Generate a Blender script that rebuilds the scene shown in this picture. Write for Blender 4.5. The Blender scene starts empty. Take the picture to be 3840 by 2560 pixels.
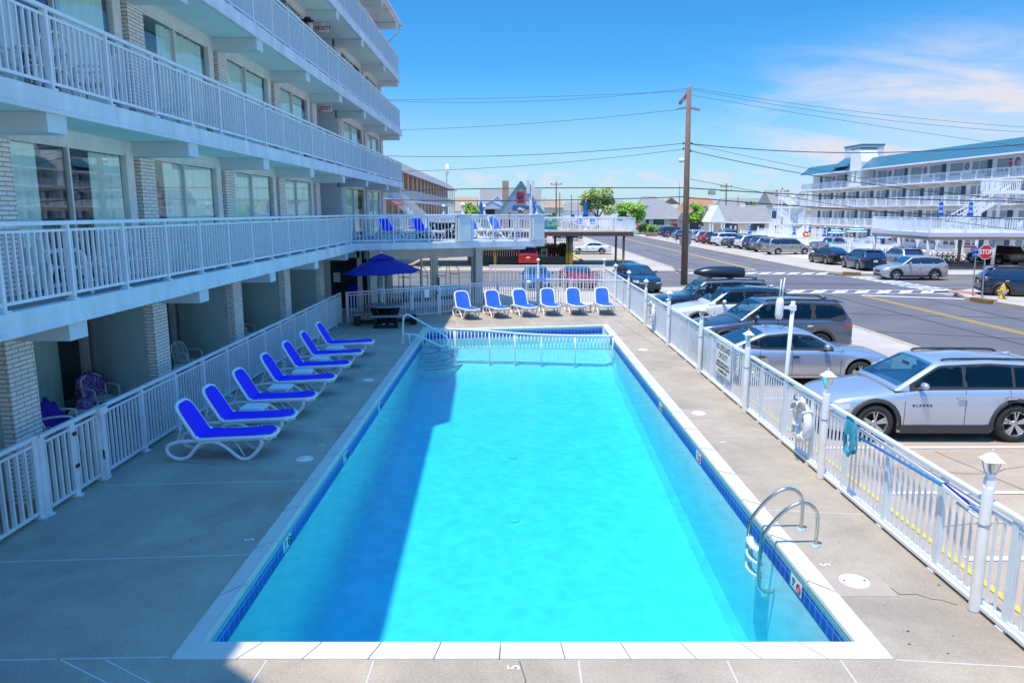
import bpy, math, random
from mathutils import Vector, Matrix
random.seed(7)
R = math.radians
SC = bpy.context.scene
COL = SC.collection

# ---------------------------------------------------------------- camera, sky, sun, exposure
F_PX, CAM_Z = 2750.0, 4.25
PITCH = math.atan((1280 - 793.6) / F_PX)
cam_data = bpy.data.cameras.new('camera'); cam = bpy.data.objects.new('camera', cam_data); COL.objects.link(cam)
cam_data.sensor_width = 36; cam_data.lens = F_PX / 3840 * 36; cam_data.clip_start = 0.05; cam_data.clip_end = 6000
cam.location = (0, 0, CAM_Z); cam.rotation_euler = (math.pi / 2 - PITCH, 0, 0)
SC.camera = cam

SUN_TRAVEL = Vector((0.245, 0.22, -1.0)).normalized()
world = bpy.data.worlds.new('World'); SC.world = world; world.use_nodes = True
nt = world.node_tree; nt.nodes.clear()
def WN(t, **k):
    n = nt.nodes.new(t)
    for a, b in k.items(): setattr(n, a, b)
    return n
def wmath(op, a, b=None, c=None, clamp=False):
    n = WN('ShaderNodeMath', operation=op, use_clamp=clamp)
    for i, q in enumerate((a, b, c)):
        if q is None: continue
        if isinstance(q, (int, float)): n.inputs[i].default_value = q
        else: nt.links.new(q, n.inputs[i])
    return n.outputs[0]
def wsmooth(x, a, b):
    n = WN('ShaderNodeMapRange', interpolation_type='SMOOTHSTEP')
    nt.links.new(x, n.inputs[0]); n.inputs[1].default_value = a; n.inputs[2].default_value = b
    return n.outputs[0]
sky = WN('ShaderNodeTexSky', sky_type='NISHITA'); sky.sun_disc = False
sky.sun_elevation = math.asin(-SUN_TRAVEL.z); sky.sun_rotation = math.atan2(-SUN_TRAVEL.x, -SUN_TRAVEL.y) % (2 * math.pi)
sky.air_density = 1.0; sky.dust_density = 0.3; sky.ozone_density = 3.0
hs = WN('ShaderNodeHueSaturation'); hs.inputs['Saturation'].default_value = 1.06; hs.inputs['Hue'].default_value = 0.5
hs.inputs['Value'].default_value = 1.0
tint = WN('ShaderNodeMixRGB', blend_type='MULTIPLY'); tint.inputs[0].default_value = 1.0; tint.inputs[2].default_value = (0.40, 0.87, 1.20, 1)
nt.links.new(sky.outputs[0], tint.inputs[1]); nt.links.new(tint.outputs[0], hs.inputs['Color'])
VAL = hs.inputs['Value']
tc = WN('ShaderNodeTexCoord'); sp = WN('ShaderNodeSeparateXYZ'); nt.links.new(tc.outputs['Generated'], sp.inputs[0])
dx, dy, dz = sp.outputs
az = wmath('ARCTAN2', dx, dy); el = wmath('ARCTAN2', dz, wmath('SQRT', wmath('ADD', wmath('MULTIPLY', dx, dx), wmath('MULTIPLY', dy, dy))))
cb_ = WN('ShaderNodeCombineXYZ'); nt.links.new(wmath('MULTIPLY', az, 5.0), cb_.inputs[0]); nt.links.new(wmath('MULTIPLY', wmath('ADD', el, wmath('MULTIPLY', az, 0.12)), 24.0), cb_.inputs[1])
nz = WN('ShaderNodeTexNoise'); nz.inputs['Scale'].default_value = 1.0; nz.inputs['Detail'].default_value = 7; nz.inputs['Roughness'].default_value = 0.58; nz.inputs['Distortion'].default_value = 0.7
nt.links.new(cb_.outputs[0], nz.inputs['Vector'])
wisp = wsmooth(nz.outputs[0], 0.40, 0.66)
nt.links.new(wmath('MULTIPLY_ADD', wsmooth(el, 0.25, 0.75), 0.92, 0.58), VAL)  # sky dimmed near the horizon and boosted overhead to brighten the shade
m_az = wsmooth(az, 0.17, 0.50)
m_el = wmath('MULTIPLY', wsmooth(el, 0.24, 0.09), wsmooth(el, -0.03, 0.02))
big = wmath('MULTIPLY', wmath('MULTIPLY', wmath('ADD', wisp, wmath('MULTIPLY', m_az, 0.55)), m_az), m_el, clamp=True)
faint = wmath('MULTIPLY', wmath('MULTIPLY', wsmooth(nz.outputs[0], 0.50, 0.75), 0.5), wmath('MULTIPLY', wsmooth(el, 0.2, 0.05), wsmooth(az, -0.2, 0.25)))
cb2 = WN('ShaderNodeCombineXYZ'); nt.links.new(wmath('MULTIPLY', az, 26.0), cb2.inputs[0]); nt.links.new(wmath('MULTIPLY', el, 60.0), cb2.inputs[1])
nz2 = WN('ShaderNodeTexNoise'); nz2.inputs['Scale'].default_value = 1.0; nz2.inputs['Detail'].default_value = 5; nt.links.new(cb2.outputs[0], nz2.inputs['Vector'])
puff = wmath('MULTIPLY', wmath('MULTIPLY', wsmooth(nz2.outputs[0], 0.40, 0.58), 0.75), wmath('MULTIPLY', wsmooth(el, 0.062, 0.048), wsmooth(el, 0.012, 0.036)))
lowhaze = wmath('MULTIPLY', wsmooth(el, 0.19, -0.01), 0.55)
fac = wmath('MAXIMUM', wmath('MAXIMUM', big, faint), wmath('MAXIMUM', puff, lowhaze), clamp=True)
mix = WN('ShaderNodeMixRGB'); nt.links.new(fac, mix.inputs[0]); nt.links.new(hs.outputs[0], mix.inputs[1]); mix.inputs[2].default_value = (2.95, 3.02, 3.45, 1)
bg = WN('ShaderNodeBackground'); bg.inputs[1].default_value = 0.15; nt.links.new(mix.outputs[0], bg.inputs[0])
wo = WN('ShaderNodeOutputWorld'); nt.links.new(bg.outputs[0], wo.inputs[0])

sun_data = bpy.data.lights.new('sun', 'SUN'); sun_data.energy = 2.95; sun_data.angle = R(0.5); sun_data.color = (1.0, 0.88, 0.70)
sun = bpy.data.objects.new('sun', sun_data); COL.objects.link(sun); sun.rotation_euler = SUN_TRAVEL.to_track_quat('-Z', 'Y').to_euler(); sun.location = (0, 0, 40)
SC.view_settings.view_transform = 'Standard'; SC.view_settings.look = 'None'; SC.view_settings.gamma = 1.0
SC.view_settings.exposure = 0.78
SC.cycles.max_bounces = 10; SC.cycles.transparent_max_bounces = 24; SC.cycles.diffuse_bounces = 5; SC.cycles.glossy_bounces = 3; SC.cycles.transmission_bounces = 4
SC.cycles.caustics_reflective = False; SC.cycles.caustics_refractive = False

# ---------------------------------------------------------------- photo-survey helpers: a point of the photo on a surveyed plane of the place
CP, SP = math.cos(PITCH), math.sin(PITCH)
def _ray(px, py):
    v = -(py - 1280) / F_PX
    return Vector(((px - 1920) / F_PX, CP + v * SP, -SP + v * CP))
def G(px, py, z=0.0):
    r = _ray(px, py); t = (z - CAM_Z) / r.z
    return Vector((r.x * t, r.y * t, z))
def YP(px, py, y):
    r = _ray(px, py); t = y / r.y
    return Vector((r.x * t, y, CAM_Z + r.z * t))

# ---------------------------------------------------------------- mesh builder
class MB:
    def __init__(s): s.v = []; s.f = []; s.mi = []; s.sm = []
    def add(s, vs, fs, m=0, smooth=False):
        o = len(s.v); s.v += [tuple(p) for p in vs]
        for f in fs: s.f.append(tuple(i + o for i in f)); s.mi.append(m); s.sm.append(smooth)
        return s
    def box(s, x0, x1, y0, y1, z0, z1, m=0):
        return s.add([(x0,y0,z0),(x1,y0,z0),(x1,y1,z0),(x0,y1,z0),(x0,y0,z1),(x1,y0,z1),(x1,y1,z1),(x0,y1,z1)],
                     [(3,2,1,0),(4,5,6,7),(0,1,5,4),(1,2,6,5),(2,3,7,6),(3,0,4,7)], m)
    def cbox(s, c, sz, rz=0, m=0):
        x, y, z = sz[0]/2, sz[1]/2, sz[2]/2; ca, sa = math.cos(rz), math.sin(rz)
        vs = []
        for dz in (-z, z):
            for a, b in ((-x,-y),(x,-y),(x,y),(-x,y)): vs.append((c[0]+a*ca-b*sa, c[1]+a*sa+b*ca, c[2]+dz))
        return s.add(vs, [(3,2,1,0),(4,5,6,7),(0,1,5,4),(1,2,6,5),(2,3,7,6),(3,0,4,7)], m)
    def bar(s, p, q, w, h=None, m=0):
        p, q = Vector(p), Vector(q); h = h or w; d = (q - p).normalized()
        u = Vector((0,0,1)) if abs(d.z) < 0.95 else Vector((0,1,0))
        a = d.cross(u).normalized() * (w/2); b = a.cross(d).normalized() * (h/2)
        vs = [p-a-b, p+a-b, p+a+b, p-a+b, q-a-b, q+a-b, q+a+b, q-a+b]
        return s.add(vs, [(3,2,1,0),(4,5,6,7),(0,1,5,4),(1,2,6,5),(2,3,7,6),(3,0,4,7)], m)
    def tube(s, pts, r, n=8, closed=False, m=0, flat=1.0, smooth=True):
        pts = [Vector(p) for p in pts]; N = len(pts); rs = r if isinstance(r, (list, tuple)) else [r]*N
        t0 = (pts[1]-pts[0]).normalized()
        u = t0.cross(Vector((0,0,1)));
        if u.length < 0.1: u = t0.cross(Vector((0,1,0)))
        u.normalize(); vs = []; prev = None
        for i in range(N):
            if closed: t = (pts[(i+1)%N]-pts[i-1]).normalized()
            else: t = (pts[min(i+1,N-1)]-pts[max(i-1,0)]).normalized()
            u = (u - t*u.dot(t)); u = u.normalized() if u.length > 1e-6 else t.orthogonal().normalized()
            w = t.cross(u)
            for k in range(n):
                a = 2*math.pi*k/n; vs.append(pts[i] + (u*math.cos(a)*flat + w*math.sin(a))*rs[i])
        fs = []
        for i in range(N if closed else N-1):
            j = (i+1) % N
            for k in range(n): fs.append((i*n+k, i*n+(k+1)%n, j*n+(k+1)%n, j*n+k))
        s.add(vs, fs, m, smooth)
        if not closed:
            o = len(s.v) - N*n
            s.f.append(tuple(o+k for k in range(n))[::-1]); s.mi.append(m); s.sm.append(False)
            s.f.append(tuple(o+(N-1)*n+k for k in range(n))); s.mi.append(m); s.sm.append(False)
        return s
    def lathe(s, prof, c=(0,0,0), n=20, m=0, smooth=True, axis='z', arc=None):
        vs = []; P = len(prof)
        for k in range(n):
            a = 2*math.pi*k/n; ca, sa = math.cos(a), math.sin(a)
            for r, z in prof:
                if axis == 'z': vs.append((c[0]+r*ca, c[1]+r*sa, c[2]+z))
                elif axis == 'y': vs.append((c[0]+r*ca, c[1]+z, c[2]+r*sa))
                else: vs.append((c[0]+z, c[1]+r*ca, c[2]+r*sa))
        fs = []
        for k in range(n):
            j = (k+1) % n
            for i in range(P-1): fs.append((k*P+i, j*P+i, j*P+i+1, k*P+i+1))
        return s.add(vs, fs, m, smooth)
    def prism(s, poly, z0, z1, m=0):
        n = len(poly)
        a = sum(poly[i][0]*poly[(i+1)%n][1]-poly[(i+1)%n][0]*poly[i][1] for i in range(n))
        if a < 0: poly = poly[::-1]
        vs = [(p[0],p[1],z0) for p in poly] + [(p[0],p[1],z1) for p in poly]
        return s.add(vs, [tuple(range(n))[::-1], tuple(range(n,2*n))] + [(i,(i+1)%n,n+(i+1)%n,n+i) for i in range(n)], m)
    def vprism(s, poly, a, b, axis='y', m=0):
        # polygon given in (horizontal, z) extruded along the axis from a to b
        n = len(poly)
        if axis == 'y': vs = [(p[0],a,p[1]) for p in poly] + [(p[0],b,p[1]) for p in poly]
        else: vs = [(a,p[0],p[1]) for p in poly] + [(b,p[0],p[1]) for p in poly]
        return s.add(vs, [tuple(range(n)), tuple(range(n,2*n))[::-1]] + [(i,n+i,n+(i+1)%n,(i+1)%n) for i in range(n)], m)
    def quad(s, a, b, c, d, m=0): return s.add([a,b,c,d], [(0,1,2,3)], m)
    def poly(s, pts, m=0): return s.add(pts, [tuple(range(len(pts)))], m)
    def loft(s, secs, m=0, ring=False, smooth=True, caps=True, mfun=None):
        n = len(secs[0]); vs = [p for sec in secs for p in sec]; o = len(s.v); s.v += [tuple(p) for p in vs]
        for i in range(len(secs)-1):
            for k in range(n if ring else n-1):
                j = (k+1) % n
                s.f.append((o+i*n+k, o+(i+1)*n+k, o+(i+1)*n+j, o+i*n+j)); s.mi.append(mfun(i,k) if mfun else m); s.sm.append(smooth)
        if caps:
            s.f.append(tuple(o+k for k in range(n))); s.mi.append(m); s.sm.append(False)
            s.f.append(tuple(o+(len(secs)-1)*n+k for k in range(n))[::-1]); s.mi.append(m); s.sm.append(False)
        return s
    def sphere(s, c, r, n=10, m=0, sz=(1,1,1)):
        prof = [(math.sin(math.pi*i/n)*1.0, -math.cos(math.pi*i/n)) for i in range(n+1)]
        vs = []; N = n*2
        for k in range(N):
            a = 2*math.pi*k/N
            for rr, z in prof: vs.append((c[0]+r*sz[0]*rr*math.cos(a), c[1]+r*sz[1]*rr*math.sin(a), c[2]+r*sz[2]*z))
        P = n+1; fs = []
        for k in range(N):
            j = (k+1)%N
            for i in range(n): fs.append((k*P+i, j*P+i, j*P+i+1, k*P+i+1))
        return s.add(vs, fs, m, True)
    def xf(s, M, start=0):
        for i in range(start, len(s.v)): s.v[i] = tuple(M @ Vector(s.v[i]))
        return s
    def build(s, name, mats, parent=None, bevel=0, fix=False, subd=0):
        me = bpy.data.meshes.new(name); me.from_pydata(s.v, [], s.f)
        if not isinstance(mats, (list, tuple)): mats = [mats]
        for q in mats: me.materials.append(q)
        me.polygons.foreach_set('material_index', s.mi); me.polygons.foreach_set('use_smooth', s.sm)
        if fix:
            import bmesh
            bm = bmesh.new(); bm.from_mesh(me); bmesh.ops.remove_doubles(bm, verts=bm.verts, dist=1e-5); bmesh.ops.recalc_face_normals(bm, faces=bm.faces); bm.to_mesh(me); bm.free()
        me.update()
        o = bpy.data.objects.new(name, me); COL.objects.link(o)
        if parent is not None: o.parent = parent
        if bevel:
            b = o.modifiers.new('bevel', 'BEVEL'); b.width = bevel; b.segments = 2; b.limit_method = 'ANGLE'; b.angle_limit = R(40)
        if subd:
            b = o.modifiers.new('subd', 'SUBSURF'); b.levels = subd; b.render_levels = subd
        return o

def tag(o, label=None, cat=None, group=None, kind=None):
    if label: o['label'] = label
    if cat: o['category'] = cat
    if group: o['group'] = group
    if kind: o['kind'] = kind
    return o
def thing(name, label, cat, loc=(0,0,0), rz=0, group=None, scale=1.0):
    o = bpy.data.objects.new(name, None); COL.objects.link(o); o.location = loc; o.rotation_euler = (0,0,rz); o.empty_display_size = 0.2
    if scale != 1.0: o.scale = (scale,)*3 if isinstance(scale, (int,float)) else scale
    return tag(o, label, cat, group)
KIDS = {}
def kids(o): return [c for c in COL.objects if c.parent is o]
def dup(o, loc, rz=None, label=None, group=None, parent=None):
    c = o.copy(); COL.objects.link(c)
    if parent is None: c.location = loc
    if rz is not None: c.rotation_euler = (0,0,rz)
    if label: c['label'] = label
    if group: c['group'] = group
    if parent is not None: c.parent = parent
    for k in o.children: dup(k, None, parent=c)
    return c
TEXTS = []
def text(name, body, mat_, loc, rot, size, parent=None, extrude=0.002, align='CENTER', sx=1.0, bold=0.0, shear=0.0):
    cu = bpy.data.curves.new(name, 'FONT'); cu.body = body; cu.size = size; cu.extrude = extrude; cu.align_x = align; cu.align_y = 'CENTER'; cu.offset = bold; cu.shear = shear; cu.resolution_u = 3
    o = bpy.data.objects.new(name, cu); COL.objects.link(o)
    TEXTS.append((o, name, mat_, loc, rot, sx, parent)); return o
def finish_texts():
    dg = bpy.context.evaluated_depsgraph_get()
    made = [(bpy.data.meshes.new_from_object(r[0].evaluated_get(dg)), r) for r in TEXTS]
    for me, (o, name, m, loc, rot, sx, parent) in made:
        bpy.data.objects.remove(o, do_unlink=True)
        me.materials.clear(); me.materials.append(m); me.name = name
        q = bpy.data.objects.new(name, me); COL.objects.link(q); q.location = loc; q.rotation_euler = rot; q.scale = (sx,1,1)
        if parent is not None: q.parent = parent

# ---------------------------------------------------------------- materials
def mat(name, col, rough=0.6, metal=0.0, var=0.0, scale=4.0, bump=0.0, bscale=None, spec=0.5, coat=0.0, dirt=None, emit=0, stretch=None, fine=0.0, stain=0.0, sscale=0.35):
    m = bpy.data.materials.new(name); m.use_nodes = True; t = m.node_tree; b = t.nodes['Principled BSDF']
    b.inputs['Base Color'].default_value = (*col, 1); b.inputs['Roughness'].default_value = rough; b.inputs['Metallic'].default_value = metal
    b.inputs['Specular IOR Level'].default_value = spec; b.inputs['Coat Weight'].default_value = coat; b.inputs['Coat Roughness'].default_value = 0.03
    if emit: b.inputs['Emission Color'].default_value = (*col, 1); b.inputs['Emission Strength'].default_value = emit
    co = t.nodes.new('ShaderNodeTexCoord').outputs['Object']
    if stretch:
        mp = t.nodes.new('ShaderNodeMapping'); mp.inputs['Scale'].default_value = stretch; t.links.new(co, mp.inputs[0]); co = mp.outputs[0]
    if var:
        n = t.nodes.new('ShaderNodeTexNoise'); n.inputs['Scale'].default_value = scale; n.inputs['Detail'].default_value = 6; n.inputs['Roughness'].default_value = 0.65
        t.links.new(co, n.inputs['Vector']); src = n.outputs[0]
        if fine:
            n2 = t.nodes.new('ShaderNodeTexNoise'); n2.inputs['Scale'].default_value = scale*45; n2.inputs['Detail'].default_value = 2; t.links.new(co, n2.inputs['Vector'])
            mm = t.nodes.new('ShaderNodeMix'); mm.data_type = 'FLOAT'; mm.inputs[0].default_value = fine; t.links.new(src, mm.inputs[2]); t.links.new(n2.outputs[0], mm.inputs[3]); src = mm.outputs[0]
        r = t.nodes.new('ShaderNodeValToRGB'); r.color_ramp.elements[0].position = 0.3; r.color_ramp.elements[1].position = 0.72
        d = dirt or tuple(c*(1-var) for c in col)
        r.color_ramp.elements[0].color = (*d, 1); r.color_ramp.elements[1].color = (*[min(1, c*(1+var*0.35)) for c in col], 1)
        t.links.new(src, r.inputs[0]); out = r.outputs[0]
        if stain:
            n3 = t.nodes.new('ShaderNodeTexNoise'); n3.inputs['Scale'].default_value = sscale; n3.inputs['Detail'].default_value = 9; n3.inputs['Roughness'].default_value = 0.72; n3.inputs['Distortion'].default_value = 0.6; t.links.new(co, n3.inputs['Vector'])
            r3 = t.nodes.new('ShaderNodeValToRGB'); r3.color_ramp.elements[0].position = 0.36; r3.color_ramp.elements[1].position = 0.58; r3.color_ramp.elements[0].color = (1-stain, 1-stain, 1-stain*.92, 1); r3.color_ramp.elements[1].color = (1,1,1,1); e3 = r3.color_ramp.elements.new(0.72); e3.color = (1+stain*.25,)*3 + (1,)
            t.links.new(n3.outputs[0], r3.inputs[0]); mu = t.nodes.new('ShaderNodeMixRGB'); mu.blend_type = 'MULTIPLY'; mu.inputs[0].default_value = 1; t.links.new(out, mu.inputs[1]); t.links.new(r3.outputs[0], mu.inputs[2]); out = mu.outputs[0]
        t.links.new(out, b.inputs['Base Color'])
    if bump:
        n = t.nodes.new('ShaderNodeTexNoise'); n.inputs['Scale'].default_value = bscale or scale*6; n.inputs['Detail'].default_value = 4; t.links.new(co, n.inputs['Vector'])
        bp = t.nodes.new('ShaderNodeBump'); bp.inputs['Strength'].default_value = bump; bp.inputs['Distance'].default_value = 0.02; t.links.new(n.outputs[0], bp.inputs['Height']); t.links.new(bp.outputs[0], b.inputs['Normal'])
    return m
def brick_mat(name, c1, c2, mortar, bw, bh, ms=0.012, plane='side', offset=0.5, rough=0.8, rotv=False, bias=0.0, bump=0.3):
    m = bpy.data.materials.new(name); m.use_nodes = True; t = m.node_tree; b = t.nodes['Principled BSDF']; b.inputs['Roughness'].default_value = rough
    co = t.nodes.new('ShaderNodeTexCoord'); s = t.nodes.new('ShaderNodeSeparateXYZ'); t.links.new(co.outputs['Object'], s.inputs[0])
    cb = t.nodes.new('ShaderNodeCombineXYZ')
    if plane == 'side':
        a = t.nodes.new('ShaderNodeMath'); a.operation = 'ADD'; t.links.new(s.outputs[0], a.inputs[0]); t.links.new(s.outputs[1], a.inputs[1]); t.links.new(a.outputs[0], cb.inputs[0]); t.links.new(s.outputs[2], cb.inputs[1])
    elif plane == 'slope':   # courses run along the first axis, rows by height
        t.links.new(s.outputs[0], cb.inputs[0]); t.links.new(s.outputs[2], cb.inputs[1])
    else:
        t.links.new(s.outputs[0], cb.inputs[0]); t.links.new(s.outputs[1], cb.inputs[1])
    br = t.nodes.new('ShaderNodeTexBrick'); br.offset = offset; br.inputs['Scale'].default_value = 1; br.inputs['Brick Width'].default_value = bw; br.inputs['Row Height'].default_value = bh
    br.inputs['Mortar Size'].default_value = ms; br.inputs['Mortar Smooth'].default_value = 0.1; br.inputs['Bias'].default_value = bias
    br.inputs['Color1'].default_value = (*c1,1); br.inputs['Color2'].default_value = (*c2,1); br.inputs['Mortar'].default_value = (*mortar,1)
    t.links.new(cb.outputs[0], br.inputs['Vector']); t.links.new(br.outputs['Color'], b.inputs['Base Color'])
    if bump:
        bp = t.nodes.new('ShaderNodeBump'); bp.invert = True; bp.inputs['Strength'].default_value = bump; bp.inputs['Distance'].default_value = 0.01; t.links.new(br.outputs['Fac'], bp.inputs['Height']); t.links.new(bp.outputs[0], b.inputs['Normal'])
    return m
def stripe_mat(name, c1, c2, period, axis=2, duty=0.5, rough=0.6):
    m = bpy.data.materials.new(name); m.use_nodes = True; t = m.node_tree; b = t.nodes['Principled BSDF']; b.inputs['Roughness'].default_value = rough
    co = t.nodes.new('ShaderNodeTexCoord'); s = t.nodes.new('ShaderNodeSeparateXYZ'); t.links.new(co.outputs['Object'], s.inputs[0])
    a = t.nodes.new('ShaderNodeMath'); a.operation = 'DIVIDE'; a.inputs[1].default_value = period
    if axis == 'xy':
        q = t.nodes.new('ShaderNodeMath'); q.operation = 'ADD'; t.links.new(s.outputs[0], q.inputs[0]); t.links.new(s.outputs[1], q.inputs[1]); t.links.new(q.outputs[0], a.inputs[0])
    else: t.links.new(s.outputs[axis], a.inputs[0])
    f = t.nodes.new('ShaderNodeMath'); f.operation = 'FRACT'; t.links.new(a.outputs[0], f.inputs[0])
    g = t.nodes.new('ShaderNodeMath'); g.operation = 'GREATER_THAN'; g.inputs[1].default_value = duty; t.links.new(f.outputs[0], g.inputs[0])
    x = t.nodes.new('ShaderNodeMixRGB'); x.inputs[1].default_value = (*c1,1); x.inputs[2].default_value = (*c2,1); t.links.new(g.outputs[0], x.inputs[0]); t.links.new(x.outputs[0], b.inputs['Base Color'])
    return m
def glass_mat(name, tint, transp=0.5, rough=0.02, k=1.3):
    m = bpy.data.materials.new(name); m.use_nodes = True; t = m.node_tree; t.nodes.clear()
    tr = t.nodes.new('ShaderNodeBsdfTransparent'); tr.inputs[0].default_value = (*tint, 1)
    gl = t.nodes.new('ShaderNodeBsdfGlossy'); gl.inputs['Roughness'].default_value = rough; gl.inputs[0].default_value = (0.95,0.97,1,1)
    fr = t.nodes.new('ShaderNodeFresnel'); fr.inputs[0].default_value = 1.55
    ad = t.nodes.new('ShaderNodeMath'); ad.operation = 'MULTIPLY_ADD'; ad.inputs[1].default_value = k; ad.inputs[2].default_value = transp; t.links.new(fr.outputs[0], ad.inputs[0]); ad.use_clamp = True
    mx = t.nodes.new('ShaderNodeMixShader'); t.links.new(ad.outputs[0], mx.inputs[0]); t.links.new(tr.outputs[0], mx.inputs[1]); t.links.new(gl.outputs[0], mx.inputs[2])
    o = t.nodes.new('ShaderNodeOutputMaterial'); t.links.new(mx.outputs[0], o.inputs[0])
    return m

WHITE = mat('white_painted_metal', (0.75,0.80,0.82), 0.38, var=0.10, scale=6)
WHITE_OLD = mat('weathered_white_paint', (0.78,0.78,0.76), 0.55, var=0.16, scale=2.5, bump=0.1, dirt=(0.66,0.64,0.60))
STUCCO = mat('white_stucco', (0.74,0.81,0.82), 0.8, var=0.07, scale=0.8, bump=0.35, bscale=40, stain=.15, sscale=1.6, stretch=(1.5,1.5,.5), dirt=(0.66,0.72,0.72))
SOFFIT = mat('soffit_paint', (0.68,0.82,0.80), 0.8, var=0.05, scale=0.6, dirt=(0.62,0.76,0.74))
BEAM = mat('beam_paint', (0.62,0.70,0.71), 0.75, var=0.06, scale=1.2)
FIN = mat('grey_stucco', (0.72,0.85,0.88), 0.85, var=0.06, scale=1.0, bump=0.2, bscale=60)
BRICK = brick_mat('white_roman_brick', (0.86,0.85,0.82), (0.74,0.72,0.68), (0.44,0.31,0.19), 0.30, 0.0677, 0.009)
GLASS = glass_mat('window_glass', (0.95,1.0,0.99), 0.0, k=.26)
CURTAIN = mat('mint_curtain', (0.80,0.93,0.84), 0.9, var=0.08, scale=3, stretch=(1,6,0.3))
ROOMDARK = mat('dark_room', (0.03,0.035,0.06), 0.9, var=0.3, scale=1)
BALCONY = mat('balcony_floor', (0.30,0.31,0.32), 0.85, var=0.1, scale=2)
PLASTIC = mat('white_plastic', (0.83,0.84,0.84), 0.4, var=0.05, scale=8)
SLING = mat('blue_sling_fabric', (0.022,0.012,0.80), 0.75, var=0.14, scale=5, bump=0.15, bscale=350)  # violet blue taken from how the sling looks in shade
SLING_SUNLIT = mat('sunlit_blue_sling', (0.012,0.13,0.68), 0.75, var=0.25, scale=5, bump=0.15, bscale=350)  # same fabric with its sunlit look put into the colour
BLACKP = mat('black_plastic', (0.012,0.012,0.014), 0.5, var=0.2, scale=5)
STEEL = mat('stainless_steel', (0.62,0.58,0.52), 0.22, 1.0, var=0.12, scale=9)
GREYMETAL = mat('grey_metal', (0.34,0.36,0.38), 0.5, 0.6, var=0.1, scale=6)
DARKMETAL = mat('dark_metal', (0.05,0.05,0.055), 0.45, 0.4, var=0.1, scale=6)
YELLOW = mat('yellow_paint', (0.62,0.36,0.02), 0.6, var=0.2, scale=3)
CURBYEL = mat('yellow_curb_paint', (0.72,0.55,0.08), 0.7, var=0.2, scale=3)
RED = mat('red_paint', (0.62,0.015,0.02), 0.4, var=0.08, scale=5)
SIGNWHITE = mat('sign_white', (0.85,0.86,0.85), 0.45, var=0.04, scale=4)
INK = mat('black_ink', (0.03,0.03,0.035), 0.6, var=0.1, scale=9)
BLUEPAINT = mat('blue_paint', (0.02,0.13,0.50), 0.5, var=0.08, scale=5)
BRIGHTBLUE = mat('bright_blue_plastic', (0.02,0.22,0.62), 0.4, var=0.1, scale=6)
NETBLUE = mat('turquoise_net', (0.05,0.33,0.45), 0.7, var=0.3, scale=14)
WOODPOLE = mat('weathered_wood_pole', (0.27,0.17,0.115), 0.85, var=0.45, scale=6, bump=0.5, bscale=30, stretch=(6,6,0.25))
WIRE = mat('black_cable', (0.05,0.04,0.045), 0.6, var=0.1, scale=3)
LAMPGLASS = glass_mat('lamp_glass', (0.80,0.84,0.78), 0.12)
# ================================================================ the hotel on the left (faces the pool, long axis along Y)
RX, SX, WX, GX = -6.2, -6.12, -7.2, -9.4          # railing line, slab edge, upper wall face, ground-floor door wall
Y0, Y1 = -4.0, 42.0
ST = 2.82
FL = [0.0, 3.03, 5.85, 8.67, 11.49]
ROOFB = 14.15
BEAMY = [1.74, 6.02, 10.30, 14.62, 18.90, 23.20, 27.50, 31.90, 37.10, 41.50]
hotel = thing('hotel_building', 'white five storey hotel with open balconies and blue grey railings beside the pool', 'building')
# slabs
for i in (1, 2, 3, 4):
    b = MB(); zb = FL[i] - 0.28
    b.box(-14, SX, Y0, Y1 + 0.15, zb, FL[i])
    b.box(SX - 0.05, SX + 0.02, Y0, Y1 + 0.17, zb - 0.035, zb + 0.03)
    b.build('balcony_slab', STUCCO, hotel, bevel=0.012)
    s = MB(); s.box(-13.9, SX - 0.10, Y0 + .1, Y1, zb - 0.012, zb - 0.002); s.build('soffit', SOFFIT, hotel)
    fl = MB(); fl.box(-13.9, SX - 0.16, Y0 + .1, Y1, FL[i] + 0.002, FL[i] + 0.010); fl.build('balcony_floor', BALCONY, hotel)
b = MB(); b.prism([(-14, Y0), (-5.2, Y0), (-5.0, 2.2), (-6.25, 3.2), (-6.15, 4.2), (-6.15, Y1 + .5), (-14, Y1 + .5)], ROOFB, ROOFB + 0.28)
b.build('roof', STUCCO, hotel)
b = MB(); b.box(-6.15, -6.03, 4.2, Y1 + .55, ROOFB + 0.10, ROOFB + 0.25); b.tube([(-6.09, Y1+.4, ROOFB+.1), (-6.12, Y1+.4, ROOFB-.25), (-6.9, Y1+.4, ROOFB-.85)], 0.045)
b.build('gutter', WHITE_OLD, hotel)
b = MB(); b.box(-10, -6.3, 15.6, 22.2, ROOFB + 0.28, 17.2); b.build('roof_penthouse', STUCCO, hotel)
# beams
for i in (1, 2, 3, 4, 5):
    zb = (FL[i] - 0.28) if i < 5 else ROOFB
    for y in BEAMY:
        if i == 1 and y > 30: continue
        MB().box(WX - 0.1, RX + 0.04, y - 0.22, y + 0.22, zb - 0.28, zb - 0.014).build('beam', BEAM, hotel, bevel=0.006)
# piers
for i in range(5):
    z0 = FL[i]; z1 = (FL[i+1] - 0.292) if i < 4 else ROOFB - 0.005
    for k, y in enumerate(BEAMY):
        if i == 0 and y > 28: continue
        if k < 1 and i != 0: continue
        w = 0.29
        MB().box(WX - 0.16, WX + 0.02, y - 0.08, y + 0.52, z0, z1 - (0.28 if True else 0)).build('brick_pier', BRICK, hotel)
        MB().box(WX - 0.16, WX - 0.02, y - 0.20, y + 0.56, z1 - 0.28, z1).build('pier_head', BEAM, hotel)
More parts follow.
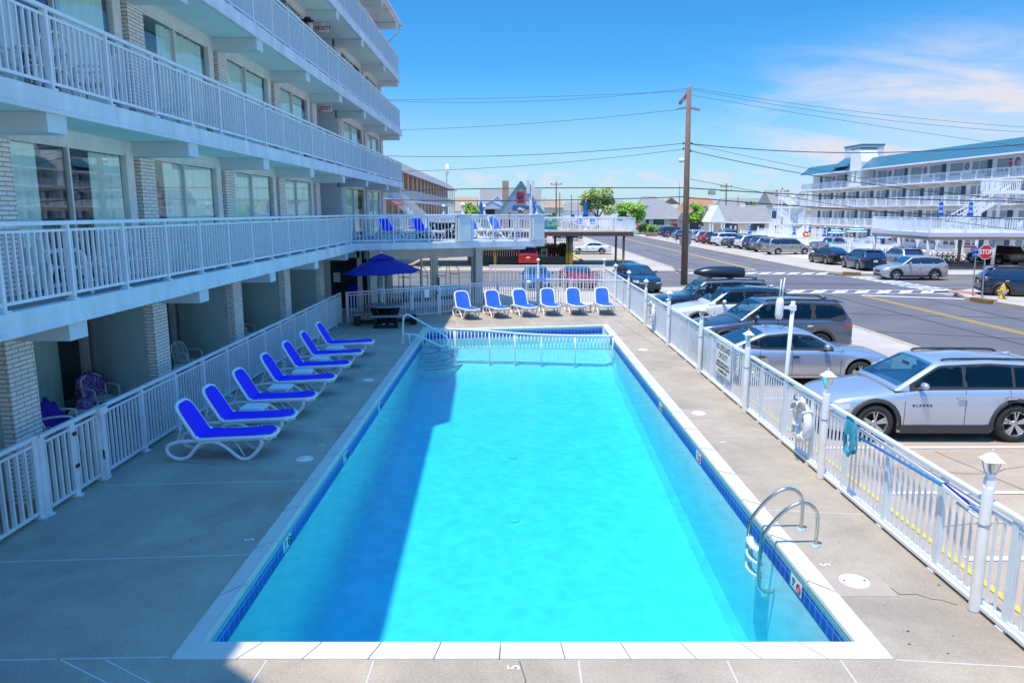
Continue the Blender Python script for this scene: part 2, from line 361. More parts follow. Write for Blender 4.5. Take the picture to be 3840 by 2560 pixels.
# upper window bays
def curtain(parent, y0, y1, z0, z1, x):
    b = MB(); n = max(6, int((y1 - y0) / 0.035)); rows = []
    ph = random.random() * 6
    for j in range(n + 1):
        y = y0 + (y1 - y0) * j / n
        d = 0.036 * math.sin(y * 38 + ph) + 0.022 * math.sin(y * 21 + ph * 2)
        rows.append([(x + d * 0.8, y, z1), (x + d, y, (z0 + z1) / 2 + .2), (x + d * 1.3, y + 0.01 * math.sin(y * 9), z0)])
    b.loft(rows, caps=False); return b.build('curtain', CURTAIN, parent)
bay_curt = {(1,2): [(0.0,.78),(2.25,3.2)], (1,3): [(.62,3.2)], (1,4): [(.35,3.1)], (1,5): [(.1,3.2)], (2,2): [(0,.62),(1.75,3.1)], (2,3): [(0,.35),(.95,3.1)], (2,4): [(0.05,3.2)], (2,5): [(.05,3.0)],
            (1,7): [(0,3.3)], (1,8): [(.2,3.2)], (2,7): [(0,3.6)], (2,8): [(.2,3.2)]}
for i in (1, 2, 3, 4):
    z0 = FL[i] + 0.03; z1 = (FL[i+1] - 0.30) if i < 4 else ROOFB - 0.02
    for k in range(0, len(BEAMY) - 1):
        ya, yb = BEAMY[k] + 0.56, BEAMY[k+1] - 0.20
        if k == 6:      # stair lobby: open recess with grey walls
            b = MB(); b.box(-10.6, -10.5, ya - .3, yb + .1, z0, z1); b.box(-10.5, WX - 0.02, yb, yb + 0.12, z0, z1); b.build('stair_recess', FIN, hotel); continue
        if ya < 2: continue
        fw = MB(); x = WX - 0.10
        fw.box(x - 0.05, x + 0.05, ya, yb, z1 - 0.22, z1 + 0.005)            # header
        fw.box(x - 0.04, x + 0.04, ya, ya + 0.05, z0, z1 - 0.22); fw.box(x - 0.05, x + 0.06, yb - 0.28, yb, z0, z1 - 0.22)
        fw.box(x - 0.05, x + 0.05, ya + .05, yb - .28, z0, z0 + 0.06)
        ym = ya + (yb - ya) * 0.42
        fw.box(x - 0.03, x + 0.045, ym - 0.022, ym + 0.022, z0 + .06, z1 - 0.22)
        fw.box(x - 0.03, x + 0.03, ya + .05, yb - .28, z1 - 0.27, z1 - 0.22)
        fo = fw.build('window', WHITE_OLD, hotel)
        MB().box(x - 0.006, x + 0.006, ya + .05, yb - .28, z0 + .06, z1 - 0.27).build('pane', GLASS, fo)
        for a, c in bay_curt.get((i, k), [(0, .3 + .5*random.random()), (1.2 + .5*random.random(), 3.3)]):
            curtain(fo, ya + .06 + a, min(ya + .06 + c, yb - .3), z0 + .05, z1 - .28, x - 0.09)
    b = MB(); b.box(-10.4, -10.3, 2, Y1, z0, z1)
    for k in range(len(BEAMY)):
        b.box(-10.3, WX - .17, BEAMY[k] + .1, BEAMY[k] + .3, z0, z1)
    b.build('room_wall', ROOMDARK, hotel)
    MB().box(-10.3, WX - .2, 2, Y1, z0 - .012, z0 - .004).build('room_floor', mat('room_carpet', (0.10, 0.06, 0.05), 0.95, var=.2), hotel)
MB().box(-13.9, WX + 0.03, Y1 - 0.12, Y1 + 0.05, 0, ROOFB).build('end_wall', STUCCO, hotel)
MB().box(-12, WX - 0.02, Y1 - 0.55, Y1 - 0.13, 0, ROOFB - .01).build('end_strip', STUCCO, hotel)
MB().box(-14, -13.8, Y0, Y1, 0, ROOFB).build('rear_wall', STUCCO, hotel)
# ground floor: slanted privacy walls behind each pier and sliding doors at the back of the patios
for y in BEAMY[1:7]:
    b = MB(); z1 = FL[1] - 0.295
    p, q = Vector((WX - 0.14, y + 0.02, 0)), Vector((GX, y + 1.55, 0)); d = (q - p).normalized(); n = Vector((-d.y, d.x, 0)) * 0.07
    b.prism([(p-n)[:2], (q-n)[:2], (q+n)[:2], (p+n)[:2]], 0, z1); b.build('privacy_wall', FIN, hotel)
    MB().bar(p - n*1.3, Vector((p.x, p.y, z1)) - n*1.3, 0.05, 0.05).build('wall_edge_trim', WHITE_OLD, hotel)
for k in range(0, 6):
    ya, yb = BEAMY[k] + 1.6, BEAMY[k+1] + 1.3
    fw = MB(); x = GX
    fw.box(x - .05, x + .05, ya, yb, 2.25, 2.74); fw.box(x - .05, x + .06, yb - .18, yb, 0, 2.25); fw.box(x - .04, x + .05, ya, ya + .08, 0, 2.25)
    ym = (ya + yb) / 2; fw.box(x - .03, x + .05, ym - .04, ym + .04, 0, 2.25)
    fo = fw.build('patio_door', WHITE_OLD, hotel)
    MB().box(x - .006, x + .006, ya + .08, yb - .18, 0.05, 2.25).build('pane', GLASS, fo)
    curtain(fo, ya + .1, ym - .05, .05, 2.24, x - .12); curtain(fo, ym, yb - .75, .05, 2.24, x - .12)
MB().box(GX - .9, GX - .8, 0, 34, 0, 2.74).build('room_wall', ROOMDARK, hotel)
# railings of the balconies
def baluster_run(p, q, zf, top, name='railing', parent=None, post_every=1.45, first=0.0, bal=0.135, mats=None, low=0.10, upper=0.13, feet=True, bw=0.024, bd=0.034, postw=(0.05, 0.09), end_posts=True):
    p, q = Vector((p[0], p[1], zf)), Vector((q[0], q[1], zf)); L = (q - p).length; d = (q - p) / L; rz = math.atan2(d.y, d.x)
    b = MB(); zt = top
    c = (p + q) / 2
    b.cbox((c.x, c.y, zf + low), (L, 0.04, 0.04), rz); b.cbox((c.x, c.y, zf + zt - upper), (L, 0.035, 0.035), rz)
    npost = int((L - first) / post_every + 1e-6); posts = [first + i * post_every for i in range(npost + 1)]
    if end_posts:
        if posts[0] > 0.3: posts = [0.0] + posts
        if posts[-1] < L - 0.3: posts.append(L)
    s = bal / 2
    while s < L:
        if min(abs(s - t) for t in posts) > bal * 0.45:
            w = p + d * s; b.cbox((w.x, w.y, zf + (low + zt - upper) / 2), (bw, bd, zt - upper - low), rz)
        s += bal
    r = b.build(name, mats or WHITE, parent)
    h = MB(); h.cbox((c.x, c.y, zf + zt - 0.03), (L + .06, 0.075, 0.06), rz); h.build('handrail', mats or WHITE, r, bevel=0.012)
    for t in posts:
        w = p + d * t; g = MB(); g.cbox((w.x, w.y, zf + zt / 2 - .02), (postw[0], postw[1], zt - .04), rz)
        if feet: g.cbox((w.x, w.y, zf + 0.015), (0.12, 0.14, 0.025), rz)
        g.build('rail_post', mats or WHITE, r)
    return r
for i in (2, 3, 4):
    baluster_run((RX, 5.2 if i == 2 else 12.0), (RX, Y1), FL[i], 1.09, parent=hotel, first=0.75)
baluster_run((RX, 5.2), (RX, 28.4), FL[1], 1.10, parent=hotel, first=0.75)

# exit signs hanging in the stair lobby
def exit_sign(y, z, label, lamps=True):
    t = thing('exit_sign', label, 'exit sign', (-6.95, y, z))
    MB().box(-.19, .19, -.03, .03, -.12, .12).build('housing', SIGNWHITE, t, bevel=.01)
    MB().box(-.03, .03, -.02, .02, .12, .22).build('bracket', SIGNWHITE, t)
    text('lettering', 'EXIT', RED, (0, -.034, 0), (math.pi/2, 0, 0), .19, t, bold=.006)
    if lamps:
        for s in (-.26, .26): MB().lathe([(0,-.06),(.05,-.05),(.065,.03),(0,.04)], (s, -.03, 0.02), 10, axis='y').build('emergency_lamp', GREYMETAL, t)
    return t
exit_sign(28.6, FL[4] - .28 - .33, 'white exit sign with red letters and two lamps under the fourth floor ceiling')
exit_sign(28.6, FL[3] - .28 - .33, 'white exit sign with red letters under the third floor ceiling', False)

# ---------------------------------------------------------------- sun deck across the far end of the pool, lobby below it
DA, DB = Vector((-6.2, 28.4, 0)), Vector((1.45, 32.6, 0)); DD = (DB - DA).normalized(); DN = Vector((-DD.y, DD.x, 0))
deck = thing('sun_deck', 'raised white sun deck on the far side of the pool joined to the balcony', 'deck')
b = MB(); b.prism([DA[:2], DB[:2], (DB + DN * 6.5)[:2], (-6.2, 39.5)], 2.75, 3.03); b.build('deck_slab', STUCCO, deck, bevel=.03)
b = MB(); b.prism([(DA + DN*.15)[:2], (DB + DN * .15 - DD*.15)[:2], (DB + DN * 6.3 - DD*.15)[:2], (-6.25, 39.3)], 3.032, 3.04); b.build('deck_floor', mat('deck_coating', (0.50,0.52,0.53), .8, var=.12), deck)
rA = DA + DN * .06
s1, s2, s3 = 4.55, 5.12, 8.05
baluster_run((rA)[:2], (rA + DD * (s1-.08))[:2], 3.03, 1.10, parent=deck, first=1.75, bal=.15, post_every=1.5)
baluster_run((rA + DD * (s2 + .08))[:2], (rA + DD * (s3-.02))[:2], 3.03, 1.10, parent=deck, first=1.0, bal=.15, post_every=1.05)
baluster_run((DB + DN * 6.3 - DD*8.6)[:2], (DB + DN * 6.3 - DD*.2)[:2], 3.03, 1.10, parent=deck, first=1.0, bal=.15)
for s in (s1 + .27, s3 + .32):
    c = DA + DD * s + DN * .12; g = MB(); g.cbox((c.x, c.y, 3.03 + .53), (.56, .42, 1.06), math.atan2(DD.y, DD.x)); g.cbox((c.x, c.y, 4.12), (.62, .48, .06), math.atan2(DD.y, DD.x)); g.build('deck_pillar', STUCCO, deck, bevel=.01)
LA, LB = Vector((-6.15, 31.5, 0)), Vector((-1.55, 34.5, 0)); LD = (LB - LA).normalized(); LN = Vector((-LD.y, LD.x, 0)); lrz = math.atan2(LD.y, LD.x)
lobby = thing('glazed_lobby', 'glazed lobby front with white header under the sun deck', 'shopfront')
def along(s, n=0, z=0): return LA + LD * s + LN * n + Vector((0, 0, z))
LL = (LB - LA).length
b = MB(); c = along(LL/2, .1); b.cbox((c.x, c.y, 2.50), (LL + .2, .3, .5), lrz); b.build('header_wall', STUCCO, lobby)
b = MB(); c = along(LL/2, .1); b.cbox((c.x, c.y, .12), (LL, .3, .24), lrz); b.build('plinth', STUCCO, lobby)
for s in (.12, LL - .12):
    b = MB(); c = along(s, -.05); b.cbox((c.x, c.y, 1.37), (.36 if s > 1 else .30, .36, 2.74), lrz); b.build('pillar', STUCCO, lobby)
b = MB()
for s in (.3, LL*.46, LL*.55, LL - .35):
    c = along(s, .05); b.cbox((c.x, c.y, 1.25), (.07, .08, 2.0), lrz)
c = along(LL/2, .05); b.cbox((c.x, c.y, 2.22), (LL - .5, .08, .06), lrz); fr = b.build('window_frame', WHITE_OLD, lobby)
b = MB(); c = along(LL/2, .06); b.cbox((c.x, c.y, 1.25), (LL - .6, .012, 2.0), lrz); b.build('pane', GLASS, lobby)
b = MB()
for s in (.2, LL*.5, LL - .2): c = along(s, 4.2); b.cbox((c.x, c.y, 1.37), (.3, .3, 2.7), lrz)
b.build('rear_pillar', STUCCO, lobby)
b = MB(); b.prism([(along(-1)) [:2], along(LL)[:2], along(LL, 4.2)[:2], along(-1, 4.2)[:2]], 0.012, 0.02); b.build('lobby_floor', mat('lobby_tiles', (.22,.16,.11), .4, var=.2), lobby)
b = MB(); c = along(LL + 1.35, .15); b.cbox((c.x, c.y, 2.60), (2.6, .25, .28), lrz); b.build('deck_beam', BEAM, lobby)
# side door of the lobby, facing the pool
b = MB(); b.box(-7.9, -7.8, 31.45, 31.55, 0, 2.4); b.box(-6.62, -6.45, 31.4, 31.6, 0, 2.74); b.box(-7.9, -6.5, 31.4, 31.6, 2.32, 2.74); b.box(-8.6, -7.9, 31.42, 31.58, 0, 2.74)
b.box(-7.8, -6.6, 31.44, 31.56, 0, .14); b.build('entry_frame', BEAM, lobby)
MB().box(-7.8, -6.62, 31.49, 31.51, .14, 2.32).build('entry_pane', GLASS, lobby)
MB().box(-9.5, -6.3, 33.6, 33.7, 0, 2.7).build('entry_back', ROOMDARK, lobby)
MB().box(-9.6, -9.5, 29, 33.7, 0, 2.7).build('entry_side', FIN, lobby)
t = thing('notice_board', 'pale paper notice behind the dark lobby door', 'notice'); MB().box(-7.72, -7.42, 31.66, 31.68, 1.25, 1.66).build('sheet', SIGNWHITE, t)
t = thing('lobby_armchair', 'dark blue upholstered chair inside the lobby door', 'chair', (-6.95, 32.3, 0))
MB().box(-.32, .32, -.3, .3, .1, .45).build('seat', SLING, t, bevel=.05); MB().box(-.32, .32, .2, .34, .45, 1.05).build('backrest', SLING, t, bevel=.05); MB().box(-.42, -.32, -.3, .3, .1, .65).box(.32, .42, -.3, .3, .1, .65).build('armrests', BLACKP, t, bevel=.04)
BRASS = mat('brass', (.60,.42,.20), .25, 1.0, var=.1)
def luggage_cart(c, rz, label):
    t = thing('luggage_cart', label, 'luggage cart', c, rz, 'luggage carts in the lobby')
    MB().box(-.55, .55, -.3, .3, .22, .27).build('platform', mat('cart_carpet', (.05,.12,.10), .95, var=.2), t, bevel=.02)
    b = MB()
    for y in (-.27, .27):
        b.tube([(-.5,y,.25), (-.5,y,1.35), (-.42,y,1.6), (-.2,y*.4,1.82), (.2,y*.4,1.82), (.42,y,1.6), (.5,y,1.35), (.5,y,.25)], .018, 8)
    b.tube([(-.2,-.11,1.82), (-.2,.11,1.82)], .018); b.tube([(.2,-.11,1.82), (.2,.11,1.82)], .018); b.tube([(-.5,-.27,1.3), (-.5,.27,1.3)], .016); b.tube([(.5,-.27,1.3), (.5,.27,1.3)], .016)
    b.build('frame', BRASS, t)
    for x in (-.45, .45):
        for y in (-.22, .22): MB().lathe([(0,-.02),(.1,-.02),(.1,.02),(0,.02)], (x, y, .1), 12, axis='y').build('wheel', BLACKP, t)
for i, s in enumerate((1.4, 2.6, 4.3)):
    c = along(s, .85); luggage_cart((c.x, c.y, .02), lrz + .2*i, ['brass luggage cart behind the lobby glass, nearest the pool umbrella', 'brass luggage cart in the middle of the lobby window', 'brass luggage cart at the street end of the lobby window'][i])
# ================================================================ pool, deck and everything standing on it
CONC = mat('exposed_concrete', (0.52,0.435,0.33), 0.85, var=0.22, scale=0.9, bump=0.25, bscale=120, dirt=(0.31,0.265,0.205), fine=0.45, stain=.20, sscale=.5)
COPING = mat('cast_coping_stone', (0.66,0.63,0.56), 0.7, var=0.12, scale=3, bump=0.15, bscale=50, fine=.3)
JOINT = mat('joint_sealant', (0.60,0.58,0.55), 0.7, var=0.1, scale=8)
PLASTER = mat('pool_plaster', (0.78,0.90,0.92), 0.6, var=0.16, scale=1.6, fine=.40)
TILE = brick_mat('cobalt_pool_tile', (0.012,0.02,0.42), (0.015,0.045,0.50), (0.28,0.42,0.58), 0.156, 0.156, 0.005, offset=0.0, rough=0.5, bump=0.1)
TEALSTRIP = mat('teal_strip', (0.12,0.42,0.46), 0.5, var=0.1, scale=5)
LIDW = mat('skimmer_lid_plastic', (0.80,0.77,0.66), 0.5, var=0.08, scale=9)
PI4 = [(-3.07, 6.71), (3.44, 6.71), (3.43, 27.49), (-3.07, 26.25)]
PO4 = [(-3.29, 6.43), (3.68, 6.43), (3.67, 27.75), (-3.30, 26.5)]
FENCE_PTS = [(-6.35, 28.0), (-4.15, 29.75), (-3.05, 30.6), (1.2, 33.7), (5.0, 33.1)]
b = MB(); zt, zb = 0.0, -0.35
b.prism([(-9.95, -3), (5.22, -3), (5.22, 6.43), (-9.95, 6.43)], zb, zt)
b.prism([(-9.95, 6.43), (-3.29, 6.43), (-3.30, 26.5), (-9.95, 26.5)], zb, zt)
b.prism([(3.68, 6.43), (5.22, 6.43), (5.22, 27.75), (3.67, 27.75)], zb, zt)
b.prism([(-9.95, 26.5), (-3.30, 26.5), (3.67, 27.75), (5.22, 27.75), (5.22, 33.2), (1.2, 33.85), (-6.3, 28.35), (-9.95, 28.35)], zb, zt)
tag(b.build('pool_deck', CONC), kind='structure')
b = MB(); b.prism([(-9.95, 28.35), (-6.3, 28.35), (1.2, 33.85), (5.22, 33.2), (5.22, 40.2), (-1.3, 40.2), (-9.95, 36)], zb, -0.02)
tag(b.build('courtyard_paving', brick_mat('courtyard_pavers', (0.50,0.42,0.33), (0.58,0.49,0.39), (0.36,0.30,0.24), 0.30, 0.15, 0.008, plane='top')), kind='structure')
b = MB(); b.box(-9.9, -6.75, 1, 29, 0.004, 0.012); tag(b.build('patio_floor', mat('brown_patio_tile', (0.42,0.30,0.21), 0.8, var=.25, scale=2)), kind='structure')
# joints between the slabs
b = MB()
def seam(x0, y0, x1, y1, w=0.017): b.bar((x0, y0, 0.001), (x1, y1, 0.001), w, 0.008)
for y in (8.62, 11.2, 14.0, 17.2, 20.4, 23.6): seam(-6.5, y - .2, -3.31, y)
seam(-6.2, 6.38, -3.33, 6.47); seam(3.7, 6.42, 5.1, 6.28); seam(3.70, 10.02, 5.1, 9.86)
for y in (13.6, 17.3, 20.9, 24.4): seam(3.7, y, 5.1, y - .12)
for x in (-2.36, -1.33, 0.64, 2.07, 3.16): seam(x, 6.41, x - .04 + (.0 if x > -2 else -.25), 2)
for x in (-2.0, -0.6, 0.9, 2.35): seam(x, 26.8 + (x + 3.3) * .18, x - .45, 30.4)
seam(3.66, 27.72, 3.55, 31.0); seam(-5.9, 24, -5.9, 27.6)
for (a,c) in (((213,2467),(400,2560)),((397,2475),(560,2560))): p, q = G(*a), G(*c); seam(p.x,p.y,q.x+(q.x-p.x),q.y+(q.y-p.y))  # pale lines drawn in for an unclear shape, not slab joints
tag(b.build('deck_joints', JOINT), kind='structure')
b = MB()
def crack(p, seed):
    rr = random.Random(seed); pts = [Vector((q[0], q[1], 0.002)) for q in p]; out = []
    for i in range(len(pts) - 1):
        for k in range(6): out.append(pts[i].lerp(pts[i+1], k/6) + Vector((rr.uniform(-.05,.05), rr.uniform(-.05,.05), 0)))
    for i in range(len(out) - 1): b.bar(out[i], out[i+1], .008, .004)
crack([(4.2, 28.6), (4.35, 26.5), (4.55, 24.6), (4.75, 22.9)], 1); crack([(4.3, 7.75), (5.0, 7.4)], 2); crack([(0.1, 6.4), (.15, 5.6)], 3); crack([(-6, 12.1), (-4.9, 11.95)], 5)
rr = random.Random(4)
for _ in range(24):
    x, y = (rr.uniform(-6.3,-3.5), rr.uniform(6.2, 15)) if rr.random() < .45 else ((rr.uniform(3.9,5), rr.uniform(6,9)) if rr.random() < .6 else (rr.uniform(-2.5,4.5), rr.uniform(5.6,6.3)))
    r = rr.uniform(.006, .018); b.prism([(x + r*math.cos(a)*1.2, y + r*math.sin(a)) for a in (0,1,2,3,4,5)], 0.001, 0.003)
tag(b.build('deck_stains', mat('dark_gum_spots', (0.10,0.085,0.07), .9, var=.3)), kind='structure')
# coping: single stones
def coping_run(p0, p1, q0, q1, n):
    p0, p1, q0, q1 = [Vector((*a, 0)) for a in (p0, p1, q0, q1)]
    for i in range(n):
        a, c = i/n + (0.0 if i == 0 else .0008), (i+1)/n - (0 if i == n-1 else .0008)
        ia, ic, oa, oc = p0.lerp(p1, a), p0.lerp(p1, c), q0.lerp(q1, a), q0.lerp(q1, c)
        nn = (oa - ia).normalized()
        secs = []
        for (i_, o_) in ((ia, oa), (ic, oc)):
            w = o_ - i_; u = w.normalized()
            def P(s, z): v = i_ + u * s; return (v.x, v.y, z)
            secs.append([P(0.0, -.055), P(-.012, -.02), P(0.0, .012), P(.03, .028), P(.06, .02), P(w.length, .012), P(w.length, -.055)])
        b.loft(secs, ring=True, smooth=False)
b = MB()
coping_run(PI4[0], PI4[1], PO4[0], PO4[1], 11); coping_run(PI4[1], PI4[2], PO4[1], PO4[2], 17)
coping_run(PI4[2], PI4[3], PO4[2], PO4[3], 11); coping_run(PI4[3], PI4[0], PO4[3], PO4[0], 17)
tag(b.build('pool_coping', COPING, fix=True), kind='structure')
# basin with sloping floor
def floor_z(y): 
    pts = [(6.5, -2.15), (10.5, -2.15), (20.4, -1.45), (23.3, -1.2), (24.2, -0.74), (28, -0.62)]
    for (a, za), (c, zc) in zip(pts, pts[1:]):
        if a <= y <= c: return za + (zc - za) * (y - a) / (c - a)
    return pts[-1][1]
b = MB(); ys = [6.71, 7.4, 10.5, 13, 16, 20.4, 23.2, 24.3, 26.25]
def xl(y): return -3.07
def xr(y): return 3.435
rows = []
for y in ys:
    z = floor_z(y); r = .28
    rows.append([(xl(y), y, -.055), (xl(y), y, -.11), (xl(y), y, z + r), (xl(y) + .1, y, z + .08), (xl(y) + r, y, z), (xr(y) - r, y, z), (xr(y) - .1, y, z + .08), (xr(y), y, z + r), (xr(y), y, -.11), (xr(y), y, -.055)])
yr = 27.49; z = -.62
rows.append([(-3.07, 26.25, -.055), (-3.07, 26.25, -.11), (-3.07, 26.25, z+.28), (-2.97, 26.27, z+.08), (-2.79, 26.3, z), (3.15, yr-.05, z), (3.33, yr-.02, z+.08), (3.43, yr, z+.28), (3.43, yr, -.11), (3.43, yr, -.055)])
b.loft(rows[:-2] + rows[-1:], caps=False, smooth=False)
b.poly([(-3.07,6.71,-.055),(-3.07,6.71,-2.15),(3.44,6.71,-2.15),(3.44,6.71,-.055)]); b.poly([(-3.07,26.25,-.055),(3.43,27.49,-.055),(3.43,27.49,-.7),(-3.07,26.25,-.7)])
basin = b.build('pool_basin', PLASTER)
tag(basin, kind='structure')
b = MB()
e = .004
def band(z0, z1, e, m):
    b.quad((-3.07+e, 6.71, z0), (-3.07+e, 26.25, z0), (-3.07+e, 26.25, z1), (-3.07+e, 6.71, z1), m)
    b.quad((3.437-e, 27.49, z0), (3.437-e, 6.71, z0), (3.437-e, 6.71, z1), (3.437-e, 27.49, z1), m)
    b.quad((-3.07, 26.25-e, z0), (3.43, 27.49-e, z0), (3.43, 27.49-e, z1), (-3.07, 26.25-e, z1), m)
band(-.312, -.107, .004, 0); band(-.107, -.055, .006, 1)
tag(b.build('pool_tile_band', [TILE, TEALSTRIP]), kind='structure')
# curved steps in the shallow left corner
b = MB(); bl = MB()
for k, (r, z) in enumerate(((.62, -.42), (1.05, -.62), (1.45, -.80))):
    pts = [(-3.07, 24.55 - r*.95)] + [(-3.07 + r*math.sin(a), 24.55 - r*.95*math.cos(a)) for a in [math.pi*i/20 for i in range(1, 20)]] + [(-3.07, 24.55 + r*.95)]
    b.prism(pts, -1.5, z)
    for i in range(1, len(pts) - 2): bl.bar((*pts[i], z + .004), (*pts[i+1], z + .004), .05, .012)
tag(b.build('pool_steps', PLASTER), kind='structure'); tag(bl.build('step_edge_tiles', mat('navy_step_tile', (.01,.02,.12), .3, var=.2)), kind='structure')
# water: one closed body, clear with a faint blue absorption
W = bpy.data.materials.new('pool_water'); W.use_nodes = True; t = W.node_tree; t.nodes.clear()
tr = t.nodes.new('ShaderNodeBsdfTransparent')
gl = t.nodes.new('ShaderNodeBsdfGlossy'); gl.inputs['Roughness'].default_value = .02
fr = t.nodes.new('ShaderNodeFresnel'); fr.inputs[0].default_value = 1.33
co = t.nodes.new('ShaderNodeTexCoord'); mp = t.nodes.new('ShaderNodeMapping'); mp.inputs['Scale'].default_value = (1.6, 2.4, 1); t.links.new(co.outputs['Object'], mp.inputs[0])
n1 = t.nodes.new('ShaderNodeTexNoise'); n1.inputs['Scale'].default_value = 1.6; n1.inputs['Detail'].default_value = 5; n1.inputs['Distortion'].default_value = .8; t.links.new(mp.outputs[0], n1.inputs['Vector'])
vn = t.nodes.new('ShaderNodeTexNoise'); vn.inputs['Scale'].default_value = 2.2; vn.inputs['Detail'].default_value = 2; t.links.new(co.outputs['Object'], vn.inputs['Vector'])
vm = t.nodes.new('ShaderNodeMixRGB'); vm.blend_type = 'ADD'; vm.inputs[0].default_value = .35; t.links.new(co.outputs['Object'], vm.inputs[1]); t.links.new(vn.outputs['Color'], vm.inputs[2])
vo_ = t.nodes.new('ShaderNodeTexVoronoi'); vo_.feature = 'SMOOTH_F1'; vo_.inputs['Scale'].default_value = 5.5; t.links.new(vm.outputs[0], vo_.inputs['Vector'])
vr = t.nodes.new('ShaderNodeValToRGB'); vr.color_ramp.elements[0].position = .25; vr.color_ramp.elements[0].color = (.87,.935,.95,1); vr.color_ramp.elements[1].position = .62; vr.color_ramp.elements[1].color = (1,1,1,1)  # cell pattern in the water tint imitates caustic ripple light
t.links.new(vo_.outputs['Distance'], vr.inputs[0]); t.links.new(vr.outputs[0], tr.inputs[0])
bp = t.nodes.new('ShaderNodeBump'); bp.inputs['Strength'].default_value = .42; bp.inputs['Distance'].default_value = .05; t.links.new(n1.outputs[0], bp.inputs['Height'])
t.links.new(bp.outputs[0], gl.inputs['Normal']); t.links.new(bp.outputs[0], fr.inputs['Normal'])
mx = t.nodes.new('ShaderNodeMixShader'); t.links.new(fr.outputs[0], mx.inputs[0]); t.links.new(tr.outputs[0], mx.inputs[1]); t.links.new(gl.outputs[0], mx.inputs[2])
va = t.nodes.new('ShaderNodeVolumeAbsorption'); va.inputs[0].default_value = (0.0, 0.912, 0.99, 1); va.inputs[1].default_value = .52
o = t.nodes.new('ShaderNodeOutputMaterial'); t.links.new(mx.outputs[0], o.inputs[0]); t.links.new(va.outputs[0], o.inputs[1])
b = MB(); b.prism([(-3.2, 6.6), (3.55, 6.6), (3.55, 27.6), (-3.2, 26.36)], -2.6, -.20); tag(b.build('pool_water', W), kind='structure')
# depth figures on the tile and the deck
def mark(body, x, y, z, rot, size, m=INK, back=None, nm='depth_marker', lab='black depth figure on a white tile at the pool edge', cat='depth marker', bs=(.34,.16)):
    t = thing(nm, lab, cat, (x, y, z), 0, 'depth markers round the pool'); t.rotation_euler = rot
    if back: MB().box(-bs[0]/2, bs[0]/2, -bs[1]/2, bs[1]/2, -.004, 0.0).build('tile', back, t)
    text('figure', body, m, (-.07 if back else 0, 0, .002), (0,0,0), size, t, .001, bold=.002)
    return t
def no_dive(t, x=.09, m=RED):
    b = MB(); b.tube([(x + .055*math.cos(a), .055*math.sin(a), .004) for a in [2*math.pi*i/20 for i in range(20)]], .008, 6, closed=True); b.bar((x-.038,.038,.004),(x+.038,-.038,.004),.012,.004); b.build('no_diving_symbol', m, t)
for x, sgn in ((-3.058, 1), (3.425, -1)):
    rot = (math.pi/2, 0, sgn*math.pi/2)
    side = 'building side' if sgn > 0 else 'parking side'
    for y, body in ((9.35 if sgn > 0 else 8.2, "9'"), (12.9, "7'"), (16.4, "5'")):
        t = mark(body, x, y, -.185, rot, .15, INK, SIGNWHITE, lab="white tile reading %s feet on the pool's %s" % (body[0], side)); no_dive(t, .09, RED if sgn < 0 else INK)
for x, y, r in ((-3.45, 9.05, 0), (3.82, 8.35, math.pi), (-.28+.3, 6.3, 0), (-3.5, 13.0, 0), (-3.45, 14.9, 0), (3.95, 13.2, math.pi)):
    w = ['beside the left coping nearest the photo edge', 'beside the steel ladder', 'in the middle of the near coping', 'level with the second lounger', 'level with the third lounger', 'near the white skimmer lid by the notice boards'][[(-3.45,9.05),(3.82,8.35),(.02,6.3),(-3.5,13.0),(-3.45,14.9),(3.95,13.2)].index((round(x,2), y))]
    mark('5', x, y, .004, (0,0,r + math.pi/2), .17, mat('stencil_white', (.8,.8,.8), .7, var=.1), None, lab='white painted figure on the deck ' + w)
# skimmer lids
def lid(x, y, r, lab):
    t = thing('skimmer_lid', lab, 'skimmer lid', (x, y, 0), 0, 'skimmer lids in the pool deck')
    MB().box(-.34, .34, -.34, .34, -.01, .004).build('concrete_patch', mat('lid_surround', (.46,.38,.31), .85, var=.2, scale=4, fine=.4), t)
    MB().lathe([(0,.012),(r-.01,.012),(r,.006),(r,.0)], (0,0,.002), 28).build('lid', LIDW, t)
    MB().box(-r*.7-.012, -r*.7+.012, -.012, .012, .012, .017).box(r*.7-.012, r*.7+.012, -.012, .012, .012, .017).build('finger_hole', INK, t)
lid(4.0, 7.95, .17, 'white round skimmer lid nearest the steel ladder'); lid(-3.62, 12.25, .15, 'white round skimmer lid beside the nearest blue lounger'); lid(-3.68, 18.33, .15, 'white round skimmer lid level with the fifth lounger')
lid(4.0, 15.2, .15, 'white round skimmer lid below the notice boards'); lid(4.1, 22.54, .15, 'white round skimmer lid near the far end of the pool')
for y, w in ((8.3, 'nearest'), (12.4, 'middle'), (15.6, 'farthest')):
    t = thing('floor_drain', 'pale round drain on the pool floor, %s of the three' % w, 'drain', (.05, y + 1.6, floor_z(y+1.6) + .01), 0, 'drains on the pool floor'); MB().lathe([(0,.02),(.07,.02),(.10,.0)], n=16).build('cover', PLASTER, t)

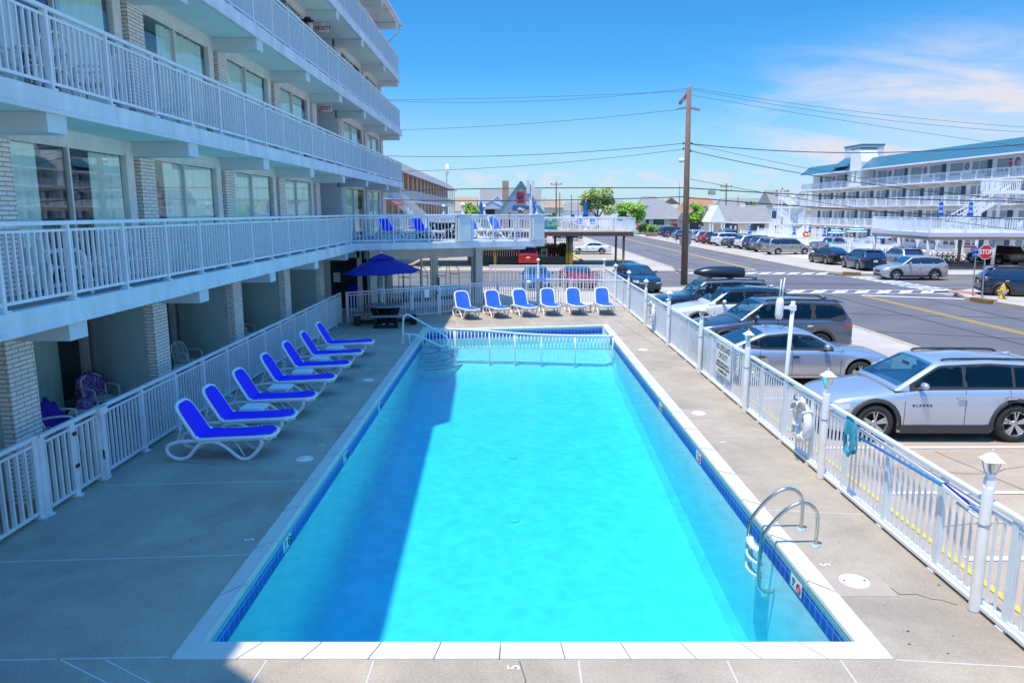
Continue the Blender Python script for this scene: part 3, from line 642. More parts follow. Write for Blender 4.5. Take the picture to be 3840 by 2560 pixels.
# ---------------------------------------------------------------- pool divider, hand rail, ladder
dv = thing('pool_divider', 'white tubular railing dividing the shallow end of the pool', 'railing', group=None)
P0, P1, P2 = Vector((-3.0, 24.26, 0)), Vector((-1.9, 24.13, 0)), Vector((3.34, 23.89, 0))
def dtop(x): 
    u = (x + 3.0) / 6.34; return 0.385 + .02*math.cos(u*math.pi) - .16 * (1/(1+math.exp(-(u-.42)*11)))
def dpt(x):
    return P0.lerp(P1, (x+3)/1.1) if x < -1.9 else P1.lerp(P2, (x+1.9)/5.24)
xs = [-3.0 + 6.34*i/40 for i in range(41)]
hb = [(*dpt(x)[:2], dtop(x)) for x in xs]
MB().tube(hb, .032, 10).build('handrail', WHITE, dv)
b = MB(); b.tube([(*dpt(x)[:2], -.23) for x in (-3.0, -1.9, 3.34)], .022, 8)
n = 54
for i in range(1, n):
    x = -3.0 + 6.34*i/n; p = dpt(x); b.tube([(p.x, p.y, -.23), (p.x, p.y, dtop(x))], .020, 6)
b.build('baluster_panel', WHITE, dv)
for x in (-3.0, -1.9, -.75, .1, .98, 2.1, 3.34):
    p = dpt(x); MB().tube([(p.x, p.y, -.9), (p.x, p.y, dtop(x) - .01)], .024, 8).build('post', WHITE, dv)
def smooth_path(pts, n=6):
    pts = [Vector(p) for p in pts]; out = []
    for i in range(len(pts) - 1):
        p0, p1, p2, p3 = pts[max(i-1,0)], pts[i], pts[i+1], pts[min(i+2, len(pts)-1)]
        for k in range(n):
            u = k/n; out.append(0.5*((2*p1) + (p2-p0)*u + (2*p0-5*p1+4*p2-p3)*u*u + (3*p1-p0-3*p2+p3)*u**3))
    out.append(pts[-1]); return out
hr = thing('step_handrail', 'white looped tube handrail over the pool steps', 'handrail')
yh = 23.75
q = [YP(*c, yh) for c in ((1510,1285),(1511,1215),(1513,1192),(1519,1182),(1530,1180),(1545,1187),(1600,1218),(1655,1249),(1672,1262),(1680,1276),(1676,1289),(1663,1297),(1648,1296),(1610,1278),(1563,1257),(1540,1253),(1512,1253))]
q[0].z = 0
MB().tube(smooth_path(q, 4), .030, 10).build('rail', WHITE, hr)
q2 = YP(1534, 1253, yh); MB().tube([(q2.x, yh, 0), q2], .026, 8).build('post', WHITE, hr)
MB().lathe([(0,.03),(.05,.03),(.06,0)], (q[0].x, yh, 0), 14).lathe([(0,.03),(.05,.03),(.06,0)], (q2.x, yh, 0), 14).build('flange', WHITE, hr)
ld = thing('pool_ladder', 'stainless steel pool ladder with white treads on the right side', 'ladder')
for y in (9.37, 8.88):
    q = [(3.92,y,0),(3.93,y,.25),(3.91,y,.45),(3.83,y,.55),(3.72,y,.585),(3.60,y,.55),(3.45,y,.43),(3.30,y,.24),(3.235,y,.10),(3.215,y,-.06),(3.21,y,-.25),(3.21,y,-.45),(3.23,y,-.58),(3.30,y,-.64),(3.42,y,-.64)]
    MB().tube(smooth_path(q, 5), .0245, 12).build('rail', STEEL, ld)
    MB().lathe([(0,.028),(.06,.025),(.075,0)], (3.92, y, .002), 16).build('flange', mat('flange_plastic', (.35,.46,.47), .5, var=.1), ld)
for z in (-.10, -.28, -.46):
    b = MB()
    for k in range(8):
        u = (k - 3.5)/4; b.cbox((3.205 - .055*(1-u*u) + .03, 8.91 + .43*(k+.5)/8, z), (.085, .055, .03))
    b.build('tread', PLASTIC, ld)

# ---------------------------------------------------------------- loungers
def lounger():
    t = thing('sun_lounger', 'blue sling sun lounger', 'sun lounger')
    prof = [(1.0,.425),(.8,.425),(.4,.405),(0,.388),(-.4,.375),(-.62,.365),(-.8,.335),(-.92,.28),(-.955,.2),(-.91,.10),(-.80,.035),(-.67,.02),(-.54,.07),(-.42,.20),(-.31,.315),(-.16,.355),(-.02,.35),(.1,.305),(.25,.20),(.40,.07),(.49,.025),(.60,.03),(.72,.11),(.84,.25),(.885,.34),(.87,.40)]
    for s in (-1, 1):
        y = .33*s
        MB().tube(smooth_path([(x, y, z) for x, z in prof], 3), .036, 8, flat=.8).build('leg_frame', PLASTIC, t)
    sx = [(1.03,.435),(.97,.45),(.8,.445),(.4,.425),(0,.408),(-.36,.395)]
    b = MB(); b.tube(smooth_path([(-.36,-.33,.395),(0,-.33,.41),(.4,-.33,.428),(.8,-.33,.448),(.98,-.30,.45),(1.05,-.18,.435),(1.065,0,.43),(1.05,.18,.435),(.98,.30,.45),(.8,.33,.448),(.4,.33,.428),(0,.33,.41),(-.36,.33,.395)], 4), .036, 8, flat=1.1)
    b.tube([(1.0,-.3,.40),(1.05,0,.36),(1.0,.3,.40)], .02, 6); b.tube([(-.3,-.33,.38),(-.3,.33,.38)], .022, 6); b.tube([(.55,-.33,.40),(.55,.33,.40)], .022, 6); b.tube([(-.6,-.33,.36),(-.6,.33,.36)], .02, 6)
    b.build('seat_frame', PLASTIC, t)
    b = MB(); rows = []
    for x, z in [(-.36,.437),(-.1,.437),(.2,.447),(.5,.462),(.8,.482),(.93,.49),(1.01,.478)]:
        w = .335 if x < .9 else (.30 if x < .98 else .2)
        rows.append([(x, -w, z + .004), (x, -w*.5, z - .012), (x, 0, z - .018), (x, w*.5, z - .012), (x, w, z + .004)])
    b.loft(rows, caps=False); b.build('seat_sling', SLING, t)
    a = R(59); ca, sa = math.cos(a), math.sin(a)
    def B(s, y, n=0): return (-.38 - ca*s - sa*n*-1*0 - n*sa, y, .40 + sa*s - n*ca*-1*0 + n*-ca*-1)   # s along the back, n towards the rear
    def B(s, y, n=0): return (-.38 - ca*s - sa*n, y, .40 + sa*s - ca*n)
    b = MB(); b.tube(smooth_path([B(0,-.325),B(.3,-.32),B(.55,-.315),B(.70,-.27),B(.755,-.15),B(.765,0),B(.755,.15),B(.70,.27),B(.55,.315),B(.3,.32),B(0,.325)], 4), .036, 8, flat=1.1)
    b.tube([B(.06,-.32,.01), B(.06,.32,.01)], .02, 6); b.build('back_frame', PLASTIC, t)
    b = MB(); rows = []
    for s, w in ((0,.305),(.2,.303),(.4,.30),(.58,.29),(.68,.25),(.735,.15)):
        rows.append([B(s,-w,-.036), B(s,-w*.5,-.026), B(s,0,-.022), B(s,w*.5,-.026), B(s,w,-.036)])
    b.loft(rows, caps=False); b.build('back_sling', SLING, t)
    for s in (-1, 1):
        MB().sphere((-.36, .335*s, .42), .048, 6).build('hinge_knob', PLASTIC, t); MB().bar(B(.42, .27*s, .02), (-.78, .27*s, .30), .035, .02).build('back_strut', PLASTIC, t)
        MB().tube([(.52+.2*(s>0),-.28*-s,.06+.04*(s>0)),(.42+.2*(s>0),.28*s,.25),(.3+.2*(s>0),.28*s,.40)], .012, 6).build('leg_brace', PLASTIC, t)
    return t
L0 = lounger()
LROW = [(12.50,0,'nearest blue lounger in the shaded row along the left fence'), (13.62,.5,'second nearest blue lounger in the shaded row along the left fence'), (15.12,-1,'third lounger of the shaded row, between two white stools'),
        (16.83,.6,'fourth lounger of the shaded row, middle of the seven'), (18.45,-.5,'fifth lounger of the shaded row counted from the near end'), (20.02,.8,'sixth lounger of the shaded row, next to the farthest one'), (21.68,-.4,'farthest lounger of the shaded row, nearest the round umbrella table')]
for i, (y, a, lab) in enumerate(LROW):
    o = L0 if i == 0 else dup(L0, (0,0,0))
    o.location = (-5.13, y, 0); o.scale = (.9,.9,.92); o.rotation_euler.z = R(a); o['label'] = lab; o['group'] = 'loungers along the left fence'
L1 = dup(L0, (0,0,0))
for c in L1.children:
    if 'sling' in c.name: c.data = c.data.copy(); c.data.materials[0] = SLING_SUNLIT
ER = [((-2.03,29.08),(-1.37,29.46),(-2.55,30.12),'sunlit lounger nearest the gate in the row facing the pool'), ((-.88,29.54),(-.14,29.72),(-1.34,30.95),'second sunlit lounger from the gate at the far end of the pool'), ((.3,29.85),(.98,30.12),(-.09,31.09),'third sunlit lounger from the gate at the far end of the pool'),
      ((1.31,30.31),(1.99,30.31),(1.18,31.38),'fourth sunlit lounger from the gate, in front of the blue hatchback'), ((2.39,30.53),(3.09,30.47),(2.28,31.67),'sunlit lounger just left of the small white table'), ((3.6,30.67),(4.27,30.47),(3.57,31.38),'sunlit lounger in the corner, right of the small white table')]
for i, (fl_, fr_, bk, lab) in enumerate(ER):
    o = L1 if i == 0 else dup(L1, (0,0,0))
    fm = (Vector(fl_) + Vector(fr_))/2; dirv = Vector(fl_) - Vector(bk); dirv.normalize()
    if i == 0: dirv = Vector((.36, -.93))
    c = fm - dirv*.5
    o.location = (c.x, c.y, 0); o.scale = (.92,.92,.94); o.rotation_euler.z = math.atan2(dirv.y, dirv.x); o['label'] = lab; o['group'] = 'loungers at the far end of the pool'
for i, (px, lab) in enumerate(((1475,'lounger on the raised deck nearest the hotel wall'), (1598,'second lounger on the raised deck, left of the white pillar'), (1798,'lounger on the raised deck just right of the white pillar'), (1885,'lounger on the raised deck farthest from the hotel'))):
    yy = 31.2 if i < 2 else 33.4
    o = dup(L0 if i < 2 else L1, (0,0,0)); p = YP(px, 880, yy + .3*(i % 2))
    o.location = (p.x, yy + .3*(i % 2), 3.04); o.rotation_euler.z = R(-42); o['label'] = lab; o['group'] = 'loungers on the raised deck'
def side_table():
    t = thing('side_table', 'small white plastic side table', 'side table')
    MB().box(-.225,.225,-.225,.225,.375,.40).box(-.235,.235,-.235,.235,.345,.372).build('table_top', PLASTIC, t, bevel=.012)
    for x in (-.19,.19):
        for y in (-.19,.19): b = MB(); b.loft([[(x*.9-.03,y*.9-.03,.35),(x*.9+.03,y*.9-.03,.35),(x*.9+.03,y*.9+.03,.35),(x*.9-.03,y*.9+.03,.35)],[(x*1.1-.017,y*1.1-.017,0),(x*1.1+.017,y*1.1-.017,0),(x*1.1+.017,y*1.1+.017,0),(x*1.1-.017,y*1.1+.017,0)]], ring=True, smooth=False); b.build('leg', PLASTIC, t)
    return t
T0 = side_table()
for i, (x, y, lab) in enumerate(((-5.2,14.34,'white stool table between the second and third shaded loungers'), (-5.2,16.05,'white stool table between the third and fourth shaded loungers'), (-5.17,17.7,'white stool table between the fourth and fifth shaded loungers'), (-5.17,19.3,'white stool table between the fifth and sixth shaded loungers'), (-5.14,20.9,'white stool table beside the farthest shaded lounger'), (3.2,31.2,'small white table between the two corner sunlit loungers'))):
    o = T0 if i == 0 else dup(T0, (0,0,0)); o.location = (x, y, 0); o.rotation_euler.z = R(3*(i%3)); o['label'] = lab; o['group'] = 'small white side tables'

# ---------------------------------------------------------------- picnic table and umbrella
GREYTOP = mat('grey_recycled_board', (.33,.36,.35), .7, var=.12, scale=5)
pc = Vector((-4.86, 27.9))
t = thing('picnic_table', 'octagonal grey topped picnic table with black legs and benches', 'picnic table', (pc.x, pc.y, 0), R(10))
MB().prism([(.74*math.cos(R(45*k+22)), .74*math.sin(R(45*k+22))) for k in range(8)], .70, .75).build('tabletop', GREYTOP, t, bevel=.008)
b = MB()
for k in range(4):
    a = R(90*k + 45); b.bar((.62*math.cos(a), .62*math.sin(a), .66), (.30*math.cos(a), .30*math.sin(a), .05), .30, .05); b.bar((.1*math.cos(a), .1*math.sin(a), .67), (.65*math.cos(a), .65*math.sin(a), .67), .25, .06)
    b.bar((.25*math.cos(a), .25*math.sin(a), .12), (1.15*math.cos(R(90*k)), 1.15*math.sin(R(90*k)), .12), .08, .12)
b.lathe([(.30,.02),(.30,.5),(.45,.69)], n=8, smooth=False)
b.build('pedestal', BLACKP, t)
for k in range(4):
    a = 90*k; q = [(math.cos(R(a+d))*r, math.sin(R(a+d))*r) for d, r in ((-26,1.28),(26,1.28),(28,.98),(-28,.98))]
    s = MB().prism(q, .41, .45).build('bench', GREYTOP, t, bevel=.006)
    b = MB()
    for d in (-20, 20):
        x, y = math.cos(R(a+d)), math.sin(R(a+d)); b.bar((x*1.02, y*1.02, .2), (x*1.24, y*1.24, .2), .06, .40)
    b.bar((1.1*math.cos(R(a-20)), 1.1*math.sin(R(a-20)), .06), (1.1*math.cos(R(a+20)), 1.1*math.sin(R(a+20)), .06), .2, .08); b.build('bench_leg', BLACKP, s)
pt2 = dup(t, (-3.1, 33.6, 3.04), R(30), 'dark picnic table on the raised deck behind the second lounger')
UMB = mat('navy_canvas', (.012,.009,.24), .85, var=.12, scale=2, bump=.1)
u = thing('patio_umbrella', 'open dark blue umbrella above the octagonal table', 'umbrella', (pc.x + .02, pc.y - .05, 0)); u.rotation_euler = (0, R(-2.2), 0)
b = MB(); n = 8; rows = []
def ring(r, z, sag):
    out = []
    for k in range(n*4):
        a = 2*math.pi*k/(n*4) + R(12); f = (k % 4)/4; s = math.sin(math.pi*f)
        out.append((r*math.cos(a)*(1-.055*s), r*math.sin(a)*(1-.055*s), z - sag*s))
    return out
b.loft([ring(.42,2.49,0), ring(.9,2.27,-.01), ring(1.49,1.98,-.03), ring(1.49,1.96,-.03), ring(.9,2.25,-.01), ring(.42,2.47,0)], ring=True, smooth=False); b.build('canopy', UMB, u)
b = MB(); b.loft([ring(.02,2.70,0), ring(.25,2.62,0), ring(.50,2.50,-.01), ring(.50,2.485,-.01)], ring=True, smooth=False); b.build('vent', UMB, u)
MB().tube([(0,0,.05),(0,0,2.66)], .021, 10).lathe([(0,2.66),(.035,2.68),(.03,2.74),(0,2.78)], n=10).build('pole', PLASTIC, u)
MB().lathe([(0,.10),(.22,.09),(.27,.05),(.27,0)], n=28).lathe([(.05,.1),(.045,.35),(.03,.36)], n=12).build('base', PLASTIC, u)
for k in range(8):
    a = 2*math.pi*k/8 + R(12); MB().bar((.05*math.cos(a), .05*math.sin(a), 2.60), (1.45*math.cos(a), 1.45*math.sin(a), 1.975), .018, .012).bar((.03*math.cos(a), .03*math.sin(a), 1.95), (.75*math.cos(a), .75*math.sin(a), 2.27), .014, .01).build('rib', PLASTIC, u)

# ---------------------------------------------------------------- fences
fl = thing('pool_fence', 'long white picket fence between the patios and the shaded pool deck', 'fence', group='pool fences')
baluster_run((-6.6, 11.35), (-6.6, 28.05), 0, 1.20, name='fence_panel', parent=fl, bal=.118, post_every=1.32, first=0.0, bw=.026, bd=.03, postw=(.09,.06))
f2 = thing('pool_fence', 'older battered white picket fence with a gate, nearest the left photo edge', 'fence', group='pool fences')
baluster_run((-6.62, 3.0), (-6.62, 9.75), 0, 1.20, name='fence_panel', parent=f2, mats=WHITE_OLD, bal=.165, post_every=2.25, first=0.0, bw=.03, bd=.055, postw=(.14,.05))
baluster_run((-6.60, 9.85), (-6.60, 11.27), 0, 1.19, name='gate_panel', parent=f2, mats=WHITE_OLD, bal=.15, post_every=.72, first=.72, bw=.035, bd=.05, postw=(.13,.05))
MB().box(-6.68,-6.52,11.25,11.36,0,1.18).box(-6.57,-6.5,11.2,11.42,1.08,1.2).box(-6.55,-6.5,11.25,11.33,.35,.5).build('gate_post', WHITE_OLD, f2)
for z in (.95, .45): MB().box(-6.57,-6.55,10.55,10.63,z,z+.05).build('latch', INK, f2)
fe = thing('pool_fence', 'white picket fence with a gate behind the sunlit loungers', 'fence', group='pool fences')
for i, (p, q) in enumerate(zip(FENCE_PTS, FENCE_PTS[1:])):
    if i == 1: continue
    baluster_run(p, q, 0, 1.22, name='fence_panel', parent=fe, bal=.125, post_every=1.5, first=0.0, bw=.026, bd=.03)
g0 = thing('pool_gate', 'white picket gate with black latch and a paper notice', 'gate')
p, q = Vector((*FENCE_PTS[1], 0)), Vector((*FENCE_PTS[2], 0)); dgr = (q-p).normalized()
baluster_run((p + dgr*.08)[:2], (q - dgr*.08)[:2], 0, 1.22, name='gate_panel', parent=g0, bal=.125, post_every=3, first=0.0, low=.08)
MB().cbox((q - dgr*.02 + Vector((0,0,1.25)))[:], (.06,.06,.6), math.atan2(dgr.y,dgr.x)).cbox((p + dgr*.06 + Vector((0,0,.95)))[:], (.06,.07,.12)).cbox((p + dgr*.06 + Vector((0,0,.25)))[:], (.06,.07,.12)).cbox((q - dgr*.1 + Vector((0,-.03,.92)))[:], (.09,.05,.06)).build('latch', INK, g0)
c = p.lerp(q, .55); MB().cbox((c.x + .02, c.y - .05, .93), (.22, .012, .34), math.atan2(dgr.y, dgr.x)).build('paper_notice', SIGNWHITE, g0)
fr_ = thing('pool_fence', 'long white picket fence between the pool and the parked cars', 'fence', group='pool fences')
baluster_run((5.08, 3.15), (5.08, 39.9), 0, 1.25, name='fence_panel', parent=fr_, bal=.13, post_every=1.26, first=0.0, bw=.023, bd=.023, postw=(.085,.05))
MB().box(5.02, 5.16, 3, 40, .045, .085).build('bottom_rail', WHITE, fr_)
fs = thing('pool_fence', 'white picket fence along the cross street in front of the parked hatchback', 'fence', group='pool fences')
baluster_run((-1.2, 39.9), (5.0, 39.9), -.02, 1.42, name='fence_panel', parent=fs, bal=.2, post_every=2, first=0.0, bw=.03, bd=.03)
MB().bar((-1.25,34.6,0),(-1.25,39.9,0),.2,.3).build('kerb', CONC, fs)

# ---------------------------------------------------------------- lamp posts and lanterns
def lantern_parts(t, z, s=1.0):
    h = MB(); h.loft([[(x*a*s, y*a*s, z + zz*s) for x, y in ((-1,-1),(1,-1),(1,1),(-1,1))] for a, zz in ((.145,.15),(.15,.16),(.10,.215),(.085,.225),(.055,.27),(.02,.29))], ring=True, smooth=False)
    h.lathe([(0,.36*s),(.014*s,.35*s),(.016*s,.335*s),(.006*s,.32*s),(.02*s,.30*s),(.02*s,.285*s)], (0,0,z), 8); h.build('lantern_roof', PLASTIC, t)
    g = MB(); g.loft([[(x*a*s, y*a*s, z + zz*s) for x, y in ((-1,-1),(1,-1),(1,1),(-1,1))] for a, zz in ((.062,-.06),(.105,.15))], ring=True, smooth=False, caps=False); g.build('glass', LAMPGLASS, t)
    c = MB()
    for x, y in ((-1,-1),(1,-1),(1,1),(-1,1)): c.bar((x*.063*s, y*.063*s, z-.06*s), (x*.107*s, y*.107*s, z+.15*s), .014*s)
    c.loft([[(x*a*s, y*a*s, z + zz*s) for x, y in ((-1,-1),(1,-1),(1,1),(-1,1))] for a, zz in ((.045,-.10),(.07,-.075),(.07,-.055))], ring=True, smooth=False); c.build('cage', PLASTIC, t)
    MB().lathe([(0,-.05),(.02,-.05),(.02,.0),(.03,.04),(.025,.09),(0,.11)], (0,0,z), 10).build('bulb', mat('frosted_bulb', (.75,.74,.68), .4, var=.05), t)
def lamp_post():
    t = thing('lamp_post', 'white lamp post with a lantern on top', 'lamp post')
    MB().lathe([(0,0),(.06,0),(.058,.02),(.056,1.40),(.05,1.42),(0,1.425)], n=20).build('post', WHITE_OLD, t)
    b = MB(); b.loft([[(x*a, y*a, z) for x, y in ((-1,-1),(1,-1),(1,1),(-1,1))] for a, z in ((.042,1.41),(.04,1.49),(.032,1.51),(.03,1.55))], ring=True, smooth=False); b.build('neck', PLASTIC, t)
    b = MB(); b.tube([(.061*math.cos(a), .061*math.sin(a), 1.0) for a in [2*math.pi*i/16 for i in range(16)]], .006, 5, closed=True); b.build('chain', GREYMETAL, t)
    lantern_parts(t, 1.60, .63)
    return t
LP = lamp_post()
lamps = [(5.0, 7.31+.0, 'lamp post nearest the right photo edge beside the swimming pool'), (4.99,11.3,'lamp post in front of the silver crossover between the life ring and the blue net'), (4.99,15.25,'lamp post just right of the two notice boards'), (4.99,19.12,'lamp post just left of the no lifeguard notice'), (4.99,23.14,'lamp post in front of the white crossover'), (4.98,27.19,'lamp post left of the farther life ring'), (4.98,31.27,'lamp post behind the corner lounger'), (4.98,35.29,'lamp post in front of the navy car'), (5.0,39.9,'lamp post at the far street corner of the fence'), (1.42,39.85,'lamp post in front of the blue hatchback')]
for i, (x, y, lab) in enumerate(lamps):
    o = LP if i == 0 else dup(LP, (0,0,0)); o.location = (x, y, 0 if y < 39 else -.02); o.rotation_euler.z = R((i*37) % 20 - 10); o['label'] = lab; o['group'] = 'white lamp posts along the fence'
def deck_lantern(x, y, z, lab, px=None):
    t = thing('deck_lantern', lab, 'lantern', (x, y, z), 0, 'white lanterns on the deck')
    MB().lathe([(0,0),(.11,0),(.12,.03),(.06,.10),(.075,.16),(.05,.24),(.045,.30),(0,.31)], n=14).build('baluster_base', PLASTIC, t); lantern_parts(t, .40, .95); t.scale = (.64,.64,.70)
for s, lab in ((s1 + .27, 'lantern on the left white pillar of the raised deck'), (s3 + .32, 'lantern on the right white pillar of the raised deck')):
    c = DA + DD*s + DN*.12; deck_lantern(c.x, c.y, 4.15, lab)
for px, yy, lab in ((1664, 37.0, 'lantern on the back rail of the raised deck, near the outside stair'), (1817, 38.0, 'lantern on the back rail of the raised deck, under the pointed house')):
    p = YP(px, 803, yy); MB_ = None
    deck_lantern(p.x, yy, 4.13, lab)
b = MB(); p = DA + DD*(s3+.02) + DN*.12; b.tube([(p.x,p.y,3.05),(p.x,p.y,5.45)], .045, 10); b.cbox((p.x-.12,p.y-.06,5.3),(.14,.1,.55)); b.cbox((p.x+.08,p.y-.06,5.35),(.12,.1,.4)); b.tube([(p.x-.05,p.y-.06,5.0),(p.x-.07,p.y-.06,4.5),(p.x-.03,p.y-.05,4.2)], .012, 6)
tag(b.build('antenna_mast', WHITE_OLD), 'white antenna mast beside the right pillar of the raised deck', 'antenna')

# ---------------------------------------------------------------- things hung on the right fence
def life_ring(y, lab, turn):
    t = thing('life_ring', lab, 'life ring', (4.97, y, .70), 0, 'life rings on the fence')
    MB().tube([(0, .27*math.cos(a), .27*math.sin(a)) for a in [2*math.pi*i/28 for i in range(28)]], .075, 10, closed=True).build('ring', PLASTIC, t)
    b = MB()
    for i in range(4):
        a = R(45 + 90*i); b.tube([(.082*math.cos(q), (.27+.082*math.sin(q))*math.cos(a), (.27+.082*math.sin(q))*math.sin(a)) for q in [2*math.pi*k/12 for k in range(12)]], .02, 6, closed=True)
    b.build('band', mat('ring_band', (.72,.73,.74), .5, var=.1), t)
    b = MB(); rr = random.Random(3); 
    for k in range(9):
        pts = [( -.06 - .012*k, -.1 + .012*k + .14*math.cos(a + k), .36 + .10*math.sin(a + k*.7) - .01*k) for a in [2*math.pi*i/10 for i in range(10)]]; b.tube(pts, .014, 5, closed=True)
    b.tube([(-.08,0,.3),(-.08,.03,0),(-.1,-.04,-.3),(-.08,0,-.42),(-.06,.12,-.36),(-.05,.2,-.2)], .009, 5); b.build('rope_coil', mat('white_rope', (.74,.72,.66), .9, var=.15, scale=20), t)
    MB().tube([(-.02,.12,.33),(-.1,.15,.38),(-.09,.13,.46)], .02, 5).build('hook', NETBLUE, t)
life_ring(12.15, 'white life ring with coiled rope hanging on the fence by the silver crossover', 0); life_ring(25.82, 'smaller looking white life ring on the fence near the far lounger', 0)
def fence_sign(y0, y1, z0, z1, name, lab, border):
    t = thing(name, lab, 'notice board', (5.03, (y0+y1)/2, (z0+z1)/2), -math.pi/2); w, h = abs(y1-y0), z1-z0
    MB().box(-w/2, w/2, -.012, .0, -h/2, h/2).build('board', SIGNWHITE, t, bevel=.004)
    b = MB()
    for x0, x1, c, d in ((-w/2+.02, w/2-.02, h/2-.03, h/2-.018), (-w/2+.02, w/2-.02, -h/2+.018, -h/2+.03)): b.box(x0, x1, -.0145, -.0125, c, d)
    b.build('border', border, t)
    return t, w, h
t, w, h = fence_sign(17.72, 16.5, .37, 1.21, 'warning_notice', 'large white notice about no lifeguard hanging on the fence', DARKMETAL)
for s, z, sz, q in (('NO LIFEGUARD', .25, .20, .82), ('ON DUTY', .05, .20, .82), ('PERSONS UNDER THE AGE OF 16', -.115, .085, .80), ('MUST BE ACCOMPANIED BY AN ADULT', -.20, .085, .72), ('NO SWIMMING ALONE', -.315, .085, .80)): text('lettering', s, INK, (0, -.0135, z), (math.pi/2, 0, 0), sz, t, .001, sx=q, bold=.003)
t, w, h = fence_sign(16.36, 15.92, .66, 1.22, 'pool_rules_notice', 'smaller white notice with a blue heading beside the lifeguard notice', BLUEPAINT)
MB().box(-w/2+.02, w/2-.02, -.0145, -.0125, h/2-.12, h/2-.03).build('heading', mat('heading_blue', (.03,.22,.55), .5, var=.05), t)
text('lettering', 'POOL RULES', SIGNWHITE, (0, -.0155, h/2-.075), (math.pi/2, 0, 0), .075, t, .001, sx=.85)
b = MB(); rr = random.Random(2)
for k in range(20): b.box(-w/2+.035, w/2-.035-rr.uniform(0,.13), -.014, -.0125, h/2-.15-k*.0185, h/2-.1425-k*.0185)
b.build('small_print', mat('print_grey', (.22,.24,.26), .6, var=.1), t)
an = thing('wifi_antenna', 'white pole with a small antenna box standing at the fence', 'antenna', (5.14, 13.5, 0)); an.rotation_euler = (0, R(1.5), 0)
MB().tube([(0,0,-.15),(0,0,2.62)], .038, 10).build('pole', WHITE, an)
MB().lathe([(0,-.2),(.05,-.19),(.07,-.12),(.07,.12),(.05,.19),(0,.2)], (-.26,-.04,2.48), 14).build('antenna_box', PLASTIC, an); MB().bar((-.2,-.03,2.5),(0,0,2.5),.05).cbox((0,0,2.5),(.1,.1,.1)).build('bracket', PLASTIC, an)
MB().tube([(-.28,-.04,2.66),(-.27,-.04,3.02)], .012, 6).tube([(-.23,-.04,2.66),(-.21,-.04,3.05)], .012, 6).build('aerial', PLASTIC, an); MB().tube([(-.26,-.04,2.28),(-.27,-.04,2.2),(-.2,-.02,2.1),(-.05,0,2.2)], .006, 5).build('cable', WIRE, an)
nt_ = thing('pool_skimmer_net', 'turquoise leaf net on a long blue pole hanging on the fence', 'pool net')
MB().tube([(4.96,10.08,1.08),(4.97,8.0,1.14),(4.98,7.35,1.10)], .019, 8).build('pole', BRIGHTBLUE, nt_)
fp = smooth_path([(4.93,10.42,1.30),(4.93,10.18,1.28),(4.94,10.12,1.1),(4.94,10.10,.86),(4.93,10.22,.80),(4.93,10.36,.86),(4.93,10.42,1.05),(4.93,10.42,1.30)], 4)
MB().tube(fp[:-1], .014, 6, closed=True).build('net_frame', NETBLUE, nt_)
b = MB(); rows = []
for k in range(6):
    f = k/5; rows.append([(4.93 - .05*math.sin(f*1.57) + .015*math.sin(p.z*40), 10.27 + (p.y-10.27)*(1-.5*f*f), 1.05 + (p.z-1.05)*(1-.35*f) - .16*f*f) for p in fp[:-1]])
b.loft(rows, ring=True, caps=False); b.build('net_bag', NETBLUE, nt_)
br = thing('pool_brush', 'white pool brush on a pale pole hanging below the fence rail', 'pool brush')
MB().tube([(5.0,10.15,1.19),(4.99,8.4,1.17),(4.98,7.38,1.16)], .016, 8).tube([(4.97,7.75,1.05),(4.97,7.36,1.04)], .015, 8).build('pole', mat('pale_pole', (.60,.66,.72), .4, var=.1), br)
MB().bar((4.95,8.0,1.155),(4.95,7.52,1.10),.04,.06).build('brush_head', SIGNWHITE, br, bevel=.01); MB().bar((4.955,8.0,1.185),(4.955,7.52,1.13),.03,.022).build('brush_back', UMB, br)
rb = thing('rescue_board', 'dark red backboard with hand slots standing behind the fence at the photo edge', 'rescue board')
BRD = mat('maroon_board', (.16,.03,.03), .5, var=.15); 
b = MB(); b.vprism([(6.62,.98),(6.76,.60),(6.70,.46),(6.2,.12),(5.9,.12),(5.9,1.05),(6.5,1.05)], 5.20, 5.24, axis='x'); b.build('board', BRD, rb, bevel=.008)
b = MB()
for (y, z, hh) in ((6.70,.60,.17), (6.62,.80,.06), (6.585,.90,.06)):
    b.tube([(5.195, y - .018*math.cos(a)*1.2, z + hh/2*math.sin(a)) for a in [2*math.pi*i/16 for i in range(16)]], .010, 6, closed=True)
b.build('slot_rim', RED, rb); b = MB()
for (y, z, hh) in ((6.70,.60,.15), (6.62,.80,.045)): b.poly([(5.196, y - .014*math.cos(a)*1.2, z + hh/2*math.sin(a)) for a in [2*math.pi*i/16 for i in range(16)]])
b.build('hand_slot', SIGNWHITE, rb)

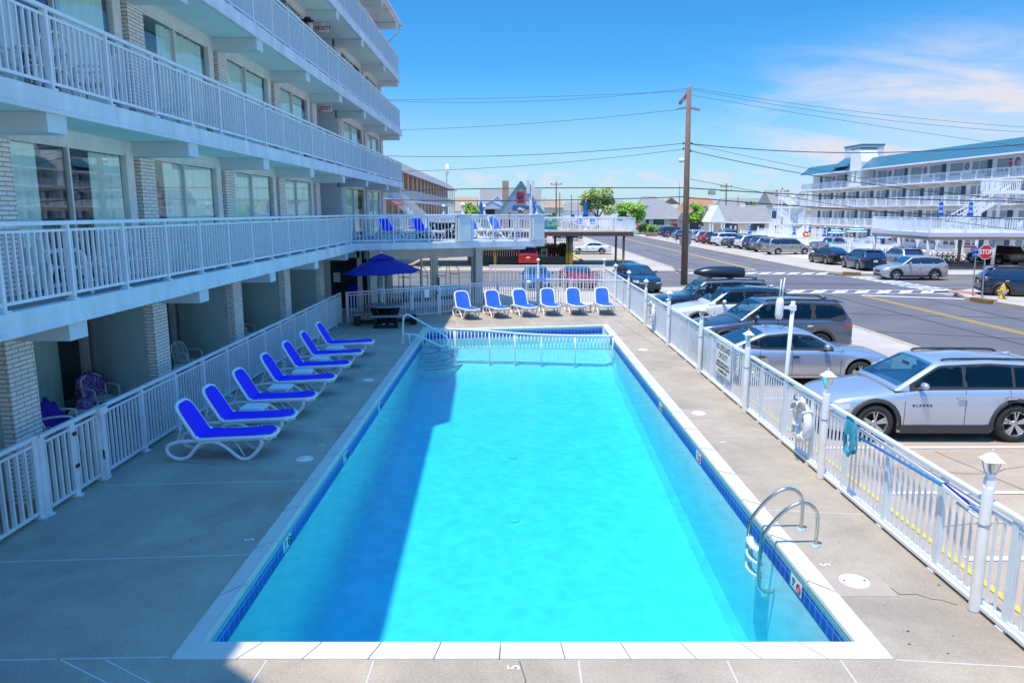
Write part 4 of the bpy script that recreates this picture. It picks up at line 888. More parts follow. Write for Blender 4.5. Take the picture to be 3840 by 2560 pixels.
# ---------------------------------------------------------------- plastic patio chairs
def plastic_chair():
    t = thing('plastic_chair', 'white plastic armchair', 'chair')
    b = MB(); b.loft([[(-.23,-.24,.42),(-.23,.24,.42),(-.23,.24,.40),(-.23,-.24,.40)],[(.0,-.25,.405),(.0,.25,.405),(.0,.25,.385),(0,-.25,.385)],[(.24,-.24,.42),(.24,.24,.42),(.24,.24,.39),(.24,-.24,.39)]], ring=True, smooth=False); b.build('seat', PLASTIC, t)
    b = MB(); arch = smooth_path([(-.22,-.235,.42),(-.29,-.245,.62),(-.34,-.20,.80),(-.37,0,.88),(-.34,.20,.80),(-.29,.245,.62),(-.22,.235,.42)], 4); b.tube(arch, .022, 6)
    for k in range(5):
        y = -.14 + .07*k; top = .865 - 1.4*y*y; b.bar((-.235,y,.42), (-.36+abs(y)*.1, y, top), .035, .014)
    b.build('backrest', PLASTIC, t)
    for s in (-1, 1):
        MB().tube(smooth_path([(-.30,.25*s,.62),(-.1,.275*s,.65),(.12,.275*s,.645),(.20,.265*s,.60),(.22,.255*s,.42)], 3), .022, 6).build('armrest', PLASTIC, t)
        for x, x2 in ((.21,.27), (-.22,-.31)): MB().bar((x,.235*s,.41),(x2,.27*s,0),.045,.03).build('leg', PLASTIC, t)
    return t
PC = plastic_chair()
pch = [(-8.2,12.9,0,25,'white plastic chair with a purple bag and towel on the nearest patio'), (-8.6,14.95,0,-30,'white plastic chair draped with a purple leopard print towel'), (-8.5,18.9,0,-20,'white plastic chair on the second patio, behind the brick pier'), (-8.6,23.3,0,-10,'white plastic chair on the third patio, partly hidden by its pier'),
       (-6.75,11.0,FL[2],160,'white plastic chair behind the third floor railing, nearest the left photo edge'), (-6.7,12.35,FL[2],190,'white plastic chair behind the third floor railing, second from the left edge'), (-6.75,15.2,FL[2],200,'white plastic chair behind the third floor railing near the second window'), (-6.75,17.3,FL[2],170,'white plastic chair behind the third floor railing near the third pier'),
       (-6.7,11.1,FL[1],35,'white plastic chair behind the second floor railing at the first dark window'), (-6.75,13.1,FL[1],-30,'white plastic chair on the second floor balcony, right of the window mullion'), (-6.75,15.9,FL[1],30,'white plastic chair on the second floor balcony near the second window'), (-6.75,17.4,FL[1],-20,'white plastic chair on the second floor balcony near the third brick pier'), (-6.75,20.4,FL[1],20,'white plastic chair on the second floor balcony near the third window')]
for i, (x, y, z, a, lab) in enumerate(pch):
    o = PC if i == 0 else dup(PC, (0,0,0)); o.location = (x, y, z); o.rotation_euler.z = R(a); o['label'] = lab; o['group'] = 'white plastic chairs of the hotel rooms'
for x, y, z, lab in ((-8.5,14.15,0,'white stool table between the two patio chairs'), (-8.35,18.3,0,'white stool table beside the second patio chair'), (-6.75,12.2,FL[1],'white stool table behind the second floor railing'), (-6.75,16.7,FL[1],'white stool table farther along the second floor balcony')):
    o = dup(T0, (x, y, z), .2, lab, 'white stool tables of the hotel rooms')
PURPLE = mat('purple_vinyl', (.07,.01,.42), .2, var=.25, scale=6); LAV = mat('lavender_towel', (.38,.40,.72), .95, var=.15, scale=12, bump=.3)
LEO = bpy.data.materials.new('leopard_towel'); LEO.use_nodes = True; t = LEO.node_tree; bb = t.nodes['Principled BSDF']; bb.inputs['Roughness'].default_value = .95
vo = t.nodes.new('ShaderNodeTexVoronoi'); vo.inputs['Scale'].default_value = 19; co = t.nodes.new('ShaderNodeTexCoord'); t.links.new(co.outputs['Object'], vo.inputs['Vector']); r_ = t.nodes.new('ShaderNodeValToRGB')
r_.color_ramp.interpolation = 'CONSTANT'; r_.color_ramp.elements[0].color = (.30,.16,.50,1); r_.color_ramp.elements[1].position = .22; r_.color_ramp.elements[1].color = (.10,.02,.26,1); e_ = r_.color_ramp.elements.new(.46); e_.color = (.42,.24,.56,1)
t.links.new(vo.outputs['Distance'], r_.inputs[0]); t.links.new(r_.outputs[0], bb.inputs['Base Color'])
def blob(name, label, cat, m, c, pts, parent=None):
    pass
b = MB(); rows = []; rr = random.Random(5)
for k in range(9):
    f = k/8; rows.append([(-8.2 - .30 + .42*f + .03*math.sin(j*2+k), 12.62 + .075*j + .02*math.sin(k+j*3), .44 + (.40*(1-f)**1.5) + .05*math.sin(j*1.7+k) + (.06 if 2 < j < 6 else 0)) for j in range(8)])
b.loft(rows, caps=False); o = b.build('beach_bag', PURPLE); o.modifiers.new('solid','SOLIDIFY').thickness = .06; tag(o, 'shiny purple beach bag lying on the nearest patio chair', 'bag')
b = MB(); rows = []
for k in range(10):
    f = k/9; rows.append([(-8.2 - .15 + .42*f, 12.60 + .08*j, .435 + .025*math.sin(j*2.1+k) - (.16*max(0,f-.75)/.25) + (.03 if j < 2 else 0)) for j in range(8)])
b.loft(rows, caps=False); o = b.build('bath_towel', LAV); o.modifiers.new('solid','SOLIDIFY').thickness = .02; tag(o, 'lavender towel hanging over the seat of the nearest patio chair', 'towel')
b = MB(); rows = []
for k in range(14):
    f = k/13
    for_ = []
    for j in range(9):
        u = (j-4)/4; yy = .30*u
        if f < .45: q = f/.45; x = -.44 - .02*math.sin(j*2); z = .45 + .47*q - .16*u*u*q
        elif f < .55: x = -.40; z = .93 - .14*u*u
        else: q = (f-.55)/.45; x = -.34 + .12*q + .02*math.sin(j*1.6+k); z = .92 - .14*u*u - .42*q
        for_.append((x, yy*(1+.05*math.sin(k)), z))
    rows.append(for_)
b.loft(rows, caps=False); b.xf(Matrix.Translation((-8.6,14.95,0)) @ Matrix.Rotation(R(-30),4,'Z')); o = b.build('beach_towel', LEO); o.modifiers.new('solid','SOLIDIFY').thickness = .02; tag(o, 'purple leopard print towel draped over the back of a patio chair', 'towel')
b = MB(); b.lathe([(0,0),(.11,.0),(.15,.08),(.14,.17),(.11,.2),(0,.17)], (-8.5,14.15,.40), 12); tag(b.build('patterned_pouch', LEO), 'small patterned pouch on the patio stool table', 'bag')
# ================================================================ ground, streets
ASPH = mat('asphalt', (0.20,0.185,0.185), 0.9, var=0.22, scale=.35, bump=.2, bscale=70, fine=.4, stain=.22, sscale=.22)
ASPHN = mat('newer_asphalt', (0.165,0.153,0.158), 0.9, var=0.15, scale=.5, bump=.15, bscale=70, fine=.35, stain=.20, sscale=.25)
LOT = mat('lot_concrete', (0.55,0.43,0.31), 0.88, var=0.24, scale=.55, bump=.25, bscale=60, dirt=(.40,.30,.21), fine=.45, stain=.18, sscale=.45)
WALK = mat('pavement_concrete', (0.56,0.49,0.41), 0.88, var=0.15, scale=.4, dirt=(.46,.40,.33), fine=.3, stain=.16, sscale=.4)
APRON = mat('bleached_apron', (0.68,0.63,0.57), 0.88, var=0.14, scale=.35, dirt=(.56,.50,.43), fine=.3)
LINE = mat('white_road_paint', (0.72,0.71,0.69), 0.75, var=.14, scale=3); YLINE = mat('yellow_road_paint', (.66,.40,.07), .75, var=.14, scale=3)
FARG = mat('far_ground', (0.40,0.36,0.30), .95, var=.3, scale=.03)
ZR = -.32
b = MB(); q_ = -.42
for x0,x1,y0,y1 in ((-2500,2500,-300,-2.9),(-2500,-9.8,-2.9,28.3),(5.15,2500,-2.9,28.3),(-2500,2500,28.3,4500)): b.quad((x0,y0,q_),(x1,y0,q_),(x1,y1,q_),(x0,y1,q_))
tag(b.build('ground', FARG), kind='structure')
b = MB(); b.box(13.2,24.2,-40,45,ZR-.1,ZR); b.box(-200,200,43.8,53.6,ZR-.1,ZR+.003); tag(b.build('road_near', ASPHN), kind='structure')
b = MB(); b.box(13.0,23.4,53.6,420,ZR-.1,ZR+.001); b.box(-200,13,45.0,55.5,ZR-.1,ZR+.006); b.box(26,200,44,53,ZR-.1,ZR+.006); tag(b.build('road_far', ASPH), kind='structure')
b = MB(); b.box(5.22,13.4,-40,43.6,-.5,-.2); tag(b.build('parking_lot', LOT), kind='structure')
b = MB(); b.prism([(11.6,-40),(13.55,-40),(13.5,40),(12.6,43.7),(-12,43.7),(-12,41.6),(5.22,41.6),(11.6,41.6)], -.5, -.19); b.box(-30,5.22,40.2,41.6,-.5,-.2); tag(b.build('pavement_near', WALK), kind='structure')
b = MB(); b.prism([(24.4,-40),(24.4,35),(24.0,38.5),(25.2,41.6),(27.5,42.9),(200,43.9),(200,-40)], -.5, -.18); tag(b.build('pavement_corner', WALK), kind='structure')
b = MB(); b.prism([(23.4,420),(23.4,57),(24.6,53.9),(27.0,52.6),(200,51.8),(200,420)], -.5, -.19); tag(b.build('pavement_hotel', WALK), kind='structure')
b = MB(); b.prism([(24.9,56.3),(28.2,55.6),(200,54.9),(200,57),(31,57),(29.5,60),(28.2,160),(24.9,160)], -.3, -.188); tag(b.build('pavement_strip', mat('worn_pavement', (.54,.46,.37), .88, var=.2, scale=.5, fine=.3)), kind='structure')
b = MB(); b.prism([(28.2,160),(28.2,61),(30.5,57.5),(200,57),(200,160)], -.3, -.184); tag(b.build('hotel_apron', APRON), kind='structure')
b = MB(); b.prism([(13,420),(13,60),(12.3,55.6),(-30,57.3),(-30,420)], -.5, -.2); tag(b.build('pavement_cafe', LOT), kind='structure')
b = MB(); b.prism([(13,420),(13,60),(12.4,56.5),(-30,57.3),(-30,59),(10.4,58.6),(10.6,420)], -.3, -.195); tag(b.build('pavement_edge', WALK), kind='structure')
# kerb stones
b = MB()
def kerb(pts, w=.16):
    for p, q in zip(pts, pts[1:]): b.bar((*p, -.25), (*q, -.25), w, .16)
kerb([(13.52,-40),(13.48,40),(12.6,43.72),(-12,43.75)]); kerb([(24.4,-40),(24.4,35),(24.0,38.5),(25.2,41.6),(27.5,42.95),(120,43.6)]); kerb([(23.4,300),(23.4,57),(24.6,53.85),(27.0,52.55),(120,52.0)]); kerb([(13,300),(13,60),(12.3,55.55),(-30,57.2)])
tag(b.build('kerbs', mat('kerb_stone', (.56,.44,.30), .85, var=.2, scale=1.5)), kind='structure')
b = MB(); b.cbox((24.05,37.2,-.21),(.5,1.3,.2),.1); b.cbox((24.9,53.8,-.21),(1.2,.5,.2),-.5); tag(b.build('storm_drain_inlet', mat('rusty_inlet', (.30,.17,.06), .9, var=.3)), kind='structure')
b = MB(); b.cbox((25.3,40.6,-.175),(1.3,1.5,.012),.5); tag(b.build('tactile_ramp', mat('brick_red_ramp', (.50,.20,.15), .85, var=.15)), kind='structure')
# painted markings
b = MB(); zl = ZR + .012
def stripe(x0,y0,x1,y1,w,m=0): b.bar((x0,y0,zl),(x1,y1,zl),w,.006,m)
stripe(19.38,58.5,19.3,300,.28,1)
for o_ in (-.13,.13): stripe(19.36+o_,40.0,19.75+o_,-30,.11,1)
for o_ in (-.13,.13): stripe(-60,50.0+o_,11,50.0+o_,.11,1); stripe(27.6,48.6+o_,120,48.6+o_,.11,1)
stripe(19.35,40.45,24.0,38.7,.38)
def crosswalk(p, q, w, n, sl):
    p, q = Vector((*p,0)), Vector((*q,0)); d = (q-p).normalized(); nn = Vector((-d.y,d.x,0))
    for s in (0, w): a, c = p+nn*s, q+nn*s; stripe(a.x,a.y,c.x,c.y,.16)
    L = (q-p).length
    for i in range(n):
        s = L*(i+.5)/n; a, c = p+d*(s-sl), p+d*(s+sl)+nn*w; stripe(a.x,a.y,c.x,c.y,.58)
crosswalk((13.4,41.6),(24.6,41.3),1.75,9,.55); crosswalk((26.0,42.7),(25.6,52.6),1.6,10,.0); crosswalk((13.2,54.7),(23.6,53.8),1.9,10,.5); stripe(13.2,58.2,19.3,58.2,.35)
b.build('road_markings', [LINE, YLINE]).update_tag(); tag(bpy.data.objects['road_markings'], kind='structure')
b = MB(); zl = -.188
for y in (8.9, 11.16, 13.45, 17.2, 21.0, 25.1, 28.9, 32.6): b.bar((5.9,y,zl),(11.2,y+.05,zl),.11,.006)
for y in (71, 74.2, 79.3, 84.0, 87, 90): b.bar((28.6,y,-.178),(33.5,y+1.1,-.178),.11,.006)
for x in (33,36,39,42,45): b.bar((x,57.6,-.178),(x-1.6,62.5,-.178),.10,.006)
for x in (-1.5,1.0,-4): b.bar((x-1.2,58.7,-.19),(x-1.2,66,-.19),.10,.006,1)
tag(b.build('bay_lines', [LINE, YLINE]), kind='structure')
b = MB(); b.box(5.70,5.79,2,40,-.19,-.184); tag(b.build('yellow_edge_line', CURBYEL), kind='structure')
b = MB()
crack([(6,12.5),(8.2,12.0),(9.5,12.7),(13,12.2)],7); crack([(7.5,9.2),(8.4,11.0),(7.9,13.6)],8); crack([(6.2,9.9),(9,10.2),(12,9.6)],9); crack([(9.2,11.2),(10.2,13.4)],10); crack([(9,7.3),(11.5,8.7)],11)
for i in range(len(b.v)): b.v[i] = (b.v[i][0], b.v[i][1], b.v[i][2] - .187)
tag(b.build('lot_cracks', mat('crack_dark', (.16,.12,.09), .95, var=.2)), kind='structure')
b = MB()
for p, q in (((13.2,28.3),(24,24.5)), ((14,20),(24,19)), ((13.3,33.5),(24.2,31.2)), ((17.5,43.5),(17.9,22)), ((22,40),(21.6,25)), ((14,47.5),(26,46.5)), ((16,64),(16.3,90)), ((21.5,60),(21.2,110))): b.bar((*p, ZR+.004),(*q, ZR+.004),.09,.004)
tag(b.build('tar_seams', mat('tar_seam', (.045,.043,.046), .8)), kind='structure')
b = MB(); b.lathe([(0,.006),(.38,.006),(.4,0)], (19.9,27.3,ZR+.004), 20); tag(b.build('manhole_cover', mat('iron_cover', (.07,.065,.065), .7, var=.3, scale=10)), 'dark iron manhole cover beside the double yellow line', 'manhole')
# wheel stops
for i, (p, q, lab) in enumerate((((6.35,66.5),(6.35,81),'long yellow parking kerb running away under the terrace'), ((-1.0,64.8),(1.0,64.8),'yellow wheel stop left of the red hatchback'), ((2.6,65.0),(4.2,65.0),'yellow wheel stop right of the red hatchback'), ((26.9,54.4),(29.4,53.8),'pale yellow wheel stop at the hotel corner'))):
    b = MB(); b.bar((*p,-.12),(*q,-.12),.22,.16); tag(b.build('wheel_stop', CURBYEL, bevel=.03), lab, 'wheel stop', 'painted wheel stops')
# ================================================================ cars
CARGLASS = mat('tinted_car_glass', (0.012,0.022,0.05), 0.03, spec=0.9, coat=.5)
WSGLASS = mat('windscreen_glass', (0.012,0.045,0.07), 0.03, spec=0.9, coat=.6)
TYRE = mat('tyre_rubber', (0.035,0.032,0.03), 0.85, var=.2, scale=9)
ALLOY = mat('alloy_wheel', (0.55,0.56,0.58), 0.3, .8, var=.1); ALLOYD = mat('dark_alloy', (0.05,0.05,0.055), 0.35, .5, var=.1)
CLAD = mat('black_cladding', (0.045,0.04,0.038), 0.6, var=.15, scale=4)
LAMPC = mat('headlamp_lens', (0.62,0.66,0.68), 0.08, spec=.9, coat=1); TAIL = mat('tail_lamp_lens', (0.50,0.012,0.012), 0.1, coat=1); CHROME = mat('chrome_trim', (0.75,0.75,0.76), 0.12, 1.0)
PLATE = mat('yellow_number_plate', (0.72,0.62,0.30), 0.5, var=.1, scale=12); AMBER = mat('amber_lens', (.75,.22,.02), .15, coat=1)
SEAM = mat('panel_gap', (0.02,0.02,0.022), 0.8)
def paint(name, col, metal=.35, rough=.28): return mat(name, col, rough, metal, var=.03, scale=2, coat=1.0)
def lerp_tab(tab, x):
    if x <= tab[0][0]: return tab[0][1]
    for (a, u), (b, v) in zip(tab, tab[1:]):
        if x <= b:
            f = (x-a)/(b-a) if b > a else 0; return u + (v-u)*f
    return tab[-1][1]
def smooth_tab(tab, x, s=.12):
    return (lerp_tab(tab, x-s) + 2*lerp_tab(tab, x-s/2) + 2*lerp_tab(tab, x) + 2*lerp_tab(tab, x+s/2) + lerp_tab(tab, x+s))/8
# distances from the nose: fo front overhang, cow windscreen foot, rf roof front, rr roof rear, rb rear glass foot, dk deck height behind the cabin
KINDS = {
 'crossover': dict(L=4.86, W=1.92, H=1.68, wb=2.863, fo=.95, hood=.98, cow=1.40, belt=1.12, wsx=1.32, rf=2.25, rr=4.30, rb=4.78, deck=1.12, r=.395, wins=[(1.72,2.72),(2.80,3.72),(3.78,4.42)], tum=.36),
 'suv':       dict(L=4.92, W=1.97, H=1.76, wb=2.90, fo=.95, hood=1.04, cow=1.35, belt=1.17, wsx=1.30, rf=2.10, rr=4.50, rb=4.86, deck=1.17, r=.38, wins=[(1.65,2.62),(2.70,3.55),(3.72,4.60)], tum=.30),
 'bigsuv':    dict(L=5.3, W=2.02, H=1.93, wb=3.1, fo=.98, hood=1.16, cow=1.35, belt=1.24, wsx=1.35, rf=2.05, rr=5.05, rb=5.25, deck=1.24, r=.42, wins=[(1.7,2.6),(2.7,3.6),(3.7,5.0)], tum=.26),
 'boxysuv':   dict(L=4.85, W=1.99, H=1.80, wb=2.775, fo=.92, hood=1.10, cow=1.38, belt=1.19, wsx=1.35, rf=1.98, rr=4.58, rb=4.80, deck=1.19, r=.37, wins=[(1.62,2.62),(2.72,3.55),(3.66,4.58)], tum=.26),
 'smallsuv':  dict(L=4.60, W=1.86, H=1.69, wb=2.69, fo=.93, hood=1.00, cow=1.30, belt=1.13, wsx=1.28, rf=2.05, rr=4.05, rb=4.55, deck=1.13, r=.36, wins=[(1.62,2.55),(2.63,3.45),(3.52,4.2)], tum=.32),
 'sedan':     dict(L=4.85, W=1.83, H=1.45, wb=2.80, fo=.96, hood=.88, cow=1.42, belt=.98, wsx=1.40, rf=2.25, rr=3.45, rb=4.35, deck=1.05, r=.335, wins=[(1.78,2.72),(2.80,3.62),(3.66,3.98)], tum=.42),
 'minivan':   dict(L=5.05, W=1.96, H=1.76, wb=3.03, fo=.98, hood=.98, cow=1.15, belt=1.08, wsx=1.00, rf=1.95, rr=4.75, rb=5.0, deck=1.08, r=.34, wins=[(1.55,2.5),(2.58,3.7),(3.78,4.78)], tum=.30),
 'pickup':    dict(L=5.07, W=1.86, H=1.74, wb=3.07, fo=.90, hood=1.06, cow=1.38, belt=1.18, wsx=1.32, rf=1.98, rr=3.10, rb=3.35, deck=1.17, r=.38, wins=[(1.62,2.42),(2.50,3.14)], tum=.30, bed=3.40),
 'hatch':     dict(L=4.05, W=1.74, H=1.48, wb=2.49, fo=.80, hood=.90, cow=1.05, belt=.98, wsx=1.0, rf=1.85, rr=3.45, rb=3.98, deck=.98, r=.31, wins=[(1.42,2.3),(2.38,3.3)], tum=.38),
 'coupe':     dict(L=4.75, W=1.88, H=1.38, wb=2.72, fo=.92, hood=.92, cow=1.55, belt=.99, wsx=1.55, rf=2.25, rr=3.0, rb=3.85, deck=1.06, r=.34, wins=[(1.95,2.9),(2.98,3.3)], tum=.42),
}
CLEARGL = glass_mat('clear_car_glass', (.40,.58,.60), .03, k=.25); PRIVGL = glass_mat('privacy_car_glass', (.10,.12,.16), .04, k=.4)
SEAT = mat('dark_seat_fabric', (.045,.045,.05), .85, var=.2, scale=6)
def add_wheel(t, x, y, r, side, rimm, spokes=5, w=.22):
    wh = bpy.data.objects.new('wheel', None); COL.objects.link(wh); wh.parent = t; wh.location = (x, y, r); wh.empty_display_size = .1
    MB().lathe([(r*.64,-w/2),(r*.90,-w/2),(r*.98,-w*.38),(r,-w*.2),(r,w*.2),(r*.98,w*.38),(r*.90,w/2),(r*.64,w/2),(r*.62,0)], n=28, axis='y').build('tyre', TYRE, wh)
    b = MB(); s = side
    b.lathe([(r*.66, s*w*.46),(r*.63, s*w*.47),(r*.60, s*w*.40),(r*.56, s*w*.16),(.01, s*w*.10)], n=24, axis='y', m=1)
    b.lathe([(r*.67, s*w*.44),(r*.67, s*w*.50),(r*.625, s*w*.50),(r*.615, s*w*.40)], n=28, axis='y')
    for k in range(spokes):
        a = 2*math.pi*k/spokes + .3
        for d in (-.16, .16):
            b.bar((r*.10*math.cos(a), s*w*.36, r*.10*math.sin(a)), (r*.625*math.cos(a+d), s*w*.43, r*.625*math.sin(a+d)), .026, .052)
    b.lathe([(0, s*w*.46),(r*.14, s*w*.44),(r*.17, s*w*.34)], n=14, axis='y')
    b.build('rim', [rimm, ALLOYD], wh)
def make_car(name, label, kind, col, group=None, roof=None, clad=True, rims=None, rails=False, plate_rear=True, detail=2, hood=None, interior=False):
    k = KINDS[kind]; L, W, H, wb = k['L'], k['W'], k['H'], k['wb']; hw = W/2
    t = thing(name, label, 'car' if kind not in ('pickup',) else 'pickup truck', group=group)
    OX = k['fo'] + wb/2                       # nose distance of the origin (mid wheelbase)
    X = lambda d: OX - d                      # nose distance -> local x (front = +x)
    fa, ra = k['fo'], k['fo'] + wb; r = k['r']; AR = r + .065
    top = [(0,k['hood']*.70),(.05,k['hood']*.78),(.22,k['hood']*.90),(.6,k['hood']*.97),(k['cow'],k['hood']+ (k['belt']-k['hood'])*.6),(k['cow']+.4,k['belt']),(k['rb']-.2,k['belt']+.02),(k['rb'],k['deck']),(L-.12,k['deck']-.015),(L-.03,k['deck']-.08),(L,k['deck']-.22)]
    if kind not in ('sedan','coupe','pickup'): top = top[:7] + [(L-.08,k['belt']),(L-.02,k['belt']-.06),(L,k['belt']-.18)]
    wid = [(0,.70),(.05,.80),(.18,.90),(.45,.97),(.9,1.0),(L-1.0,1.0),(L-.4,.97),(L-.12,.93),(L-.03,.88),(L,.82)]
    bot = [(0,.34),(.06,.24),(.3,.20),(L-.4,.22),(L-.06,.30),(L,.42)]
    def arch(d):
        z = 0
        for c in (fa, ra):
            q = AR*AR - (d-c)**2
            if q > 0: z = max(z, r + math.sqrt(q))
        return z
    def sec(d):
        w = hw*lerp_tab(wid, d); zt = smooth_tab(top, d, .05); zb = lerp_tab(bot, d); za = arch(d); zz = max(zb, za)
        zm = max(.50*(zt+zb) - .04, za + .02); zs = max(zt - .13, zm + .02)
        return [(0, zz), (w*.84, zz), (w*.965, zz), (w*.99, zz + .012 if za else zz + .06), (w*1.0, zm), (w*.985, zs), (w*.945, zt - .035), (w*.86, zt), (w*.45, zt + .016), (0, zt + .022)]
    ds = sorted(set([0, .02, .05, .1, .18, .3, .45, .6, L-.6, L-.4, L-.25, L-.12, L-.06, L-.03, L] + [fa + AR*math.cos(math.pi*i/14)*.9999 for i in range(15)] + [ra + AR*math.cos(math.pi*i/14)*.9999 for i in range(15)] + [fa-AR-.004, fa+AR+.004, ra-AR-.004, ra+AR+.004] + [fa+AR + (wb-2*AR)*i/6 for i in range(1,6)] + [k['rb'], k['cow']]))
    ds = [d for d in ds if 0 <= d <= L]
    b = MB(); secs = []
    for d in ds:
        h = sec(d); secs.append([(X(d), y, z) for y, z in h] + [(X(d), -y, z) for y, z in h[-2:0:-1]])
    nn = len(secs[0])
    b.loft(secs, ring=True, mfun=lambda i, j: 1 if (j < 2 or j >= nn-2 or (interior and 7 <= j <= 10 and ds[i] > k['wsx']+.1 and ds[i] < k['rb']-.1)) else (3 if hood and j in (6,7,8,9,10,11) and ds[i] < k['cow'] else 0))
    # cabin
    gtop = [(k['wsx'], k['belt']-.03), (k['rf'], H-.045), ((k['rf']+k['rr'])/2, H), (k['rr'], H-.05), (k['rb'], k['deck']+.0), (k['rb']+.02, k['deck']-.05)]
    def wside(z): return hw*.925 - (z - k['belt'])*k['tum']
    def gz(d): return smooth_tab(gtop, d, .10)
    gd = [k['wsx'] + (k['rb'] + .015 - k['wsx'])*i/30 for i in range(31)]
    gs = []
    for d in gd:
        zt = max(gz(d), k['belt']-.02); zr = max(zt - .075, k['belt']-.03); zl = k['belt'] - .05
        taper = 1.0 - .10*max(0, (d - k['rr']))/max(.3, k['rb']-k['rr']+.01)
        h = [(wside(zl)*taper, zl), (wside(zr)*taper, zr), ((wside(zr)-.035)*taper, max(zt-.03, zr)), ((wside(zr)-.11)*taper, zt - .008), ((wside(zr)-.11)*.5*taper, zt + .012), (0, zt + .018)]
        gs.append([(X(d), y, z) for y, z in h] + [(X(d), -y, z) for y, z in h[-2::-1]])
    o0 = len(b.f)
    b.loft(gs, mfun=lambda i, j: (2 if (roof and 1 <= j <= 8 and gd[i] > k['rf']-.25) else 0), caps=True)
    wa, wc = k['wins'][0][0], k['wins'][-1][1]
    if interior:
        ng = len(gs[0]) - 1; drop = set(); ra_, rc_ = (k['rr']+.05, k['rb']-.12) if kind in ('sedan','coupe') else (k['rr']+.08, k['rb']-.04)
        for i in range(len(gs)-1):
            a_, c_ = gd[i], gd[i+1]
            for j in range(ng):
                if j in (0, ng-1) and a_ > wa-.10 and c_ < wc+.08: drop.add(o0 + i*ng + j)
                if j in (3,4,5,6) and (a_ > k['wsx']+.07 and c_ < k['rf']-.03 or a_ > ra_-.03 and c_ < rc_+.03): drop.add(o0 + i*ng + j)
        keep = [q for q in range(len(b.f)) if q not in drop]; b.f = [b.f[q] for q in keep]; b.mi = [b.mi[q] for q in keep]; b.sm = [b.sm[q] for q in keep]
        for sy in (-1, 1):
            q = MB(); dsx = fa + 1.28; zs = k['belt']-.42
            q.cbox((X(dsx), sy*hw*.42, zs), (.50,.50,.14)); q.loft([[(X(dsx+.20+u), sy*hw*.42+v*w_, zz) for u, v in ((0,-1),(.12,-1),(.12,1),(0,1))] for w_, zz, u0 in ((.25,zs,0),(.25,zs+.45,0),(.18,zs+.62,0))], ring=True, smooth=False); q.cbox((X(dsx+.30), sy*hw*.42, zs+.72), (.10,.27,.17)); q.build('front_seat', SEAT, t, bevel=.03)
        q = MB(); dsx = ra - .62; q.cbox((X(dsx), 0, zs), (.5,hw*1.5,.14)); q.cbox((X(dsx+.30), 0, zs+.32), (.14,hw*1.5,.58)); q.cbox((X(dsx+.34), hw*.4, zs+.68), (.09,.26,.15)); q.cbox((X(dsx+.34), -hw*.4, zs+.68), (.09,.26,.15)); q.build('rear_seat', SEAT, t, bevel=.03)
        q = MB(); q.cbox((X(k['wsx']+.50), 0, k['belt']-.10), (.55,hw*1.6,.16)); q.build('dashboard', SEAT, t, bevel=.04)
        q = MB(); q.tube([(X(fa+.98)+.05*math.sin(a), hw*.42+.18*math.cos(a), k['belt']-.06+.17*math.sin(a)) for a in [2*math.pi*i/16 for i in range(16)]], .016, 6, closed=True); q.bar((X(fa+.98), hw*.42-.17, k['belt']-.06), (X(fa+.98), hw*.42+.17, k['belt']-.06), .03); q.build('steering_wheel', SEAT, t)
        q = MB(); q.cbox((X(k['rf']-.28), 0, H-.20), (.03,.24,.07)); q.build('rear_view_mirror', SEAT, t)
    b.build('body', [col, CLAD, roof or col, hood or col], t)
    # glass
    def topglass(nm, da, db, m, inset=.06, n=8, off=.012):
        g = MB(); rows = []
        for i in range(n+1):
            d = da + (db-da)*i/n; e = .02; zt = gz(d); sl = (gz(d+e)-gz(d-e))/(2*e); nl = math.hypot(1, sl); nx, nz_ = sl/nl, 1/nl   # d grows to the rear: slope up means normal forward
            zr = zt - .075; taper = 1.0 - .10*max(0, (d - k['rr']))/max(.3, k['rb']-k['rr']+.01); w = (wside(max(zr, k['belt']-.03))-.11)*taper - inset*.2
            row = []
            for u in (-1,-.6,-.2,.2,.6,1):
                z = zt + .018 - .026*abs(u); row.append((X(d) + nx*off*1.0, w*u, z + nz_*off))
            rows.append(row)
        g.loft(rows, caps=False); g.build(nm, m, t)
    topglass('windscreen', k['wsx']+.10, k['rf']-.06, CLEARGL if interior else WSGLASS)
    if kind != 'pickup': topglass('rear_window', k['rr']+.05 if kind in ('sedan','coupe') else k['rr']+.08, k['rb']-(.12 if kind in ('sedan','coupe') else .04), PRIVGL if interior else CARGLASS)
    else: topglass('rear_window', k['rr']+.05, k['rb']-.02, CARGLASS)
    for s in (-1, 1):
        tr_ = MB(); allr = []
        for wi, (a, c) in enumerate(k['wins']):
            g = MB(); rows = []
            for i in range(11):
                d = a + (c-a)*i/10; zlo = k['belt'] + .035; zhi = gz(d) - .115
                last = wi == len(k['wins'])-1
                if last: zhi = min(zhi, H-.15 - max(0,(d-(c-.32)))*.5); zlo += max(0, (d-(c-.45)))*.30
                if zhi < zlo + .015: zhi = zlo + .015
                taper = 1.0 - .10*max(0, (d - k['rr']))/max(.3, k['rb']-k['rr']+.01)
                rows.append([(X(d), s*(wside(zlo)*taper + .007), zlo), (X(d), s*(wside(zhi)*taper + .007), zhi)])
            g.loft(rows, caps=False, smooth=False); g.build('side_window', (CLEARGL if (wi == 0 or kind == 'sedan') else PRIVGL) if interior else CARGLASS, t); allr += rows
        n_ = len(allr)
